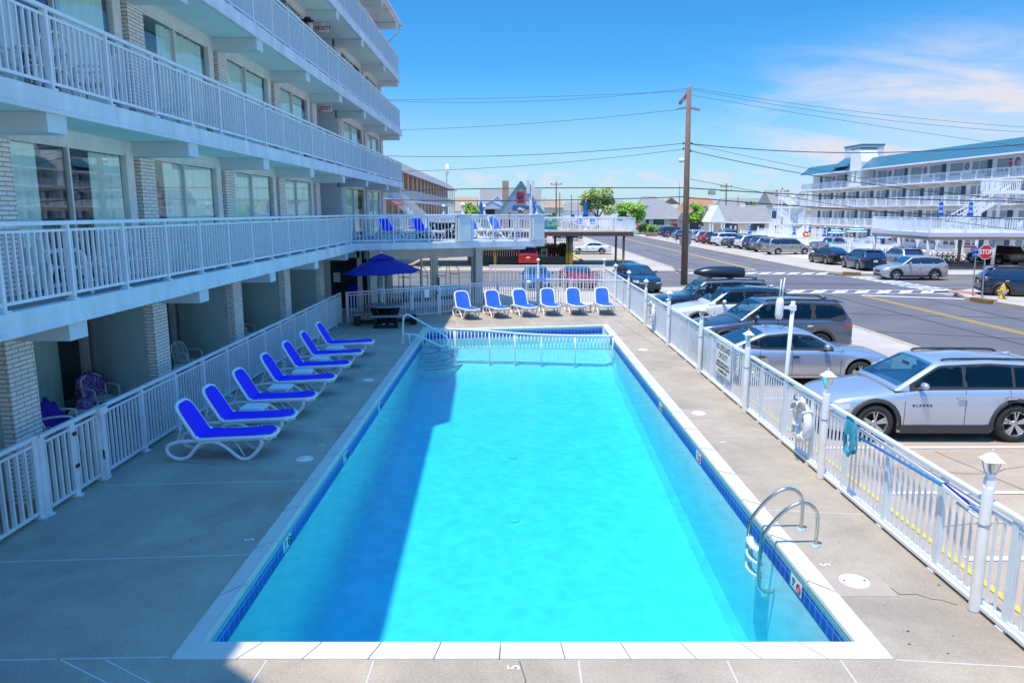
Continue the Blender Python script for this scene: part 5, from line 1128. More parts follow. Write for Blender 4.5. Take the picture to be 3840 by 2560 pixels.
        if interior:
            def strip(rr_): tr_.loft(rr_, caps=False, smooth=False)
            N = 60; lo, hi = [], []
            for i in range(N+1):
                d = wa - .10 + (wc + .10 - wa + .08)*i/N; ii = [w for w in k['wins'] if w[0] <= d <= w[1]]
                zr_ = max(gz(d) - .07, k['belt']-.03); zb_ = k['belt'] - .05; taper = 1.0 - .10*max(0, (d - k['rr']))/max(.3, k['rb']-k['rr']+.01)
                if ii:
                    zlo = k['belt']+.035; zhi = gz(d)-.115; c = ii[0][1]
                    if ii[0] is k['wins'][-1]: zhi = min(zhi, H-.15-max(0,(d-(c-.32)))*.5); zlo += max(0,(d-(c-.45)))*.30
                    if zhi < zlo+.015: zhi = zlo + .015
                else: zlo = zhi = (zb_+zr_)/2
                P_ = lambda z: (X(d), s*(wside(z)*taper + .004), z)
                lo.append([P_(zb_), P_(zlo)]); hi.append([P_(zhi), P_(max(zr_, zhi))])
            strip(lo); strip(hi)
        else:
            tr_.loft([[(p[0][0] + (.05 if i == 0 else (-.05 if i == n_-1 else 0)), p[0][1] - s*.003, p[0][2]-.022), (p[1][0] + (.05 if i == 0 else (-.05 if i == n_-1 else 0)), p[1][1] - s*.003, p[1][2]+.02)] for i, p in enumerate(allr)], caps=False, smooth=False)
        tr_.build('window_trim', CLAD, t)
    def yside(d, z):
        h = sec(d)
        for (y0, z0), (y1, z1) in zip(h[2:], h[3:]):
            if z0 <= z <= z1 and z1 > z0: return y0 + (y1-y0)*(z-z0)/(z1-z0)
        return h[4][0]
    for c in (fa, ra):
        for s in (-1, 1): add_wheel(t, X(c), s*(hw-.115), r, s, rims or ALLOY)
    # lamps, grille, bumpers
    zh = k['hood']
    for s in (-1, 1):
        g = MB(); rows = []
        for i in range(7):
            d = .015 + .42*i/6; z0, z1 = zh*.66 + .05*i/6, zh*.77 + .055*i/6
            rows.append([(X(d)+.012*(1-i/6), s*(yside(d, z0)+.007), z0), (X(d)+.012*(1-i/6), s*(yside(d, z1)+.007), z1)])
        g.loft(rows, caps=False, smooth=False); g.poly([(X(0)+.006, s*hw*.69, zh*.60+.02), (X(0)+.006, s*hw*.40, zh*.62), (X(0)+.006, s*hw*.42, zh*.68), (X(0)+.006, s*hw*.69, zh*.70)]); g.build('headlight', LAMPC, t)
        g = MB(); rows = []
        zt_ = k['deck'] if kind in ('sedan','coupe','pickup') else k['belt']
        zc = zt_ - .17
        for i in range(5):
            d = L - .012 - .30*i/4; z0, z1 = zc - .08 + .05*i/4, zc + .075
            rows.append([(X(d), s*(yside(d, z0)+.008), z0), (X(d), s*(yside(d, z1)+.008), z1)])
        g.loft(rows, caps=False, smooth=False); xr_ = X(L) - .008
        g.quad((xr_, s*hw*.80, zc-.08), (xr_, s*hw*.80, zc+.02), (xr_, s*hw*.45, zc+.02), (xr_, s*hw*.50, zc-.06)); g.build('taillight', TAIL, t)
        # mirror
        m_ = MB(); m_.sphere((X(k['wsx']+.52), s*(hw*.93+.16), k['belt']+.09), .10, 6, sz=(.75,1.15,.72)); m_.bar((X(k['wsx']+.52), s*hw*.90, k['belt']+.0), (X(k['wsx']+.50), s*(hw*.93+.10), k['belt']+.04), .07, .05); m_.build('mirror', col, t)
        if detail > 1:
            wn = k['wins']
            for d in ([wn[0][1]-.12, wn[1][1]-.12] if len(wn) > 1 else [wn[0][1]-.12]):
                z = k['belt']-.19; MB().bar((X(d)+.02, s*(yside(d,z)+.028), z), (X(d)-.17, s*(yside(d+.17,z)+.028), z+.005), .022, .034).cbox((X(d)-.08, s*(yside(d,z)+.006), z-.002), (.14,.008,.06)).build('door_handle', CHROME if rims is None else col, t)
            sm = MB()
            seams = [fa + AR + .12, (wn[0][1]+wn[1][0])/2, min(wn[1][1]+.04, ra - .15)] if len(wn) > 1 else [fa+AR+.12]
            for d in seams:
                zs_ = [.30,.42,.55,.70,.85,k['belt']-.10,k['belt']-.03]
                for z0, z1 in zip(zs_, zs_[1:]): sm.bar((X(d), s*(yside(d,z0)+.001), z0), (X(d), s*(yside(d,z1)+.001), z1), .009, .006)
            for d0, d1, z in ((seams[0], seams[-1], .30),): sm.bar((X(d0), s*(yside(d0,z)+.001), z), (X(d1), s*(yside(d1,z)+.001), z), .006, .009)
            sm.build('door_seam', SEAM, t)
        if clad:
            a_ = MB()
            for c in (fa, ra):
                N = 14; rin, rout = AR - .005, AR + .075
                for ring_ in range(1):
                    rows = []
                    for i in range(N+1):
                        a = math.pi*(i/N)*1.16 - .25; rows.append([(X(c)+rin*math.cos(a), s*(hw*.995 + .012), r+rin*math.sin(a)), (X(c)+rout*math.cos(a), s*(hw*.995+.008), r+rout*math.sin(a)), (X(c)+rout*math.cos(a), s*(hw*.95), r+rout*math.sin(a))])
                    a_.loft(rows, caps=False)
            a_.loft([[(X(fa+AR+.05), s*(hw*.998+.008), .20), (X(fa+AR+.05), s*(hw*1.0+.01), .37)], [(X(ra-AR-.05), s*(hw*.998+.008), .20), (X(ra-AR-.05), s*(hw*1.0+.01), .37)]], caps=False, smooth=False)
            a_.build('arch_trim', CLAD, t)
        if rails:
            MB().tube(smooth_path([(X(k['rf']+.15), s*(wside(H)-.11), H-.055),(X(k['rf']+.3), s*(wside(H)-.09), H+.0),(X(k['rr']-.3), s*(wside(H)-.09), H-.005),(X(k['rr']-.05), s*(wside(H)-.10), H-.07)], 4), .024, 6).build('roof_rail', CLAD, t)
    g = MB(); g.cbox((X(0)+.004, 0, zh*.60), (.02, hw*.78, .13)); g.cbox((X(.01)+.004, 0, .36), (.03, hw*1.15, .12)); g.build('grille', CLAD, t)
    zt_ = (k['deck'] if kind in ('sedan','coupe','pickup') else k['belt'])
    g = MB(); g.cbox((X(L)-.002, 0, .42), (.05, hw*1.6, .18)); g.build('rear_bumper', CLAD if clad else col, t, bevel=.02)
    if plate_rear: g = MB(); g.cbox((X(L)-.012, 0, zt_-.33), (.02,.32,.16)); g.build('number_plate', PLATE, t)
    if kind == 'pickup':
        bd = MB(); bd.box(X(L-.06), X(k['bed']+.04), -hw*.80, hw*.80, k['deck']+.012, k['deck']+.03); bd.build('bed_cover', CLAD, t)
    if kind in ('suv','crossover','smallsuv','boxysuv','sedan'):
        MB().loft([[(X(k['rr']-.35),-.02,H-.01),(X(k['rr']-.35),.02,H-.01),(X(k['rr']-.35),0,H)],[(X(k['rr']-.18),-.025,H-.03),(X(k['rr']-.18),.025,H-.03),(X(k['rr']-.16),0,H+.06)],[(X(k['rr']-.14),-.025,H-.03),(X(k['rr']-.14),.025,H-.03),(X(k['rr']-.14),0,H+.055)]], ring=True).build('aerial_fin', col, t)
    if kind in ('suv','crossover','smallsuv','boxysuv','minivan','hatch'):
        w = wside(H-.05)-.12; MB().loft([[(X(k['rr']-.05), -w, H-.05),(X(k['rr']-.05), w, H-.05),(X(k['rr']-.05), w, H-.085),(X(k['rr']-.05), -w, H-.085)],[(X(k['rr']+.20), -w*.94, H-.075),(X(k['rr']+.20), w*.94, H-.075),(X(k['rr']+.20), w*.94, H-.10),(X(k['rr']+.20), -w*.94, H-.10)]], ring=True, smooth=False).build('spoiler', roof or col, t)
    t['_wb'] = wb; t['_w'] = W; t['_fo'] = k['fo']; t['_L'] = L
    return t
def put(t, x, y, rz, z=-.2, s=.955):
    t.location = (x, y, z); t.rotation_euler.z = rz; t.scale = (s, s, s)
    for q in ('_wb', '_w', '_fo', '_L'):
        if q in t: del t[q]
    return t
def put_front(t, xf, y, rz=math.pi, z=-.2, s=.955):      # nose at xf, pointing to -x
    d = (t['_fo'] + t['_wb']/2)*s
    return put(t, xf + d if rz else xf - d, y, rz, z, s)
def put_wheels(t, rear, front, side, z=-.2):             # side: +1 when the visible wheels are on the left of the car
    a, c = Vector((*rear[:2], 0)), Vector((*front[:2], 0)); h = (c - a).normalized(); s = (c-a).length/t['_wb']
    left = Vector((-h.y, h.x, 0)); m = (a + c)/2 - left*side*(t['_w']/2 - .05)*s
    return put(t, m.x, m.y, math.atan2(h.y, h.x), z, s)
SILVER = paint('silver_blue_paint', (.52,.56,.63), .55, .3); CAMRY = paint('light_silver_paint', (.46,.50,.56), .65, .3); GUN = paint('gunmetal_paint', (.12,.14,.17), .6, .3); PEARL = paint('pearl_white_paint', (.76,.77,.79), .1, .25)
BLK = paint('black_paint', (.008,.012,.02), .2, .2); NAVY = paint('navy_paint', (.015,.045,.10), .4, .22); BLUEC = paint('bright_blue_paint', (.03,.13,.42), .4, .25); REDC = paint('scarlet_paint', (.52,.012,.02), .2, .25); TAN = paint('champagne_paint', (.42,.37,.30), .55, .32); SLATE = paint('slate_blue_paint', (.22,.30,.38), .4, .35); GREYC = paint('mid_grey_paint', (.20,.23,.26), .5, .3); GHOST = paint('warm_grey_paint', (.42,.40,.38), .4, .35)
c = make_car('parked_car', 'silver crossover with black trim parked nearest, behind the blue pool net', 'crossover', SILVER, interior=True, rims=ALLOY, rails=True, group='cars parked beside the pool fence'); blz = c
text('lettering', 'B L A Z E R', INK, (.50, 0.925+.034, .78), (math.pi/2, 0, math.pi), .066, c, .002, sx=1.25, bold=.002)
put_wheels(c, (9.81,13.83), (7.08,13.85), 1)
c = make_car('parked_car', 'silver sedan parked nose out between the two nearest sport utility cars', 'sedan', CAMRY, interior=True, clad=False, group='cars parked beside the pool fence'); put(c, 7.62, 19.4, 0, s=.98)
c = make_car('parked_car', 'dark grey sport utility car with black mirrors parked behind the silver sedan', 'suv', GUN, interior=True, hood=paint('dark_hood_paint', (.035,.05,.085), .5, .25), rails=True, group='cars parked beside the pool fence'); put_front(c, 5.75, 23.4, s=.99)
c = make_car('parked_car', 'pearl white crossover with a dark roof parked beside the fence', 'smallsuv', PEARL, interior=True, roof=BLK, rims=ALLOYD, group='cars parked beside the pool fence'); put_front(c, 6.0, 27.7, s=.99)
c = make_car('parked_car', 'black boxy sport utility car carrying a roof box, parked farthest in the row', 'boxysuv', BLK, interior=True, roof=GREYC, rails=True, group='cars parked beside the pool fence'); put_front(c, 5.94, 30.5)
rbx = thing('roof_box', 'glossy black roof cargo box on the black boxy car', 'roof box', (8.55, 30.4, 1.52+.08), math.pi)
b = MB(); b.loft([[(x, y*w, z0 + (z*(h))) for y, z in ((-.8,.0),(-1,.25),(-.95,.55),(-.7,.9),(0,1.0),(.7,.9),(.95,.55),(1,.25),(.8,0))] for x, w, z0, h in ((-1.02,.30,.05,.30),(-.98,.36,.02,.36),(-.8,.41,0,.41),(-.2,.43,0,.44),(.4,.40,.01,.41),(.75,.32,.05,.30),(.95,.20,.10,.18),(1.02,.10,.13,.10))], ring=True); b.build('shell', mat('box_plastic', (.016,.022,.035), .3, var=.1), rbx)
MB().cbox((-.5,0,-.05),(.06,1.0,.05)).cbox((.35,0,-.05),(.06,1.0,.05)).build('crossbar', GREYMETAL, rbx)
b = MB(); b.loft([[(x, s*w, z) for s in (-1,1)] for x, w, z in ((-.9,.415,.12),(0,.435,.13),(.6,.36,.15))], caps=False); 
c = make_car('parked_car', 'navy compact car parked past the corner of the fence', 'hatch', NAVY, clad=False, rails=False); put(c, 7.15, 42.2, R(-78), s=1.0)
c = make_car('parked_car', 'bright blue hatchback parked facing the pool behind two fences', 'hatch', BLUEC, clad=False); put(c, 1.42, 43.1, R(-90), s=.93, z=-.25)
c = make_car('parked_car', 'bright red soft top coupe parked behind the corner loungers', 'coupe', REDC, roof=BLK, clad=False); put(c, 3.85, 43.4, R(-88), s=.96, z=-.25)
c = make_car('parked_car', 'bright red hatchback seen from behind under the far terrace', 'smallsuv', REDC, clad=False); put(c, 1.33, 62.6, R(90), s=.93)
c = make_car('parked_car', 'white fastback sedan parked on the concrete apron across the street', 'sedan', PEARL, clad=True, rims=ALLOY); put_wheels(c, (9.49,77.89), (6.99,78.1), 1)
c = make_car('parked_car', 'dark grey sport utility car parked far behind the white fastback sedan', 'suv', GREYC); put_wheels(c, (9.7,114.5), (7.1,115.2), 1)
g2 = 'cars parked outside the big white hotel'
rowh = R(12)
for kind, col, x, y, lab, kw in (('smallsuv', SILVER, 27.76, 107.8, 'silver crossover in the far parking row, left of the red car', {}), ('smallsuv', REDC, 27.6, 103.4, 'red crossover in the far parking row beside the black car with a roof box', {}), ('suv', BLK, 27.9, 100.4, 'black sport utility car with a roof box in the far parking row', {}),
        ('suv', PEARL, 27.76, 96.7, 'large white sport utility car in the far parking row', {}), ('pickup', GUN, 27.75, 91.4, 'dark grey pickup in the far parking row between two white cars', {}), ('smallsuv', PEARL, 28.2, 88.2, 'white crossover with red lamps in the far parking row, right of the dark pickup', {}),
        ('smallsuv', NAVY, 28.3, 85.4, 'dark blue crossover in the far parking row, right of a white crossover', {'rails': True}), ('smallsuv', GREYC, 28.0, 81.9, 'grey crossover in the far parking row beside the champagne minivan', {})):
    c = make_car('parked_car', lab, kind, col, group=g2, detail=1, **kw); wb = c['_wb']; h = Vector((math.cos(rowh), math.sin(rowh), 0))
    put_wheels(c, (x, y), (x + h.x*wb, y + h.y*wb), -1)
rb2 = thing('roof_box', 'grey roof cargo box on a black car in the far parking row', 'roof box', (29.5, 101.7, 1.63), rowh)
MB().loft([[(x, y*w, z*h) for y, z in ((-1,.1),(-.9,.8),(0,1),(.9,.8),(1,.1))] for x, w, h in ((-1,.3,.3),(-.8,.42,.42),(.3,.40,.42),(1,.2,.2))]).build('shell', GREYC, rb2)
c = make_car('parked_car', 'champagne minivan at the near end of the far parking row', 'minivan', TAN, clad=False, group=g2); put_wheels(c, (27.77,77.0), (30.74,77.5), -1)
c = make_car('parked_car', 'slate blue pickup parked right of the champagne minivan', 'pickup', SLATE, rims=ALLOYD, group=g2); put_wheels(c, (34.34,80.42), (37.25,81.3), -1)
c = make_car('parked_car', 'navy crossover seen from behind at the street corner, in front of a black sedan', 'crossover', NAVY, group=g2, clad=False); put_wheels(c, (26.55,56.47), (26.72,59.25), 1)
c = make_car('parked_car', 'black sedan half hidden behind the navy crossover at the corner', 'sedan', BLK, group=g2, clad=False); put(c, 27.6, 64.3, R(92), s=1.0)
c = make_car('parked_car', 'silver grey crossover seen from behind, right of the navy one', 'smallsuv', CAMRY, group=g2, rails=True); put_wheels(c, (30.0,57.4), (30.2,60.1), 1)
c = make_car('parked_car', 'black crossover parked under the terrace by the picket fence', 'crossover', BLK, group=g2, clad=False); put_wheels(c, (41.2,62.3), (40.6,65.0), 1)
c = make_car('parked_car', 'dark navy wagon parked behind the yellow fire hydrant', 'smallsuv', paint('midnight_paint', (.012,.02,.05), .4, .2), rails=True); put_wheels(c, (26.05,38.9), (28.5,37.95), -1, z=-.28)
c = make_car('moving_car', 'pale grey crossover driving on the cross street', 'smallsuv', GHOST); put_wheels(c, (28.45,49.4), (25.9,49.45), 1, z=-.3)
c = make_car('parked_car', 'very large dark sport utility car parked at the far corner by the planter', 'bigsuv', NAVY, detail=1); put_wheels(c, (27.3,129.4), (30.3,129.9), -1)
c = make_car('parked_car', 'grey crossover parked left of the far row, behind the utility pole', 'crossover', GREYC, detail=1, clad=False); put_wheels(c, (26.85,118.5), (29.5,118.7), -1)
c = make_car('parked_car', 'silver pickup parked behind the grey crossover near the red door house', 'pickup', SILVER, detail=1); put(c, 36.0, 139.0, R(5), s=1.0)

# ---------------------------------------------------------------- bicycles
def bicycle(col, basket=False):
    t = thing('bicycle', 'bicycle', 'bicycle')
    for x in (-.52, .52):
        w = bpy.data.objects.new('wheel', None); COL.objects.link(w); w.parent = t; w.location = (x, 0, .34)
        MB().tube([(.31*math.cos(a), 0, .31*math.sin(a)) for a in [2*math.pi*i/20 for i in range(20)]], .026, 6, closed=True).build('tyre', TYRE, w)
        b = MB()
        for k in range(7):
            a = math.pi*k/7; b.bar((-.3*math.cos(a), 0, -.3*math.sin(a)), (.3*math.cos(a), 0, .3*math.sin(a)), .006)
        b.tube([(.285*math.cos(a), 0, .285*math.sin(a)) for a in [2*math.pi*i/18 for i in range(18)]], .012, 5, closed=True); b.build('rim', GREYMETAL, w)
    b = MB()
    for p, q in (((-.52,.02,.34),(-.08,0,.30)), ((-.52,-.02,.34),(-.20,0,.78)), ((-.08,0,.30),(-.23,0,.88)), ((-.08,0,.30),(.36,0,.72)), ((-.20,0,.76),(.34,0,.80)), ((.52,0,.34),(.33,0,.90))): b.tube([p, q], .019, 6)
    b.build('frame', col, t)
    MB().tube(smooth_path([(.16,-.30,1.0),(.30,-.24,1.04),(.33,0,.96),(.30,.24,1.04),(.16,.30,1.0)], 3), .014, 6).build('handlebar', GREYMETAL, t)
    MB().loft([[(-.36,-.09,.92),(-.36,.09,.92),(-.36,0,.88)],[(-.22,-.06,.92),(-.22,.06,.92),(-.22,0,.88)],[(-.10,-.02,.91),(-.10,.02,.91),(-.1,0,.89)]], ring=True).build('saddle', BLACKP, t)
    MB().lathe([(0,-.01),(.08,-.01),(.08,.01),(0,.01)], (-.08,.05,.30), 12, axis='y').bar((-.08,.07,.30),(-.02,.07,.15),.02).bar((-.08,-.05,.30),(-.14,-.05,.45),.02).build('crankset', DARKMETAL, t)
    return t
b0 = bicycle(BLK); b1 = bicycle(REDC); b2 = bicycle(BLUEC)
used = set()
def place_bike(src, x, y, z, rz, lab, group, s=1.0):
    o = src if src.name not in used else dup(src, (0,0,0)); used.add(src.name)
    o.location = (x, y, z); o.rotation_euler = (R(4), 0, rz); o['label'] = lab; o['group'] = group; o.scale = (s,)*3; return o
place_bike(b0, 3.3, 41.0, -.05, R(-55), 'black bicycle leaning in front of the red coupe', 'bicycles behind the street fence', 1.05)
place_bike(b0, 4.5, 40.9, -.05, R(-20), 'black bicycle at the street corner of the fence', 'bicycles behind the street fence', 1.05)
for i in range(5): place_bike(b0, 36.9 + .52*i, 64.3 + .12*i, -.2, R(100 + 4*i), ['black bicycle at the left end of the near bicycle rack','second black bicycle from the left in the near bicycle rack','middle black bicycle of the near rack by the red post','fourth black bicycle of the near rack, next to the end one','black bicycle at the right end of the near rack'][i], 'bicycles in front of the white picket fence', 1.05)
for i in range(6): place_bike((b1, b0, b2)[i % 3], 36.0 + .95*i, 72.5 + .5*(i % 2), -.2, R(75 + 9*i), ['red bicycle at the left of the far bicycle cluster','black bicycle in the left half of the far bicycle cluster','blue bicycle in the far bicycle cluster','red bicycle in the middle of the far bicycle cluster','black bicycle in the right half of the far cluster','blue bicycle at the right of the far bicycle cluster'][i], 'bicycles in front of the white picket fence', 1.0)
# ================================================================ utility poles and wires
PY = 46.4
pb, pt_ = YP(2565, 1061, PY), YP(2584, 335, PY); pb.z = -.3
up = thing('utility_pole', 'tall weathered wooden utility pole beside the parking lot', 'utility pole')
MB().tube([pb, pb.lerp(pt_, .5), pt_], [.22, .18, .145], 12).build('pole', WOODPOLE, up)
H_ = lambda px, py, y=PY: YP(px, py, y)
b = MB(); a = H_(2588, 342); b.bar(a, a + Vector((-.52, .5, -.68)), .13, .16); b.build('crossarm', WOODPOLE, up)
b = MB(); b.bar(H_(2576, 402), H_(2624, 413), .11, .13); b.bar(H_(2576,402), H_(2540,410), .08, .08); b.build('crossarm', GREYMETAL, up)
def insul(p, r=.055, h=.3):
    m = MB()
    for k in range(4): m.lathe([(r*.5,0),(r,.02),(r*.55,.055)], (p.x, p.y, p.z + k*h/4), 10)
    return m
for p in (H_(2587,333), H_(2581,340), H_(2562,372)): insul(p - Vector((0,0,.15)), .10, .42).build('insulator', mat('porcelain', (.55,.56,.60), .3, var=.1), up)
for p in (H_(2564,538), H_(2593,538), H_(2563,558), H_(2590,566)): MB().sphere(p, .07, 5).build('insulator', mat('maroon_porcelain', (.10,.02,.03), .3), up)
MB().sphere(H_(2556,602), .19, 7, sz=(1.0,1,.8)).bar(H_(2562,602), H_(2575,602), .06).build('lamp_head', PLASTIC, up)
sl = thing('back_of_stop_sign', 'grey back of an octagonal sign half hidden by the utility pole', 'road sign', YP(2570, 903, 49.0))
MB().vprism([(.42*math.cos(R(45*k+22.5)), .42*math.sin(R(45*k+22.5))) for k in range(8)], -.008, .008).build('plate', GREYMETAL, sl); MB().tube([(0,.03,-2.4),(0,.03,.45)], .03, 6).build('post', GREYMETAL, sl)
def wire(p, q, sag, lab, r=.015, n=14, group='overhead wires'):
    pts = [p.lerp(q, i/n) - Vector((0,0,sag*4*(i/n)*(1-i/n))) for i in range(n+1)]
    return tag(MB().tube(pts, r, 5).build('overhead_wire', WIRE), lab, 'wire', group)
RY = 47.0
def right(a, c, sag, lab, r=.015, y2=44.0): wire(H_(*a), YP(*c, y2), sag, lab, r)
right((2590,330),(3900,482),.25,'uppermost thin wire running right from the pole top', .010)
right((2590,336),(3900,500),.35,'second thin wire running right just below the uppermost one', .010)
right((2594,358),(3900,560),.10,'thin wire running right from the upper crossarm into the clouds', .010)
right((2595,540),(3900,535),.55,'thick twisted cable running right over the teal roof', .026)
right((2595,541),(3900,770),.25,'thin service wire dropping right across the hotel top floor', .012)
right((2592,567),(3900,752),.45,'twisted cable dropping right across the hotel top balcony', .022)
right((2588,672),(3900,872),.2,'wire dropping right toward the hotel terrace', .016)
right((2580,705),(3900,757),.15,'thick horizontal cable crossing right at the hotel second balcony', .032)
right((2578,741),(3900,825),.1,'thick horizontal cable crossing right at the hotel lower balcony', .032)
def left(a, c, sag, lab, r=.012): wire(H_(*a), YP(*c, 50.0), sag, lab, r)
left((2584,332),(1380,374),.45,'uppermost wire running left from the pole top', .010); left((2582,342),(1380,376),.1,'second wire running left below the uppermost', .010); left((2570,408),(1380,490),.25,'wire running left from the grey crossarm', .012)
left((2562,538),(1380,583),.35,'cable running left from the upper maroon insulator', .018); left((2562,560),(1380,645),.3,'cable running left from the lower maroon insulator', .014); left((2566,705),(1380,718),-.1,'thick cable running left over the pointed house', .030); left((2566,738),(1380,748),.15,'thick lower cable running left past the lanterns', .030)
cbx = thing('cable_box', 'grey ribbed splice box hanging from the thick cable right of the pole', 'cable box', YP(2670, 722, 46.2)); b = MB(); b.box(-.20,.20,-.09,.09,-.12,.10)
for k in range(4): b.box(-.20+.11*k,-.14+.11*k,-.11,.11,-.14,.11)
b.build('housing', mat('box_grey', (.45,.46,.42), .6, var=.1), cbx); MB().tube([(-.1,0,.1),(-.1,0,.26)], .015).tube([(.1,0,.1),(.1,0,.26)], .015).build('hanger', WIRE, cbx)
for px, y0_, y1_, yy, arms, lab in ((2086,680,811,175,1,'distant utility pole right of the pointed house'), (2099,722,812,240,0,'thin distant pole right of the pointed house'), (2143,730,812,260,0,'thin distant pole left of the pale tree'), (2168,747,812,300,0,'short distant pole left of the pale tree'), (2040,742,812,320,0,'short distant pole behind the pointed house'), (2724,688,800,165,2,'distant pole with two crossarms right of the big pole'), (2934,704,800,150,2,'distant pole top with crossarms left of the big white hotel'), (2768,738,790,230,0,'thin distant pole between the orange roof and the hotel')):
    t = thing('distant_pole', lab, 'utility pole'); p, q = YP(px, y1_, yy), YP(px, y0_, yy); p.z = -.4
    MB().tube([p, q], .17, 7).build('pole', WOODPOLE, t)
    for k in range(arms): MB().bar(q + Vector((-1.3,0,-.7-.9*k)), q + Vector((1.3,0,-.7-.9*k)), .16, .16).sphere(q + Vector((-1.1,0,-.5-.9*k)), .14, 4).sphere(q + Vector((1.1,0,-.5-.9*k)), .14, 4).build('crossarm', WOODPOLE, t)
tag(MB().tube([YP(2548, 790, 260), YP(2548, 663, 260)], [.25,.06], 6).build('radio_mast', GREYMETAL), 'thin radio mast standing far behind the red door house', 'mast')

# ================================================================ terrace across the street
BEAMG = mat('brown_grey_steel', (.16,.13,.12), .7, var=.15); TANF = mat('tan_terrace_floor', (.62,.50,.36), .85, var=.12, scale=1)
ct = thing('cafe_terrace', 'raised terrace on yellow footed posts across the street with a white railing', 'terrace')
MB().box(-9.0,9.9,60.3,67.6,2.28,2.62).build('edge_beam', BEAMG, ct); MB().box(-9.1,10.25,60.1,67.8,2.62,2.72).build('floor_slab', TANF, ct)
baluster_run((-9.0,60.2),(8.2,60.2),2.72,1.05,parent=ct,bal=.22,post_every=2.4,bw=.04,bd=.04); baluster_run((8.2,60.2),(10.15,61.3),2.72,1.05,parent=ct,bal=.2,post_every=1.3,bw=.04,bd=.04); baluster_run((10.15,61.3),(10.15,67.7),2.72,1.05,parent=ct,bal=.22,post_every=2.4,bw=.04,bd=.04); baluster_run((-9.0,67.7),(10.1,67.7),2.72,1.05,parent=ct,bal=.25,post_every=2.4,bw=.04,bd=.04)
for x, y, r in ((4.87,61.0,.17), (4.6,61.2,.13), (9.22,61.0,.10), (9.40,66.8,.10), (3.9,67,.1), (-1.4,61,.12), (-3.2,66.8,.12)):
    p = MB().tube([(x,y,.95),(x,y,2.3)], r, 10).build('post', BEAMG, ct); MB().tube([(x,y,-.3),(x,y,.95)], r*1.04, 10).build('yellow_foot', YELLOW, p)
bn = thing('cafe_banner', 'turquoise cafe banner with yellow script hung on the terrace railing', 'banner')
p0, p1 = YP(2010, 826, 60.1), YP(2091, 861, 60.1)
MB().box(p0.x,p1.x,60.08,60.11,p1.z,p0.z).build('cloth', mat('turquoise_banner', (.02,.33,.42), .6, var=.2, scale=1.5), bn)
text('lettering', "'s Café", mat('banner_yellow', (.75,.72,.10), .6), (p0.x+1.12, 60.07, p0.z-.27), (math.pi/2,0,0), .56, bn, .002, shear=.25); text('lettering', 'FAST & LUNCH', INK, (p0.x+.98, 60.07, p1.z+.10), (math.pi/2,0,0), .17, bn, .002)
def closed_umbrella(name, lab, m, p, h=2.5, group='closed umbrellas'):
    t = thing(name, lab, 'umbrella', p, random.random()*3, group)
    b = MB(); rows = []
    for z, r in ((h,.02),(h-.12,.07),(h-.45,.13),(h-.75,.10),(h-.82,.12),(h-1.15,.17),(h-1.35,.20),(h-1.36,.05)):
        rows.append([(r*(1+.28*math.cos(8*a))*math.cos(a), r*(1+.28*math.cos(8*a))*math.sin(a), z) for a in [2*math.pi*i/24 for i in range(24)]])
    b.loft(rows, ring=True); b.build('canopy', m, t); MB().tube([(0,0,0),(0,0,h+.08)], .03, 6).build('pole', PLASTIC, t); MB().lathe([(0,.1),(.25,.08),(.27,0)], n=12).build('base', PLASTIC, t)
    return t
CBLUE = mat('bright_blue_canvas', (.015,.10,.50), .8, var=.12, scale=3)
for px, yy, lab in ((2198, 64, 'closed blue umbrella in the middle of the terrace'), (2005, 66, 'closed blue umbrella right of the pointed house'), (1803, 66, 'closed blue umbrella left of the pointed house')):
    p = YP(px, 700, yy); closed_umbrella('closed_umbrella', lab, CBLUE, (p.x, yy, 2.72), 2.45, 'closed blue umbrellas on the terrace')
for i, (x, y, a) in enumerate(((3.2,61.5,80),(4.3,61.8,100),(5.6,62.2,60),(6.5,61.6,-40),(2.4,63.5,30),(7.2,63.2,140),(8.0,62.4,190))):
    dup(PC, (x,y,2.72), R(a), ['white terrace chair beside the banner','second white terrace chair right of the banner','white terrace chair left of the blue umbrella','white terrace chair under the blue umbrella','white terrace chair behind the banner','white terrace chair in the right half of the terrace','white terrace chair nearest the terrace corner'][i], 'white chairs on the terrace')
for i, (x, y) in enumerate(((7.0,64.5),(5.9,64.8))): 
    o = dup(L1, (x, y, 2.72), R(-95), ['blue lounger at the right of the terrace','blue lounger in the middle of the terrace'][i], 'loungers on the terrace')
for x, y, lab in ((5.0,62.3,'round dining table on the terrace under the umbrella'),(3.4,62.9,'round dining table on the terrace behind the banner')):
    t = thing('terrace_table', lab, 'table', (x,y,2.72)); MB().lathe([(0,.74),(.5,.74),(.5,.70),(0,.70)], n=18).build('tabletop', mat('orange_table', (.45,.20,.08), .6, var=.1), t); MB().tube([(0,0,0),(0,0,.7)], .04).lathe([(0,.04),(.25,.02),(.26,0)], n=12).build('pedestal', PLASTIC, t)
bf = thing('board_fence', 'dark brown board fence on a grey wall below the terrace', 'fence')
MB().box(-4,5.0,66.2,66.5,-.3,.28).build('low_wall', mat('grey_low_wall', (.34,.36,.40), .8, var=.1), bf); b = MB()
for k in range(40): b.box(-4+.21*k,-4+.21*k+.195,66.3,66.36,.28,1.05)
b.build('boards', mat('maroon_boards', (.10,.025,.025), .75, var=.3, scale=2, stretch=(4,4,.4)), bf); MB().box(-4,5,66.28,66.4,1.05,1.10).build('cap_rail', mat('maroon_cap', (.12,.03,.03), .7), bf)
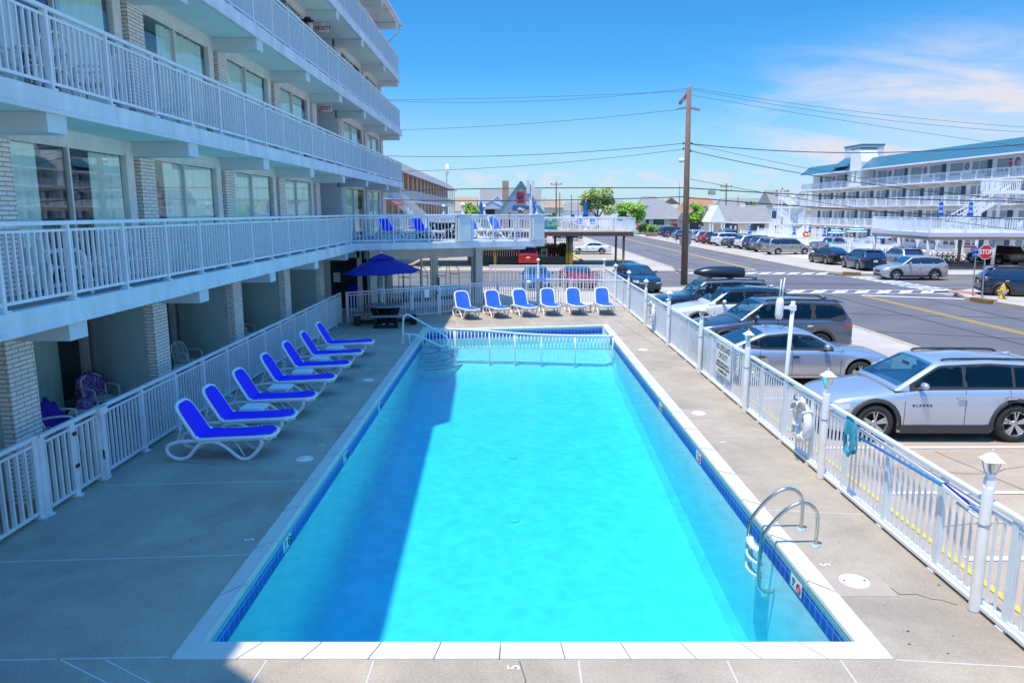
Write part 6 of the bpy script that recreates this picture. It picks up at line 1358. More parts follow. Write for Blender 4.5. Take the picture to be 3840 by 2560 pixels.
ps = thing('framed_poster', 'white framed poster with a grey drawing on the brown board fence', 'poster', (2.9,66.22,.62)); MB().box(-.30,.30,-.03,0,-.37,.37).build('frame', SIGNWHITE, ps); MB().lathe([(0,-.034),(.18,-.034),(.2,-.032)], n=14, axis='y').box(-.16,.16,-.036,-.032,.22,.27).box(-.2,.2,-.036,-.032,-.3,-.26).build('drawing', mat('drawing_grey', (.30,.31,.32), .7, var=.3, scale=9), ps)
la = thing('lattice_fence', 'white diagonal lattice fence below the terrace in the distance', 'fence'); b = MB()
for k in range(30): x = -1.0+.23*k; b.bar((x,78,.35),(x+1.0,78,1.35),.05,.03); b.bar((x+1.0,78.03,.35),(x,78.03,1.35),.05,.03)
b.build('lattice', PLASTIC, la); MB().box(-1,7,77.95,78.08,1.35,1.45).box(-1,7,77.95,78.08,.25,.35).build('frame', PLASTIC, la)

# ================================================================ plants
def leaf_mat(n, c, d): return mat(n, c, .75, var=.55, scale=1.1, dirt=d)
LEAF1 = leaf_mat('pale_green_leaves', (.42,.50,.14), (.22,.28,.07)); LEAF2 = leaf_mat('fresh_green_leaves', (.32,.52,.06), (.12,.24,.025)); LEAF3 = leaf_mat('deep_green_leaves', (.12,.25,.03), (.05,.11,.015)); BARK = mat('bark', (.14,.10,.07), .9, var=.3, scale=5)
def leaves(b, c, r, n, s, rr):
    for _ in range(n):
        while True:
            v = Vector((rr.uniform(-1,1), rr.uniform(-1,1), rr.uniform(-1,1)))
            if .25 < v.length < 1: break
        v = v * (.75 + .25*rr.random())
        p = Vector(c) + Vector((v.x*r[0], v.y*r[1], v.z*r[2])); q = s*rr.uniform(.6,1.3)
        u = Vector((rr.uniform(-1,1), rr.uniform(-1,1), rr.uniform(-.5,.8))).normalized(); w = u.orthogonal().normalized()
        b.add([p-u*q, p-w*q*.55, p+u*q, p+w*q*.55], [(0,1,2,3)])
def tree(lab, base, h, w, m, seed, n=2600, ls=.30, trunk_h=.32, low=False):
    rr = random.Random(seed); t = thing('tree', lab, 'tree', base)
    b = MB(); th = h*trunk_h; b.tube([(0,0,-.3),(.05,0,th*.6),(0,.05,th*1.2)], [.03*h,.024*h,.017*h], 8)
    tips = []
    for k in range(6):
        a = 2*math.pi*k/6 + rr.random(); q = Vector((math.cos(a)*w*.3, math.sin(a)*w*.3, h*rr.uniform(.55,.8))); b.tube([(0,0,th*.9),(q.x*.5,q.y*.5,(th+q.z)/2+.1), q], [.014*h,.01*h,.005*h], 6); tips.append(q)
    b.build('trunk', BARK, t)
    c = MB(); tips.append(Vector((0,0,h*.78)))
    for q in tips + [Vector((rr.uniform(-.35,.35)*w, rr.uniform(-.35,.35)*w, h*rr.uniform(.42,.9))) for _ in range(9)]:
        f = rr.uniform(.16,.27)*w; leaves(c, q, (f,f,f*.75), n//16, ls, rr)
    c.build('crown', m, t); return t
def at(px, y, z=-.2): p = YP(px, 800, y); return (p.x, y, z)
tree('tall pale green tree behind the terrace umbrella', at(2242,165), 9.8, 8.2, LEAF1, 3, 3200, .36)
tree('bright green round tree behind the terrace corner and the stop sign', at(2365,150), 6.9, 6.0, LEAF2, 5, 2600, .30)
tree('bright green tree right of the utility pole, in front of the orange roof', at(2618,140), 6.1, 4.2, LEAF2, 8, 2200, .26, .42)
tree('low green tree left of the pointed house', at(1778,120), 6.2, 3.4, LEAF2, 11, 1500, .24)
tree('dark green shrub tree right of the terrace umbrella poles', at(2068,150), 4.4, 2.2, LEAF3, 13, 700, .22)
tree('small green treetop behind the small office roof', at(2805,200), 7.4, 4.0, LEAF3, 15, 800, .3)
def bush(lab, base, r, m, seed, n=700, ls=.13, flowers=None):
    rr = random.Random(seed); t = thing('bush', lab, 'bush', base, 0, 'low bushes'); b = MB()
    for k in range(5): a = k*1.26; leaves(b, (math.cos(a)*r[0]*.45, math.sin(a)*r[1]*.45, r[2]*rr.uniform(.7,1.0)), (r[0]*.6,r[1]*.6,r[2]*.7), n//5, ls, rr)
    b.build('foliage', m, t); c = MB()
    for k in range(5): c.tube([(0,0,0),(math.cos(k*1.3)*r[0]*.4, math.sin(k*1.3)*r[1]*.4, r[2])], .03, 5)
    c.build('stem', BARK, t)
bush('yellow green bush spilling over the brown board fence', (3.4,67.2,.3), (1.3,.6,.75), LEAF1, 1); bush('dense green bush at the right end of the brown board fence', (4.75,66.9,-.1), (.75,.6,1.0), LEAF3, 2, 900); bush('yellow green bush behind the brown board fence, left part', (1.6,67.4,.5), (1.0,.5,.5), LEAF1, 9)
bush('large bright bush left of the red door house', at(2421,150), (2.0,1.2,1.3), LEAF2, 4, 1000, .2); bush('bush beside the red door house railing', at(2450,146), (1.4,1.0,1.2), LEAF2, 6, 800, .18); bush('small bush in the brick planter', at(2443,135,.4), (.6,.5,.8), LEAF3, 7, 500, .14)
bush('low hedge in front of the red door house', at(2478,150), (2.2,.6,.6), LEAF1, 8, 700, .15)
bush('weeds at the foot of the kerb beside the utility pole', at(2445,49,-.25), (.5,.3,.12), LEAF1, 12, 160, .05)
tag(MB().box(*sorted((at(2426,135)[0], at(2468,135)[0])), 134.4, 135.8, -.2, .5).build('brick_planter', brick_mat('red_planter_brick', (.34,.14,.10),(.28,.12,.09),(.4,.36,.32),.3,.1,.012), bevel=.03), 'low red brick planter at the far street corner', 'planter')
tag(MB().box(at(2405,150)[0], at(2640,150)[0]+6, 142, 196, -.2, -.16).build('lawn', mat('dry_grass', (.28,.25,.10), .95, var=.4, scale=.6)), kind='structure')

# ================================================================ houses behind
ROOFG = mat('grey_shingles', (.30,.29,.28), .9, var=.22, scale=1.4, stretch=(.6,.6,4)); ROOFO = mat('orange_shingles', (.46,.22,.12), .9, var=.2, scale=1.2); ROOFT = mat('tan_shingles', (.42,.30,.20), .9, var=.2, scale=1.2); CREAM = mat('cream_stone', (.66,.57,.42), .85, var=.12, scale=1.5); WALLW = mat('white_siding', (.78,.79,.80), .7, var=.05, scale=1, stretch=(.3,.3,8)); WALLB = mat('pale_blue_siding', (.50,.58,.68), .75, var=.06, scale=1, stretch=(.3,.3,8)); WINB = mat('house_window', (.03,.05,.08), .08, spec=.8); TRIMW = mat('white_trim', (.80,.81,.82), .6, var=.05)
def house(name, lab, x0, x1, y0, y1, zw, zr, wallm, roofm, hip=0.0, ridge='x', windows=(), cat='house', over=.45):
    t = thing(name, lab, cat); MB().box(x0,x1,y0,y1,-.4,zw).build('wall', wallm, t)
    o = over; b = MB(); a0, a1, c0, c1 = x0-o, x1+o, y0-o, y1+o; ym = (c0+c1)/2; xm = (a0+a1)/2
    if ridge == 'x': r0, r1 = (a0+hip, ym, zr), (a1-hip, ym, zr); A,B,C_,D_ = (a0,c0,zw),(a1,c0,zw),(a1,c1,zw),(a0,c1,zw); b.add([A,B,C_,D_,r0,r1], [(0,1,5,4),(1,2,5),(2,3,4,5),(3,0,4),(3,2,1,0)])
    else: r0, r1 = (xm, c0+hip, zr), (xm, c1-hip, zr); A,B,C_,D_ = (a0,c0,zw),(a1,c0,zw),(a1,c1,zw),(a0,c1,zw); b.add([A,B,C_,D_,r0,r1], [(0,1,4),(1,2,5,4),(2,3,5),(3,0,4,5),(3,2,1,0)])
    b.build('roof', roofm, t)
    MB().box(a0-.02,a1+.02,c0-.05,c0,zw-.14,zw+.04).build('gutter', TRIMW, t)
    for (wx, wz, ww, wh) in windows:
        f = MB().box(wx-ww/2-.08,wx+ww/2+.08,y0-.06,y0+.02,wz-.08,wz+wh+.08).build('window', TRIMW, t); MB().box(wx-ww/2,wx+ww/2,y0-.075,y0-.05,wz,wz+wh).build('pane', WINB, f)
    return t
def door_on(t, x, y, w, h, m, glassn=0, z=0):
    d = MB().box(x-w/2,x+w/2,y-.08,y,z,z+h).build('door', m, t)
    for k in range(glassn): MB().box(x-w/2+w*(k+.3)/glassn, x-w/2+w*(k+.7)/glassn, y-.095, y-.078, z+h*.55, z+h*.88).build('door_light', SIGNWHITE, d)
    MB().sphere((x+w*.35,y-.12,z+1.0), .05, 4).build('handle', CHROME, d); return t
X_ = lambda px, y: (px-1920)/F_PX*y*1.0
Y_ = 186
t = house('stone_house', 'low cream house with a grey pyramid roof and a bright red double door', X_(2412,Y_), X_(2565,Y_), Y_, Y_+14, 2.6, 7.4, CREAM, ROOFG, hip=5.0, windows=((X_(2463,Y_),.8,2.8,1.5),(X_(2417,Y_)+.3,.8,.8,1.5))); door_on(t, X_(2520,Y_), Y_, 1.75, 2.1, RED, 4, .1)
b = MB(); xa = X_(2526,Y_); b.add([(xa-2.2,Y_+5.5,6.1),(xa+2.2,Y_+5.5,6.1),(xa,Y_+5.5,7.75),(xa,Y_+8,7.75),(xa-2.2,Y_+8,6.1),(xa+2.2,Y_+8,6.1)],[(0,1,2),(0,2,3,4),(1,5,3,2)]); b.build('gable_dormer', mat('brown_gable', (.20,.12,.10), .8, var=.1), t)
gr = thing('garden_railing', 'white railing in front of the red door house', 'railing'); baluster_run((X_(2448,182),182),(X_(2516,182),182),0,.95,parent=gr,bal=.3,post_every=2,bw=.05,bd=.05); baluster_run((X_(2540,182),182),(X_(2556,182),182),0,.95,parent=gr,bal=.3,post_every=2,bw=.05,bd=.05)
Y_ = 150; 
t = house('stone_house', 'cream house wing with dark windows right of the utility pole', X_(2575,Y_), X_(2655,Y_), Y_, Y_+9, 2.3, 4.2, CREAM, ROOFG, windows=((X_(2592,Y_),.6,1.6,1.4),(X_(2636,Y_),.6,1.6,1.4)))
Y_ = 215; house('orange_roof_house', 'house with a wide orange roof behind the utility pole', X_(2548,Y_), X_(2695,Y_), Y_, Y_+10, 4.2, 8.2, CREAM, ROOFO, hip=3)
Y_ = 128
t = house('small_office', 'small white gabled office with a grey shingle roof and glass doors', X_(2668,Y_), X_(2872,Y_), Y_, Y_+7, 2.45, 5.35, CREAM, ROOFG, windows=((X_(2860,Y_)-1.4,.7,2.4,1.5),(X_(2692,Y_)+1.3,.7,1.2,1.6)), cat='office building')
door_on(t, X_(2739,Y_), Y_, 1.6, 2.1, WINB, 2, 0); b = MB(); gx = X_(2668,Y_); b.add([(gx-1.35,Y_-2.2,2.5),(gx+1.35,Y_-2.2,2.5),(gx,Y_-2.2,5.3),(gx-1.35,Y_+3,2.5),(gx+1.35,Y_+3,2.5),(gx,Y_+3,5.3)],[(0,1,2),(0,2,5,3),(1,4,5,2)]); b.build('front_gable', WALLW, t)
b = MB()
for dx in (-1.2,-.75,.75,1.2): b.box(gx+dx-.09,gx+dx+.09,Y_-2.1,Y_-1.9,-.2,2.5)
b.build('porch_post', TRIMW, t); MB().box(X_(2793,Y_)-.4,X_(2793,Y_)+.4,Y_+3,Y_+3.8,4.6,5.6).build('roof_vent', TRIMW, t)
Y_ = 150
t = house('white_house', 'white two storey house left of the hotel stairs, with dark shutters', X_(2848,Y_)+2.2, X_(3010,Y_), Y_, Y_+10, 5.1, 8.6, WALLW, ROOFG, windows=((X_(2888,Y_),2.9,.9,1.5),(X_(2900,Y_),0,.8,1.5),(X_(2912,Y_),0,.9,1.4)))
house('tan_roof_house', 'house with a tan roof left of the low green tree', X_(1708,170), X_(1782,170), 170, 180, 4.6, 7.6, WALLW, ROOFT, windows=((X_(1728,170),1.8,1.2,1.4),))
t = house('blue_grey_house', 'pale blue house with white gables left of the pointed house', X_(1806,175), X_(2024,175), 176, 186, 4.9, 9.6, WALLB, ROOFG, windows=((X_(1838,175),3.2,2.4,1.6),))
for gx, w, z1 in ((X_(1845,175),4.2,6.9),(X_(1866,175),3.6,8.0)):
    yg = 174.6 if z1 < 7 else 175.3; b = MB(); b.add([(gx-w,yg,4.9),(gx+w,yg,4.9),(gx,yg,z1),(gx-w,179,4.9),(gx+w,179,4.9),(gx,179,z1)],[(0,1,2),(0,2,5,3),(1,4,5,2)]); b.bar((gx-w,yg-.1,4.9),(gx,yg-.1,z1),.12,.3,1); b.bar((gx+w,yg-.1,4.9),(gx,yg-.1,z1),.12,.3,1); b.build('gable', [WALLB, TRIMW], t)
Y_ = 150; ax = X_(1953,Y_); az = 9.85; hw_ = 7.1
TEAL = mat('teal_trim', (.06,.28,.36), .6, var=.1)
t = thing('pointed_house', 'tall pointed gable house with teal trim and two signs', 'house')
zb_ = .5; b = MB(); b.add([(ax-hw_,Y_,zb_),(ax+hw_,Y_,zb_),(ax,Y_,az),(ax-hw_,Y_+14,zb_),(ax+hw_,Y_+14,zb_),(ax,Y_+14,az)],[(0,1,2),(0,3,5,2),(1,2,5,4),(3,4,5)]); b.build('gable_wall', WALLB, t)
b = MB(); 
for s in (-1,1): b.bar((ax+s*(hw_+.4),Y_-.3,zb_-.6),(ax,Y_-.3,az+.25),.5,.42)
b.build('barge_board', TEAL, t)
b = MB(); 
for s in (-1,1): b.bar((ax+s*(hw_+.4),Y_+7,zb_-.6),(ax,Y_+7,az+.3),15,.15)
b.build('roof', ROOFG, t)
s_ = MB().box(ax-.85,ax+.75,Y_-.25,Y_-.1,5.9,8.0).build('red_sign', RED, t); b = MB(); b.lathe([(0,-.28),(.55,-.28),(.58,-.26)], (ax-.05,Y_,6.95), 16, axis='y'); b.box(ax-.5,ax+.4,Y_-.27,Y_-.25,7.62,7.8).box(ax-.5,ax+.4,Y_-.27,Y_-.25,6.05,6.25); b.build('sign_emblem', NAVY, s_)
s_ = MB().box(ax-1.65,ax+1.65,Y_-.25,Y_-.1,3.1,5.4).build('blue_sign', mat('sign_blue', (.02,.12,.28), .5, var=.05), t); b = MB(); b.tube(smooth_path([(ax-.7,Y_-.27,4.7),(ax-.2,Y_-.27,5.0),(ax-.3,Y_-.27,4.5),(ax+.1,Y_-.27,4.95),(ax+.2,Y_-.27,4.4),(ax+.6,Y_-.27,4.9)],4), .08, 5); b.box(ax-1.1,ax+1.1,Y_-.27,Y_-.25,3.75,3.85).box(ax-.9,ax+.9,Y_-.27,Y_-.25,3.4,3.5); b.build('sign_script', SIGNWHITE, s_)
MB().box(ax-.35,ax+.35,Y_-.2,Y_-.05,8.2,9.0).build('gable_vent', BRASS, t)
cx_ = X_(1896,152); c = MB().box(cx_-.65,cx_+.65,152,153.3,-.3,10.4).build('chimney', brick_mat('tan_chimney_brick', (.42,.27,.15),(.36,.23,.13),(.5,.42,.34),.5,.18,.03), None); tag(c, 'tall tan brick chimney left of the pointed house', 'chimney')
for px, w, zh, lab in ((1898,.85,1.5,'left grey parapet block in front of the pointed house'),(1926,.95,1.75,'middle grey parapet block in front of the pointed house'),(1976,.8,1.9,'right grey parapet block in front of the pointed house')):
    x = X_(px,95); tag(MB().box(x-w/2*1.3,x+w/2*1.3,95,96,2.2,2.6+zh).build('parapet_block', mat('taupe_block', (.38,.31,.28), .85, var=.08)), lab, 'planter block', 'grey parapet blocks')
tag(MB().box(X_(1840,96),X_(2050,96),96.2,104,-.2,3.3).build('flat_roof_shop', mat('red_shop_wall', (.30,.08,.06), .8, var=.2)), 'low flat roofed building in front of the pointed house', 'building')
rr = random.Random(21)
for px0, px1, yy, zw, zr, rm, lab in ((2040,2110,300,6,9,ROOFT,'distant low tan roofed house right of the pointed house'), (2110,2180,330,5,8.5,ROOFG,'distant grey roofed house behind the terrace poles'), (2290,2345,240,6,8,ROOFG,'distant brown house between the two green trees'), (2396,2470,260,6.5,9.6,ROOFG,'distant grey roof behind the round green tree'), (2690,2860,230,5.5,8.4,ROOFG,'distant grey roof behind the small office'), (2640,2700,190,4,6.2,ROOFT,'distant brown roof right of the bright green tree')):
    house('distant_house', lab, X_(px0,yy), X_(px1,yy), yy, yy+9, zw, zr, CREAM if rr.random()<.5 else WALLW, rm, hip=1.5, windows=((X_((px0+px1)/2,yy),1.5,1.5,1.5),))
for k in range(34):
    yy = rr.uniform(340,800); px = rr.uniform(-200,4000); x = X_(px,yy); w = rr.uniform(8,16)
    if 1400 < px < 3000 or True: house('distant_house', 'far off house on the low skyline', x-w/2, x+w/2, yy, yy+10, rr.uniform(2.8,6), rr.uniform(5.5,9), rr.choice((CREAM,WALLW,WALLB)), rr.choice((ROOFG,ROOFT,ROOFG)), hip=1)['group'] = 'far off houses on the skyline'

# ================================================================ brick fronted motel on the left beyond the hotel
mo = thing('brick_motel', 'long motel with tan brick rooms, white posts and a grey roof behind the raised deck', 'building')
TANB = brick_mat('tan_motel_brick', (.40,.25,.11),(.32,.19,.09),(.55,.42,.25),.45,.13,.012); MX = -11.5; MY0, MY1 = 58, 150
for z in (2.75, 5.55): MB().box(MX-4,MX+.1,MY0,MY1,z-.25,z).build('gallery_slab', TRIMW, mo)
MB().box(MX-4.4,MX-1.5,MY0,MY1,-.3,8.5).build('brick_wall', TANB, mo)
b = MB(); b.add([(MX+.5,MY0,8.35),(MX+.5,MY1,8.35),(MX-1.6,MY1,9.9),(MX-1.6,MY0,9.9),(MX-5,MY0,9.9),(MX-5,MY1,9.9),(MX-5,MY0,8.35),(MX-5,MY1,8.35)],[(0,1,2,3),(3,2,5,4),(0,6,7,1),(0,3,4,6),(1,7,5,2)]); b.build('roof', ROOFG, mo)
MB().box(MX+.42,MX+.55,MY0,MY1,8.2,8.4).build('gutter', TRIMW, mo)
for z0, z1 in ((2.75,5.3),(5.55,8.35),(0,2.5)):
    for k in range(24):
        y = MY0 + 2 + k*3.85; MB().box(MX-.06,MX+.06,y-.06,y+.06,z0,z1).build('post', TRIMW, mo) if k*3 < 100 else None
    b = MB()
    for k in range(24): y = MY0+2+k*3.85; b.box(MX-1.5,MX-1.44,y+.5,y+1.5,z0,z0+2.1)
    b.build('room_doors', mat('ochre_door', (.42,.24,.08), .7, var=.1), mo)
for z in (2.75,5.55): baluster_run((MX,MY0+(6 if z > 5 else 2)),(MX,MY1),z,1.05,parent=mo,bal=.28,post_every=3.85,bw=.05,bd=.05)
d = MB().box(MX-.7,MX+.0,MY1-.1,MY1+.1,0,.1).build('end_step', TRIMW, mo)
MB().box(MX-1.42,MX-1.35,MY1-9,MY1-5,5.6,7.9).box(MX-1.42,MX-1.35,MY1-9,MY1-5,2.8,5.0).build('blue_door', BLUEPAINT, mo)
st = MB()
sa, sb = Vector((MX+.4,70,5.5)), Vector((MX+4.6,71.5,1.6))
for k in range(16): c = sa.lerp(sb, (k+.5)/16); st.cbox((c.x, c.y+.7, c.z), (.3,1.4,.08))
for dy in (0,1.4):
    o_ = Vector((0,dy,0)); st.bar(sa+o_-Vector((0,0,.15)), sb+o_-Vector((0,0,.15)), .1, .42)
    for s in range(5): st.bar(sa+o_+Vector((0,0,.3+.2*s)), sb+o_+Vector((0,0,.3+.2*s)), .05, .05)
st.box(MX-.1,MX+.5,69.8,71.6,5.35,5.55)
st.build('outside_stair', TRIMW, mo)
dsh = thing('satellite_dish', 'white satellite dish on the motel roof end', 'satellite dish', (MX-1.2, 146, 9.9)); MB().lathe([(0,-.22),(.5,-.16),(1.0,.0),(1.1,.12)], n=18, axis='x').xf(Matrix.Translation((0,0,2.4)) @ Matrix.Rotation(R(25),4,'Z')).build('bowl', PLASTIC, dsh); MB().tube([(0,0,0),(0,0,2.3)], .07).bar((.1,0,2.4),(1.1,0,2.9),.05).build('mast', GREYMETAL, dsh)
es = thing('exit_sign', 'red exit sign under the motel gallery behind the raised deck', 'exit sign', YP(1496, 762, 63.5)); MB().box(-.35,.35,-.05,.05,-.2,.2).build('housing', mat('exit_red', (.55,.10,.08), .5), es); text('lettering','EXIT',SIGNWHITE,(0,-.06,0),(math.pi/2,0,0),.3,es)
# ================================================================ the big white hotel on the right
TROOF = stripe_mat('teal_standing_seam', (.055,.17,.225), (.02,.075,.11), .8, axis=1, duty=.86, rough=.45)
DOORB = mat('navy_door', (.01,.055,.13), .5, var=.05); BLIND = mat('window_blind', (.27,.36,.40), .6, var=.08, scale=2); PANEW = mat('dark_pane', (.06,.045,.055), .15, spec=.7); WSTUC = mat('warm_white_stucco', (.78,.77,.75), .8, var=.05, scale=.5); CREAMW = mat('cream_door_wall', (.66,.60,.50), .8, var=.05)
hr_ = math.atan((49.65-47.4)/49.0)
wh = thing('white_hotel', 'long white four storey hotel with teal metal roof and balcony railings across the street', 'building', (49.66,73,0), hr_)
HY0, HY1 = -3.0, 49.4; HX = 1.75
HF = [-.2, 2.36, 5.07, 7.68]; HE = 9.95
for z in HF[1:]: MB().box(-.12,HX+6,HY0,HY1,z-.17,z).build('gallery_slab', WSTUC, wh); 
for z in HF[1:]: 
    for k in range(13): MB().box(.0,HX,HY1-1.4-3.9*k-.12,HY1-1.4-3.9*k+.12,z-.36,z-.18).build('gallery_beam', WSTUC, wh)
b = MB(); b.box(HX,HX+8,HY0,HY1,-.3,HE+.3); b.build('wall', WSTUC, wh)
b = MB(); b.box(HX-.02,HX+.01,HY0,HY1,HF[1]-.18-.35,HF[1]-.18); b.box(HX-.02,HX+.01,HY0,HY1,HF[2]-.18-.3,HF[2]-.18); b.box(HX-.02,HX+.01,HY0,HY1,HF[3]-.18-.3,HF[3]-.18); b.build('wall_band', CREAMW, wh)
for z in HF[1:]: baluster_run((0,HY0),(0,HY1),z,0.95,parent=wh,bal=.19,post_every=2.45,bw=.035,bd=.035,postw=(.13,.13),mats=PLASTIC,feet=False)
nwin = 0
for fi, z in enumerate(HF):
    for k in range(14):
        y = HY1 - 4.2 - 3.9*k
        if y < HY0 + .5: continue
        top = fi == 3
        if top and k % 2 == 1: 
            MB().lathe([(0,-.03),(.42,-.03),(.45,.0)], (HX-.01, y+1.0, z+1.55), 18, axis='x').build('porthole', mat('porthole_%d' % k, ((.35,.12,.40),(.30,.05,.06),(.36,.14,.42),(.36,.16,.46),(.20,.26,.45))[(k//2) % 5], .4), wh)
        else:
            d = MB().box(HX-.05,HX+.02,y+.75,y+1.62,z+.02,z+2.05).build('room_door', DOORB, wh); MB().box(HX-.035,HX+.015,y+.65,y+1.72,z+.02,z+2.14).build('door_frame', TRIMW, d)
        for (a, w) in ((-1.75,.95),(-.55,.95)):
            if top: w *= 1.15
            f = MB(); f.box(HX-.05,HX+.02,y+a-w/2-.12,y+a+w/2+.12,z+.55,z+2.12); fo = f.build('window', TRIMW, wh)
            p = MB(); p.box(HX-.06,HX-.045,y+a-w/2,y+a+w/2,z+1.05,z+2.0,0); p.box(HX-.06,HX-.045,y+a-w/2,y+a+w/2,z+.65,z+1.02,1); p.build('pane', [BLIND, PANEW], fo)
            nwin += 1
b = MB(); rs = 1.45
def roofseg(y0,y1,z0,z1,dx=1.25):
    b.add([(-.45,y0,z0),(-.45,y1,z0),(dx,y1,z1),(dx,y0,z1),(dx+.3,y0,z0),(dx+.3,y1,z0)],[(3,2,1,0),(0,4,3),(1,2,5),(2,3,4,5),(0,1,5,4)])
roofseg(HY0,30.5,HE,11.55); roofseg(34.8,HY1+.4,HE,11.35); roofseg(34.8,39,10.6,12.0,1.6)
b.build('mansard_roof', TROOF, wh)
MB().box(-.55,-.40,HY0,31,HE-.12,HE+.04).box(-.55,-.40,34.6,HY1+.4,HE-.12,HE+.04).box(-.4,HX,HY0,HY1,HE-.06,HE-.0).build('gutter', TRIMW, wh)
MB().box(1.3,HX+8,HY0,HY1,HE+.2,11.0).build('roof_deck', ROOFG, wh)
b = MB(); b.vprism([(30.5,HF[3]),(33.6,HF[3]),(33.6,12.7),(31.4,12.9),(30.5,11.0)], -.25, 2.2, axis='x'); b.build('tower', WSTUC, wh); MB().box(-.3,2.3,31.2,33.7,12.8,12.98).build('tower_cap', TROOF, wh)
b = MB(); b.box(1.8,5,34.6,39.6,10.5,13.5); b.build('stair_penthouse', WSTUC, wh); MB().box(1.7,5.1,34.5,39.7,13.5,13.75).build('penthouse_cap', TROOF, wh)
for dy in (.5,1.9): f = MB().box(-.3,-.2,30.9+dy,31.7+dy,HF[3]+.7,HF[3]+2.1).build('window', TRIMW, wh); MB().box(-.32,-.29,31.0+dy,31.6+dy,HF[3]+.8,HF[3]+2.0).build('pane', BLIND, f)
# end staircase
b = MB()
for lv in range(3):
    za, zb2 = HF[lv], HF[lv+1]; zm = (za+zb2)/2
    for (ya, yb, z0, z1, xx) in ((HY1+1.2, HY1+4.6, zb2, zm, .8), (HY1+4.6, HY1+1.2, zm, za, -.6)):
        for k in range(8): f = k/8; y = ya+(yb-ya)*f; z = z0+(z1-z0)*f; b.box(xx-.6,xx+.6,min(y,y+(yb-ya)/8),max(y,y+(yb-ya)/8),z-.12,z)
        for s in (-.6,.6):
            b.bar((xx+s,ya,z0+.95),(xx+s,yb,z1+.95),.06,.08); b.bar((xx+s,ya,z0-.05),(xx+s,yb,z1-.05),.06,.22)
            for k in range(12): f = (k+.5)/12; b.bar((xx+s,ya+(yb-ya)*f,z0+(z1-z0)*f),(xx+s,ya+(yb-ya)*f,z0+(z1-z0)*f+.95),.04)
    b.box(-1.3,1.5,HY1+4.6,HY1+6,zm-.15,zm); b.box(-1.3,1.5,HY1,HY1+1.2,zb2-.2,zb2)
    for k in range(14): b.bar((-1.3+.2*k,HY1+6,zm),(-1.3+.2*k,HY1+6,zm+1.0),.04)
    for k in range(7): b.bar((-1.3,HY1+4.6+.2*k,zm),(-1.3,HY1+4.6+.2*k,zm+1.0),.05)
    b.bar((-1.3,HY1+6,zm+1.0),(1.5,HY1+6,zm+1.0),.08); b.bar((-1.3,HY1+4.6,zm+1.0),(-1.3,HY1+6,zm+1.0),.08)
for x in (-1.3,1.5):
    for y in (HY1+1.2,HY1+4.6,HY1+6): b.box(x-.09,x+.09,y-.09,y+.09,-.3,HF[3]+.2)
b.build('end_staircase', PLASTIC, wh)
# projecting landing and stair close to the photo edge
b = MB(); lx0, lx1, ly0, ly1 = -4.2, -.15, -3.0, -.2
b.box(lx0,lx1,ly0,ly1,5.9,6.2)
for k in range(22): b.bar((lx0+.185*k,ly1,6.2),(lx0+.185*k,ly1,7.25),.05)
for k in range(15): b.bar((lx0,ly0+.19*k,6.2),(lx0,ly0+.19*k,7.25),.05)
b.bar((lx0,ly1,7.25),(lx1,ly1,7.25),.1); b.bar((lx0,ly0,7.25),(lx0,ly1,7.25),.1)
for x in (lx0+.1,lx0+1.9): b.box(x-.1,x+.1,ly1-.2,ly1,-.3,6.2)
for s in (-.2,-1.4):
    b.bar((lx0-3.4,s-.6,3.75),(lx0+1.6,s-.6,6.7),.07,.09); b.bar((lx0-3.4,s-.6,2.85),(lx0+1.6,s-.6,5.8),.07,.3)
    for k in range(16): b.bar((lx0-3.4+.31*k,s-.6,2.9+.184*k),(lx0-3.4+.31*k,s-.6,3.75+.184*k),.045)
b.build('side_stair_landing', PLASTIC, wh)

# terrace in front of it on posts
tr2 = thing('hotel_terrace', 'wide white terrace on posts in front of the big white hotel, cars below', 'terrace')
TPOLY = [(31.75,56.4),(62,55.8),(62,68),(32.9,68)]
MB().prism(TPOLY, 2.36, 2.66).build('slab', mat('lavender_fascia', (.58,.57,.66), .7, var=.05), tr2); MB().prism([(31.85,56.55),(62,55.95),(62,67.9),(33,67.9)], 2.12, 2.36).build('soffit_beam', mat('tan_rusty_soffit', (.50,.36,.24), .8, var=.25, scale=.8), tr2)
for p, q in (((31.9,56.6),(62,56.0)), ((31.9,56.6),(33.0,67.8))): baluster_run(p, q, 2.68, 1.12, parent=tr2, bal=.19, post_every=2.7, bw=.05, bd=.05, postw=(.16,.16), mats=PLASTIC, feet=False)
for x, y in ((31.95,56.7),(36.95,56.6),(42.3,56.5),(32.4,61.8),(33.0,67.3),(38.5,63.5),(47,56.4)): MB().tube([(x,y,-.3),(x,y,2.14)], .13, 10).build('post', mat('greige_post', (.52,.48,.46), .6, var=.08) if (x,y) == (31.95,56.7) else bpy.data.materials['greige_post'], tr2)
STR = stripe_mat('blue_white_stripes', (.02,.16,.55), (.55,.70,.82), .30, axis=2, duty=.62)
STR2 = stripe_mat('blue_pale_stripes', (.015,.06,.45), (.18,.42,.70), .42, axis=2, duty=.55)
def umb_at(px, py_base, yy, lab, h, z): p = YP(px, py_base, yy); return closed_umbrella('closed_umbrella', lab, STR2, (p.x, yy, z), h, 'closed striped umbrellas at the big hotel')
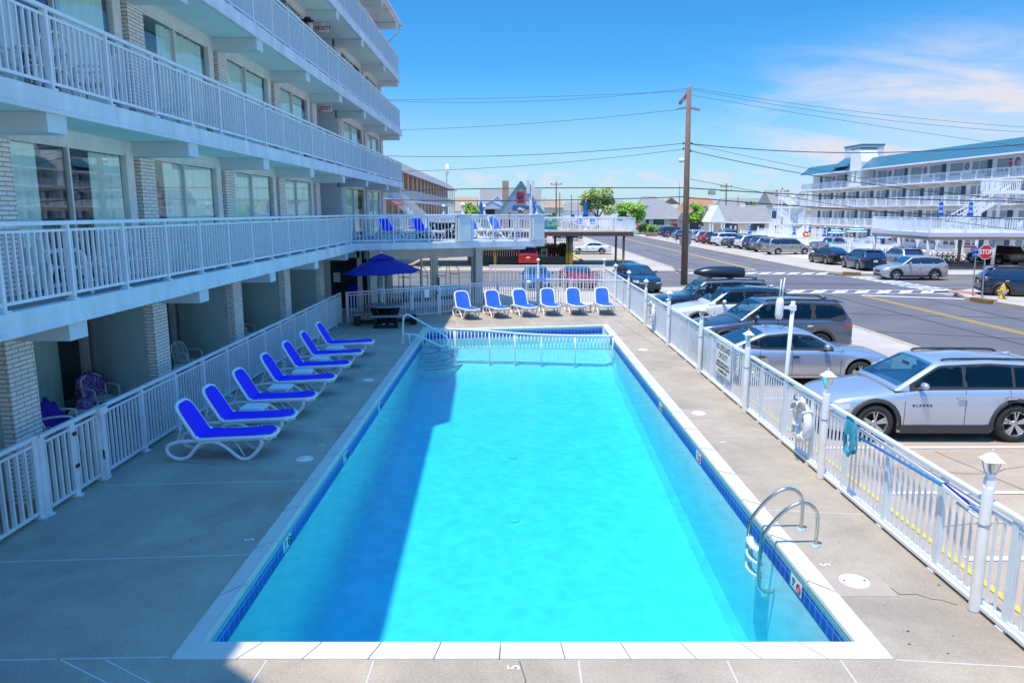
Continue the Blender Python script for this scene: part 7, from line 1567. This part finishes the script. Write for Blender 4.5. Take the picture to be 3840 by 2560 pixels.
for px, yy, z, h, lab in ((3521,62,2.68,2.55,'left closed striped umbrella on the hotel terrace'), (3632,62,2.68,2.55,'right closed striped umbrella on the hotel terrace'), (2812,112,-.2,2.5,'closed striped umbrella in front of the small office'), (2979,108,-.2,2.45,'closed striped umbrella by the foot of the hotel stairs'), (3037,102,-.2,2.75,'closed striped umbrella beside the red and yellow float'), (3093,98,-.2,2.5,'closed striped umbrella left of the open umbrellas'), (3374,78,-.2,2.5,'left closed striped umbrella under the terrace'), (3443,74,-.2,2.4,'right closed striped umbrella under the terrace')): umb_at(px, 860, yy, lab, h, z)
def open_umbrella(px, yy, z, h, r, lab, m=STR):
    p = YP(px, 860, yy); t = thing('open_umbrella', lab, 'umbrella', (p.x, yy, z), 0, 'open striped umbrellas at the hotel pool')
    b = MB(); b.lathe([(.02,h),(r*.33,h-.18),(r*.66,h-.42),(r,h-.75),(r,h-.80),(r*.66,h-.47),(.02,h-.08)], n=8, smooth=False); b.build('canopy', m, t); MB().tube([(0,0,0),(0,0,h+.1)], .03, 6).build('pole', PLASTIC, t)
open_umbrella(3137,98,-.2,2.35,1.25,'flat looking open striped umbrella left of the big striped one'); open_umbrella(3214,92,-.2,2.75,1.28,'largest open striped umbrella above the slate pickup'); open_umbrella(3300,88,-.2,2.2,1.35,'open blue umbrella at the corner of the hotel terrace')
for i in range(7):
    x = 35.2 + 1.9*i; o = dup(PC, (x, 60.2 + .7*(i % 3), 2.68), R(40*i), ['first white chair on the hotel terrace from its left corner','second white chair on the hotel terrace from its left corner','third white chair on the hotel terrace, near the left umbrella','white chair on the hotel terrace between the two umbrellas','white chair on the hotel terrace below the right umbrella','white chair on the hotel terrace right of both umbrellas','white chair on the hotel terrace nearest the photo edge'][i], 'white chairs on the hotel terrace')
# picket fences, arches, pool railing
def picket(name, lab, p, q, h, scallop=True, n=None, z=-.2):
    t = thing(name, lab, 'fence', group='white picket fences at the big hotel'); p, q = Vector((*p,z)), Vector((*q,z)); L = (q-p).length; d = (q-p)/L; rz = math.atan2(d.y,d.x); n = n or int(L/.16); b = MB()
    for k in range(n):
        s = (k+.5)*L/n; f = (s % 2.4)/2.4; hh = h*(1 - (.16*math.sin(f*math.pi) if scallop else 0)); c = p+d*s; b.cbox((c.x,c.y,z+hh/2), (.095,.03,hh), rz)
    b.build('pickets', PLASTIC, t); b = MB()
    for hh in (.25,h*.7): c = (p+q)/2; b.cbox((c.x,c.y+.04,z+hh), (L,.04,.09), rz)
    b.build('fence_rails', PLASTIC, t); 
    for k in range(int(L/2.4)+1): c = p+d*min(L,2.4*k); MB().cbox((c.x,c.y,z+h*.56),(.15,.15,h*1.12),rz).cbox((c.x,c.y,z+h*1.14),(.2,.2,.06),rz).build('fence_post', PLASTIC, t)
picket('picket_fence','white scalloped picket fence behind the near bicycles', (40.3,70.2), (58,69.6), 1.15); picket('picket_fence','white picket fence behind the silver grey crossover', (34.2,80.5), (41.5,79.0), 1.2); picket('picket_fence','white curved top picket fence right of the slate pickup', (37.9,88.5), (38.6,80.5), 1.35)
picket('picket_fence','tall white board fence below the hotel stairs', (38.5,116), (47.6,112), 1.9, False); picket('picket_fence','white board fence in front of the small office', (34.7,112.5), (38.6,111.5), 1.6, False)
pr = thing('hotel_pool_railing', 'white railing round the big hotel pool behind the minivan', 'railing'); baluster_run((33.5,101),(45,92),-.2,1.25,parent=pr,bal=.22,post_every=2.4,bw=.04,bd=.04,mats=PLASTIC); baluster_run((36.8,89),(43,86.5),-.2,1.25,parent=pr,bal=.22,post_every=2.4,bw=.04,bd=.04,mats=PLASTIC); baluster_run((33.2,92.5),(36.6,88.5),-.2,1.1,parent=pr,bal=.22,post_every=2.4,bw=.04,bd=.04,mats=PLASTIC)
ar = thing('garden_arches', 'white scrolled garden arches under the hotel terrace', 'arbour'); b = MB()
for k in range(4):
    x0 = 37.6+1.9*k; y = 72.0
    b.box(x0-.07,x0+.07,y-.07,y+.07,-.3,2.1)
    if k < 3: b.tube([(x0+.95-.85*math.cos(a), y, 1.15+.85*math.sin(a)) for a in [math.pi*i/12 for i in range(13)]], .06, 6); b.box(x0,x0+1.9,y-.05,y+.05,2.0,2.15); b.tube([(x0+.25,y,1.9),(x0+.12,y,1.6)], .05, 5); b.tube([(x0+1.65,y,1.9),(x0+1.78,y,1.6)], .05, 5)
b.build('arches', PLASTIC, ar)
rp = thing('red_post', 'red emergency post in front of the white picket fence', 'post', (41.35,68.2,-.2)); MB().box(-.11,.11,-.09,.09,0,1.75).build('post', RED, rp, bevel=.03); MB().lathe([(0,.1),(.12,.1),(.13,0)], (0,0,1.70), 10).build('cap', RED, rp)
sg = thing('fence_notice', 'white notice with a red heading on the picket fence left of the stop sign', 'notice', (43.1,69.5,.75)); MB().box(-.65,.65,-.03,0,-.42,.38).build('board', SIGNWHITE, sg); MB().box(-.6,.6,-.04,-.03,.18,.33).build('heading', RED, sg); MB().box(-.5,.5,-.04,-.03,-.02,.03).box(-.5,.4,-.04,-.03,-.18,-.13).box(-.5,.5,-.04,-.03,-.33,-.28).build('print', GREYMETAL, sg)
flo = thing('pool_float', 'red and yellow inflatable float by the hotel pool', 'pool float', YP(3022, 878, 97)); b = MB(); b.tube([(.32*math.cos(a), .1*math.sin(a), .26*math.sin(a)) for a in [2*math.pi*i/18 for i in range(18)]], .11, 8, closed=True); b.build('ring', RED, flo); MB().sphere((.4,-.1,-.1), .25, 7).build('ball', mat('float_yellow', (.75,.45,.02), .4), flo)
for px, py, yy, a, lab in ((2990,893,99,0,'tan garden chair at the hotel pool left of the float'), (3070,900,95,90,'pale blue lounge chair at the hotel pool under the closed umbrella'), (3110,900,93,60,'garden chair at the hotel pool left of the slate pickup')): p = YP(px,py,yy); dup(PC, (p.x,yy,-.2), R(a), lab, 'chairs at the hotel pool')

# ================================================================ street signs and hydrant at the corner
st = thing('stop_sign', 'red STOP sign on a grey post at the near street corner', 'road sign', (24.68,38.3,-.18)); st.rotation_euler = (0, R(-2), 0)
tz = YP(3693,945,38.3).z + .18
MB().bar((0,.03,0),(0,.03,tz+.3),.06,.04).build('post', GREYMETAL, st)
MB().vprism([(.40*math.cos(R(45*k+22.5)), tz+.40*math.sin(R(45*k+22.5))) for k in range(8)], -.012, .0).build('white_border', SIGNWHITE, st); MB().vprism([(.372*math.cos(R(45*k+22.5)), tz+.372*math.sin(R(45*k+22.5))) for k in range(8)], -.016, -.004).build('face', RED, st); text('lettering','STOP',SIGNWHITE,(0,-.018,tz),(math.pi/2,0,0),.34,st,.002,bold=.008,sx=.82)
ss = thing('street_name_sign', 'grey post with two blue street name plates left of the stop sign', 'street sign', (24.62,39.0,-.18)); ss.rotation_euler = (0, R(-2), 0)
z1, z2 = YP(3660,936,39).z+.18, YP(3660,955,39).z+.18
MB().bar((0,.03,0),(0,.03,z1+.15),.05,.04).build('post', GREYMETAL, ss)
for z, x0, x1, body, rz in ((z1,-.28,.35,'E Sweet',-.05),(z2,-.22,.35,'Ocean',.05)):
    MB().box(x0,x1,-.02,0,z-.095,z+.095).build('name_plate', mat('street_blue', (.01,.10,.50), .4, var=.05), ss); text('lettering', body, SIGNWHITE, ((x0+x1)/2-.02,-.024,z), (math.pi/2,0,0), .15, ss, .001)
fs2 = thing('stop_sign', 'small distant red STOP sign left of the bright bushes', 'road sign', YP(2394, 880, 135)); fs2.location.z = -.2; tz = YP(2394,841,135).z + .2
MB().bar((0,.03,0),(0,.03,tz),.07,.05).build('post', GREYMETAL, fs2); MB().vprism([(.42*math.cos(R(45*k+22.5)), tz+.42*math.sin(R(45*k+22.5))) for k in range(8)], -.016, 0).build('face', RED, fs2); text('lettering','STOP',SIGNWHITE,(0,-.02,tz),(math.pi/2,0,0),.33,fs2,.002,bold=.01,sx=.82)
fh = thing('fire_hydrant', 'yellow fire hydrant on the street corner in front of the dark wagon', 'fire hydrant', (25.35,37.75,-.18))
HYD = mat('hydrant_yellow', (.72,.42,.02), .45, var=.1, scale=6)
MB().lathe([(0,0),(.17,0),(.17,.05),(.125,.06),(.115,.42),(.15,.44),(.15,.49),(.125,.50),(.13,.56),(.10,.66),(.05,.72),(.035,.73),(.035,.79),(0,.80)], n=18).build('barrel', HYD, fh)
MB().tube([(-.23,0,.40),(.23,0,.40)], .062, 10).tube([(-.26,0,.40),(-.21,0,.40)], .078, 8).tube([(.21,0,.40),(.26,0,.40)], .078, 8).build('side_nozzle', HYD, fh); MB().tube([(0,0,.36),(-.05,-.22,.36)], .085, 10).tube([(-.045,-.19,.36),(-.06,-.25,.36)], .10, 10).build('front_cap', mat('hydrant_grey', (.42,.44,.44), .5), fh)

# ================================================================ people
SKIN = mat('skin', (.52,.31,.22), .6, var=.08, scale=8); HAIR = mat('dark_hair', (.03,.02,.015), .7, var=.2)
def person(label, loc, rz, h, shirt, shorts, hat=None, arms='down', group=None, cut=(.50,.80), sleeve=.66):
    t = thing('person', label, 'person', loc, rz, group); s = h/1.72
    V = [(0,0,.95),(0,0,1.15),(0,.01,1.38),(0,.01,1.47),(0,.02,1.54),(0,.03,1.63),(0,.02,1.70),
         (.09,0,.90),(.10,.03,.50),(.11,-.03,.10),(.12,.10,.03),(-.09,0,.90),(-.13,-.06,.50),(-.13,-.16,.12),(-.14,-.04,.03),
         (.18,.0,1.40),(.24,-.03,1.14),(.25,.08,.90),(.25,.12,.81),(-.18,0,1.40),(-.24,.02,1.14),(-.26,.12,.91),(-.26,.16,.82)]
    E = [(0,1),(1,2),(2,3),(3,4),(4,5),(5,6),(0,7),(7,8),(8,9),(9,10),(0,11),(11,12),(12,13),(13,14),(2,15),(15,16),(16,17),(17,18),(2,19),(19,20),(20,21),(21,22)]
    Rr = [.14,.13,.15,.06,.075,.10,.07,.085,.06,.043,.036,.085,.06,.043,.036,.062,.043,.034,.03,.062,.043,.034,.03]
    if arms == 'forward':
        for i, v in ((16,(.23,.10,1.18)),(17,(.18,.34,1.14)),(18,(.15,.43,1.14)),(20,(-.23,.10,1.18)),(21,(-.18,.34,1.14)),(22,(-.15,.43,1.14))): V[i] = v
    me = bpy.data.meshes.new('body'); me.from_pydata([(x*s,y*s,z*s) for x,y,z in V], E, [])
    o = bpy.data.objects.new('body', me); COL.objects.link(o); m = o.modifiers.new('skin','SKIN'); m.use_smooth_shade = True
    for i, sv in enumerate(me.skin_vertices[0].data): sv.radius = (Rr[i]*s, Rr[i]*s*(.72 if i < 3 else 1)); sv.use_root = i == 0
    o.modifiers.new('sub','SUBSURF').levels = 1
    dg = bpy.context.evaluated_depsgraph_get(); nm = bpy.data.meshes.new_from_object(o.evaluated_get(dg)); o.modifiers.clear(); o.data = nm; nm.name = 'body'; o.parent = t
    for q in (SKIN, shirt, shorts): nm.materials.append(q)
    for p in nm.polygons:
        z = p.center.z/s; x = abs(p.center.x)/s; p.use_smooth = True
        p.material_index = 1 if (cut[1]+.12 < z < 1.47 and (x < .19 or z > sleeve*1.7)) else (2 if cut[0] < z <= cut[1]+.12 and x < .22 else 0)
    MB().sphere((0,.012*s,1.665*s), .105*s, 7, sz=(.95,1.05,.9)).build('hair', HAIR, t)
    if hat: MB().lathe([(.20*s,0),(.20*s,.012),(.11*s,.02),(.10*s,.10),(0,.13)], (0,.02*s,1.69*s), 14).build('hat', hat, t)
    f = MB(); f.sphere((.035*s,.125*s,1.645*s), .012*s, 4).sphere((-.035*s,.125*s,1.645*s), .012*s, 4).bar((-.025*s,.125*s,1.575*s),(.025*s,.125*s,1.575*s),.01*s); f.build('face', HAIR, t)
    return t
SH_R = mat('red_shirt', (.40,.06,.07), .9, var=.1); SH_W = mat('white_shirt', (.75,.76,.78), .9, var=.06); JEAN = mat('denim', (.10,.16,.30), .9, var=.15); KHAKI = mat('khaki', (.40,.33,.24), .9, var=.1); STRAW = mat('straw_hat', (.62,.42,.12), .8, var=.15); CAP = mat('dark_cap', (.03,.03,.035), .8)
person('person in a dark cap and red shirt behind the fourth floor hotel railing', (-6.75,25.6,FL[3]+.012), R(-80), 1.78, SH_R, KHAKI, CAP, 'forward')
person('person in a red top and jeans walking on the far pavement, left of two', (24.3,116,-.18), R(160), 1.6, SH_R, JEAN, None, 'down', 'people on the far pavement')
person('person in a reddish shirt and blue jeans on the far pavement, right of two', (23.9,107.5,-.18), R(200), 1.6, mat('maroon_shirt', (.26,.06,.10), .9), JEAN, None, 'forward', 'people on the far pavement')
p = YP(3194, 890, 86.5); person('person in a white shirt and straw hat standing behind the slate pickup', (p.x,86.5,-.2), R(100), 1.7, SH_W, SH_W, STRAW, 'forward')
import math as _m
for px, yy, lab, sh in ((3786,75.0,'left of two people standing on the top balcony at the right photo edge',SH_R),(3818,74.0,'right of two people standing on the top balcony at the right photo edge',KHAKI)):
    p = YP(px,640,yy); person(lab, (p.x,yy,HF[3]), R(90), 1.7, sh, JEAN, None, 'down', 'people on the top balcony')
finish_texts()
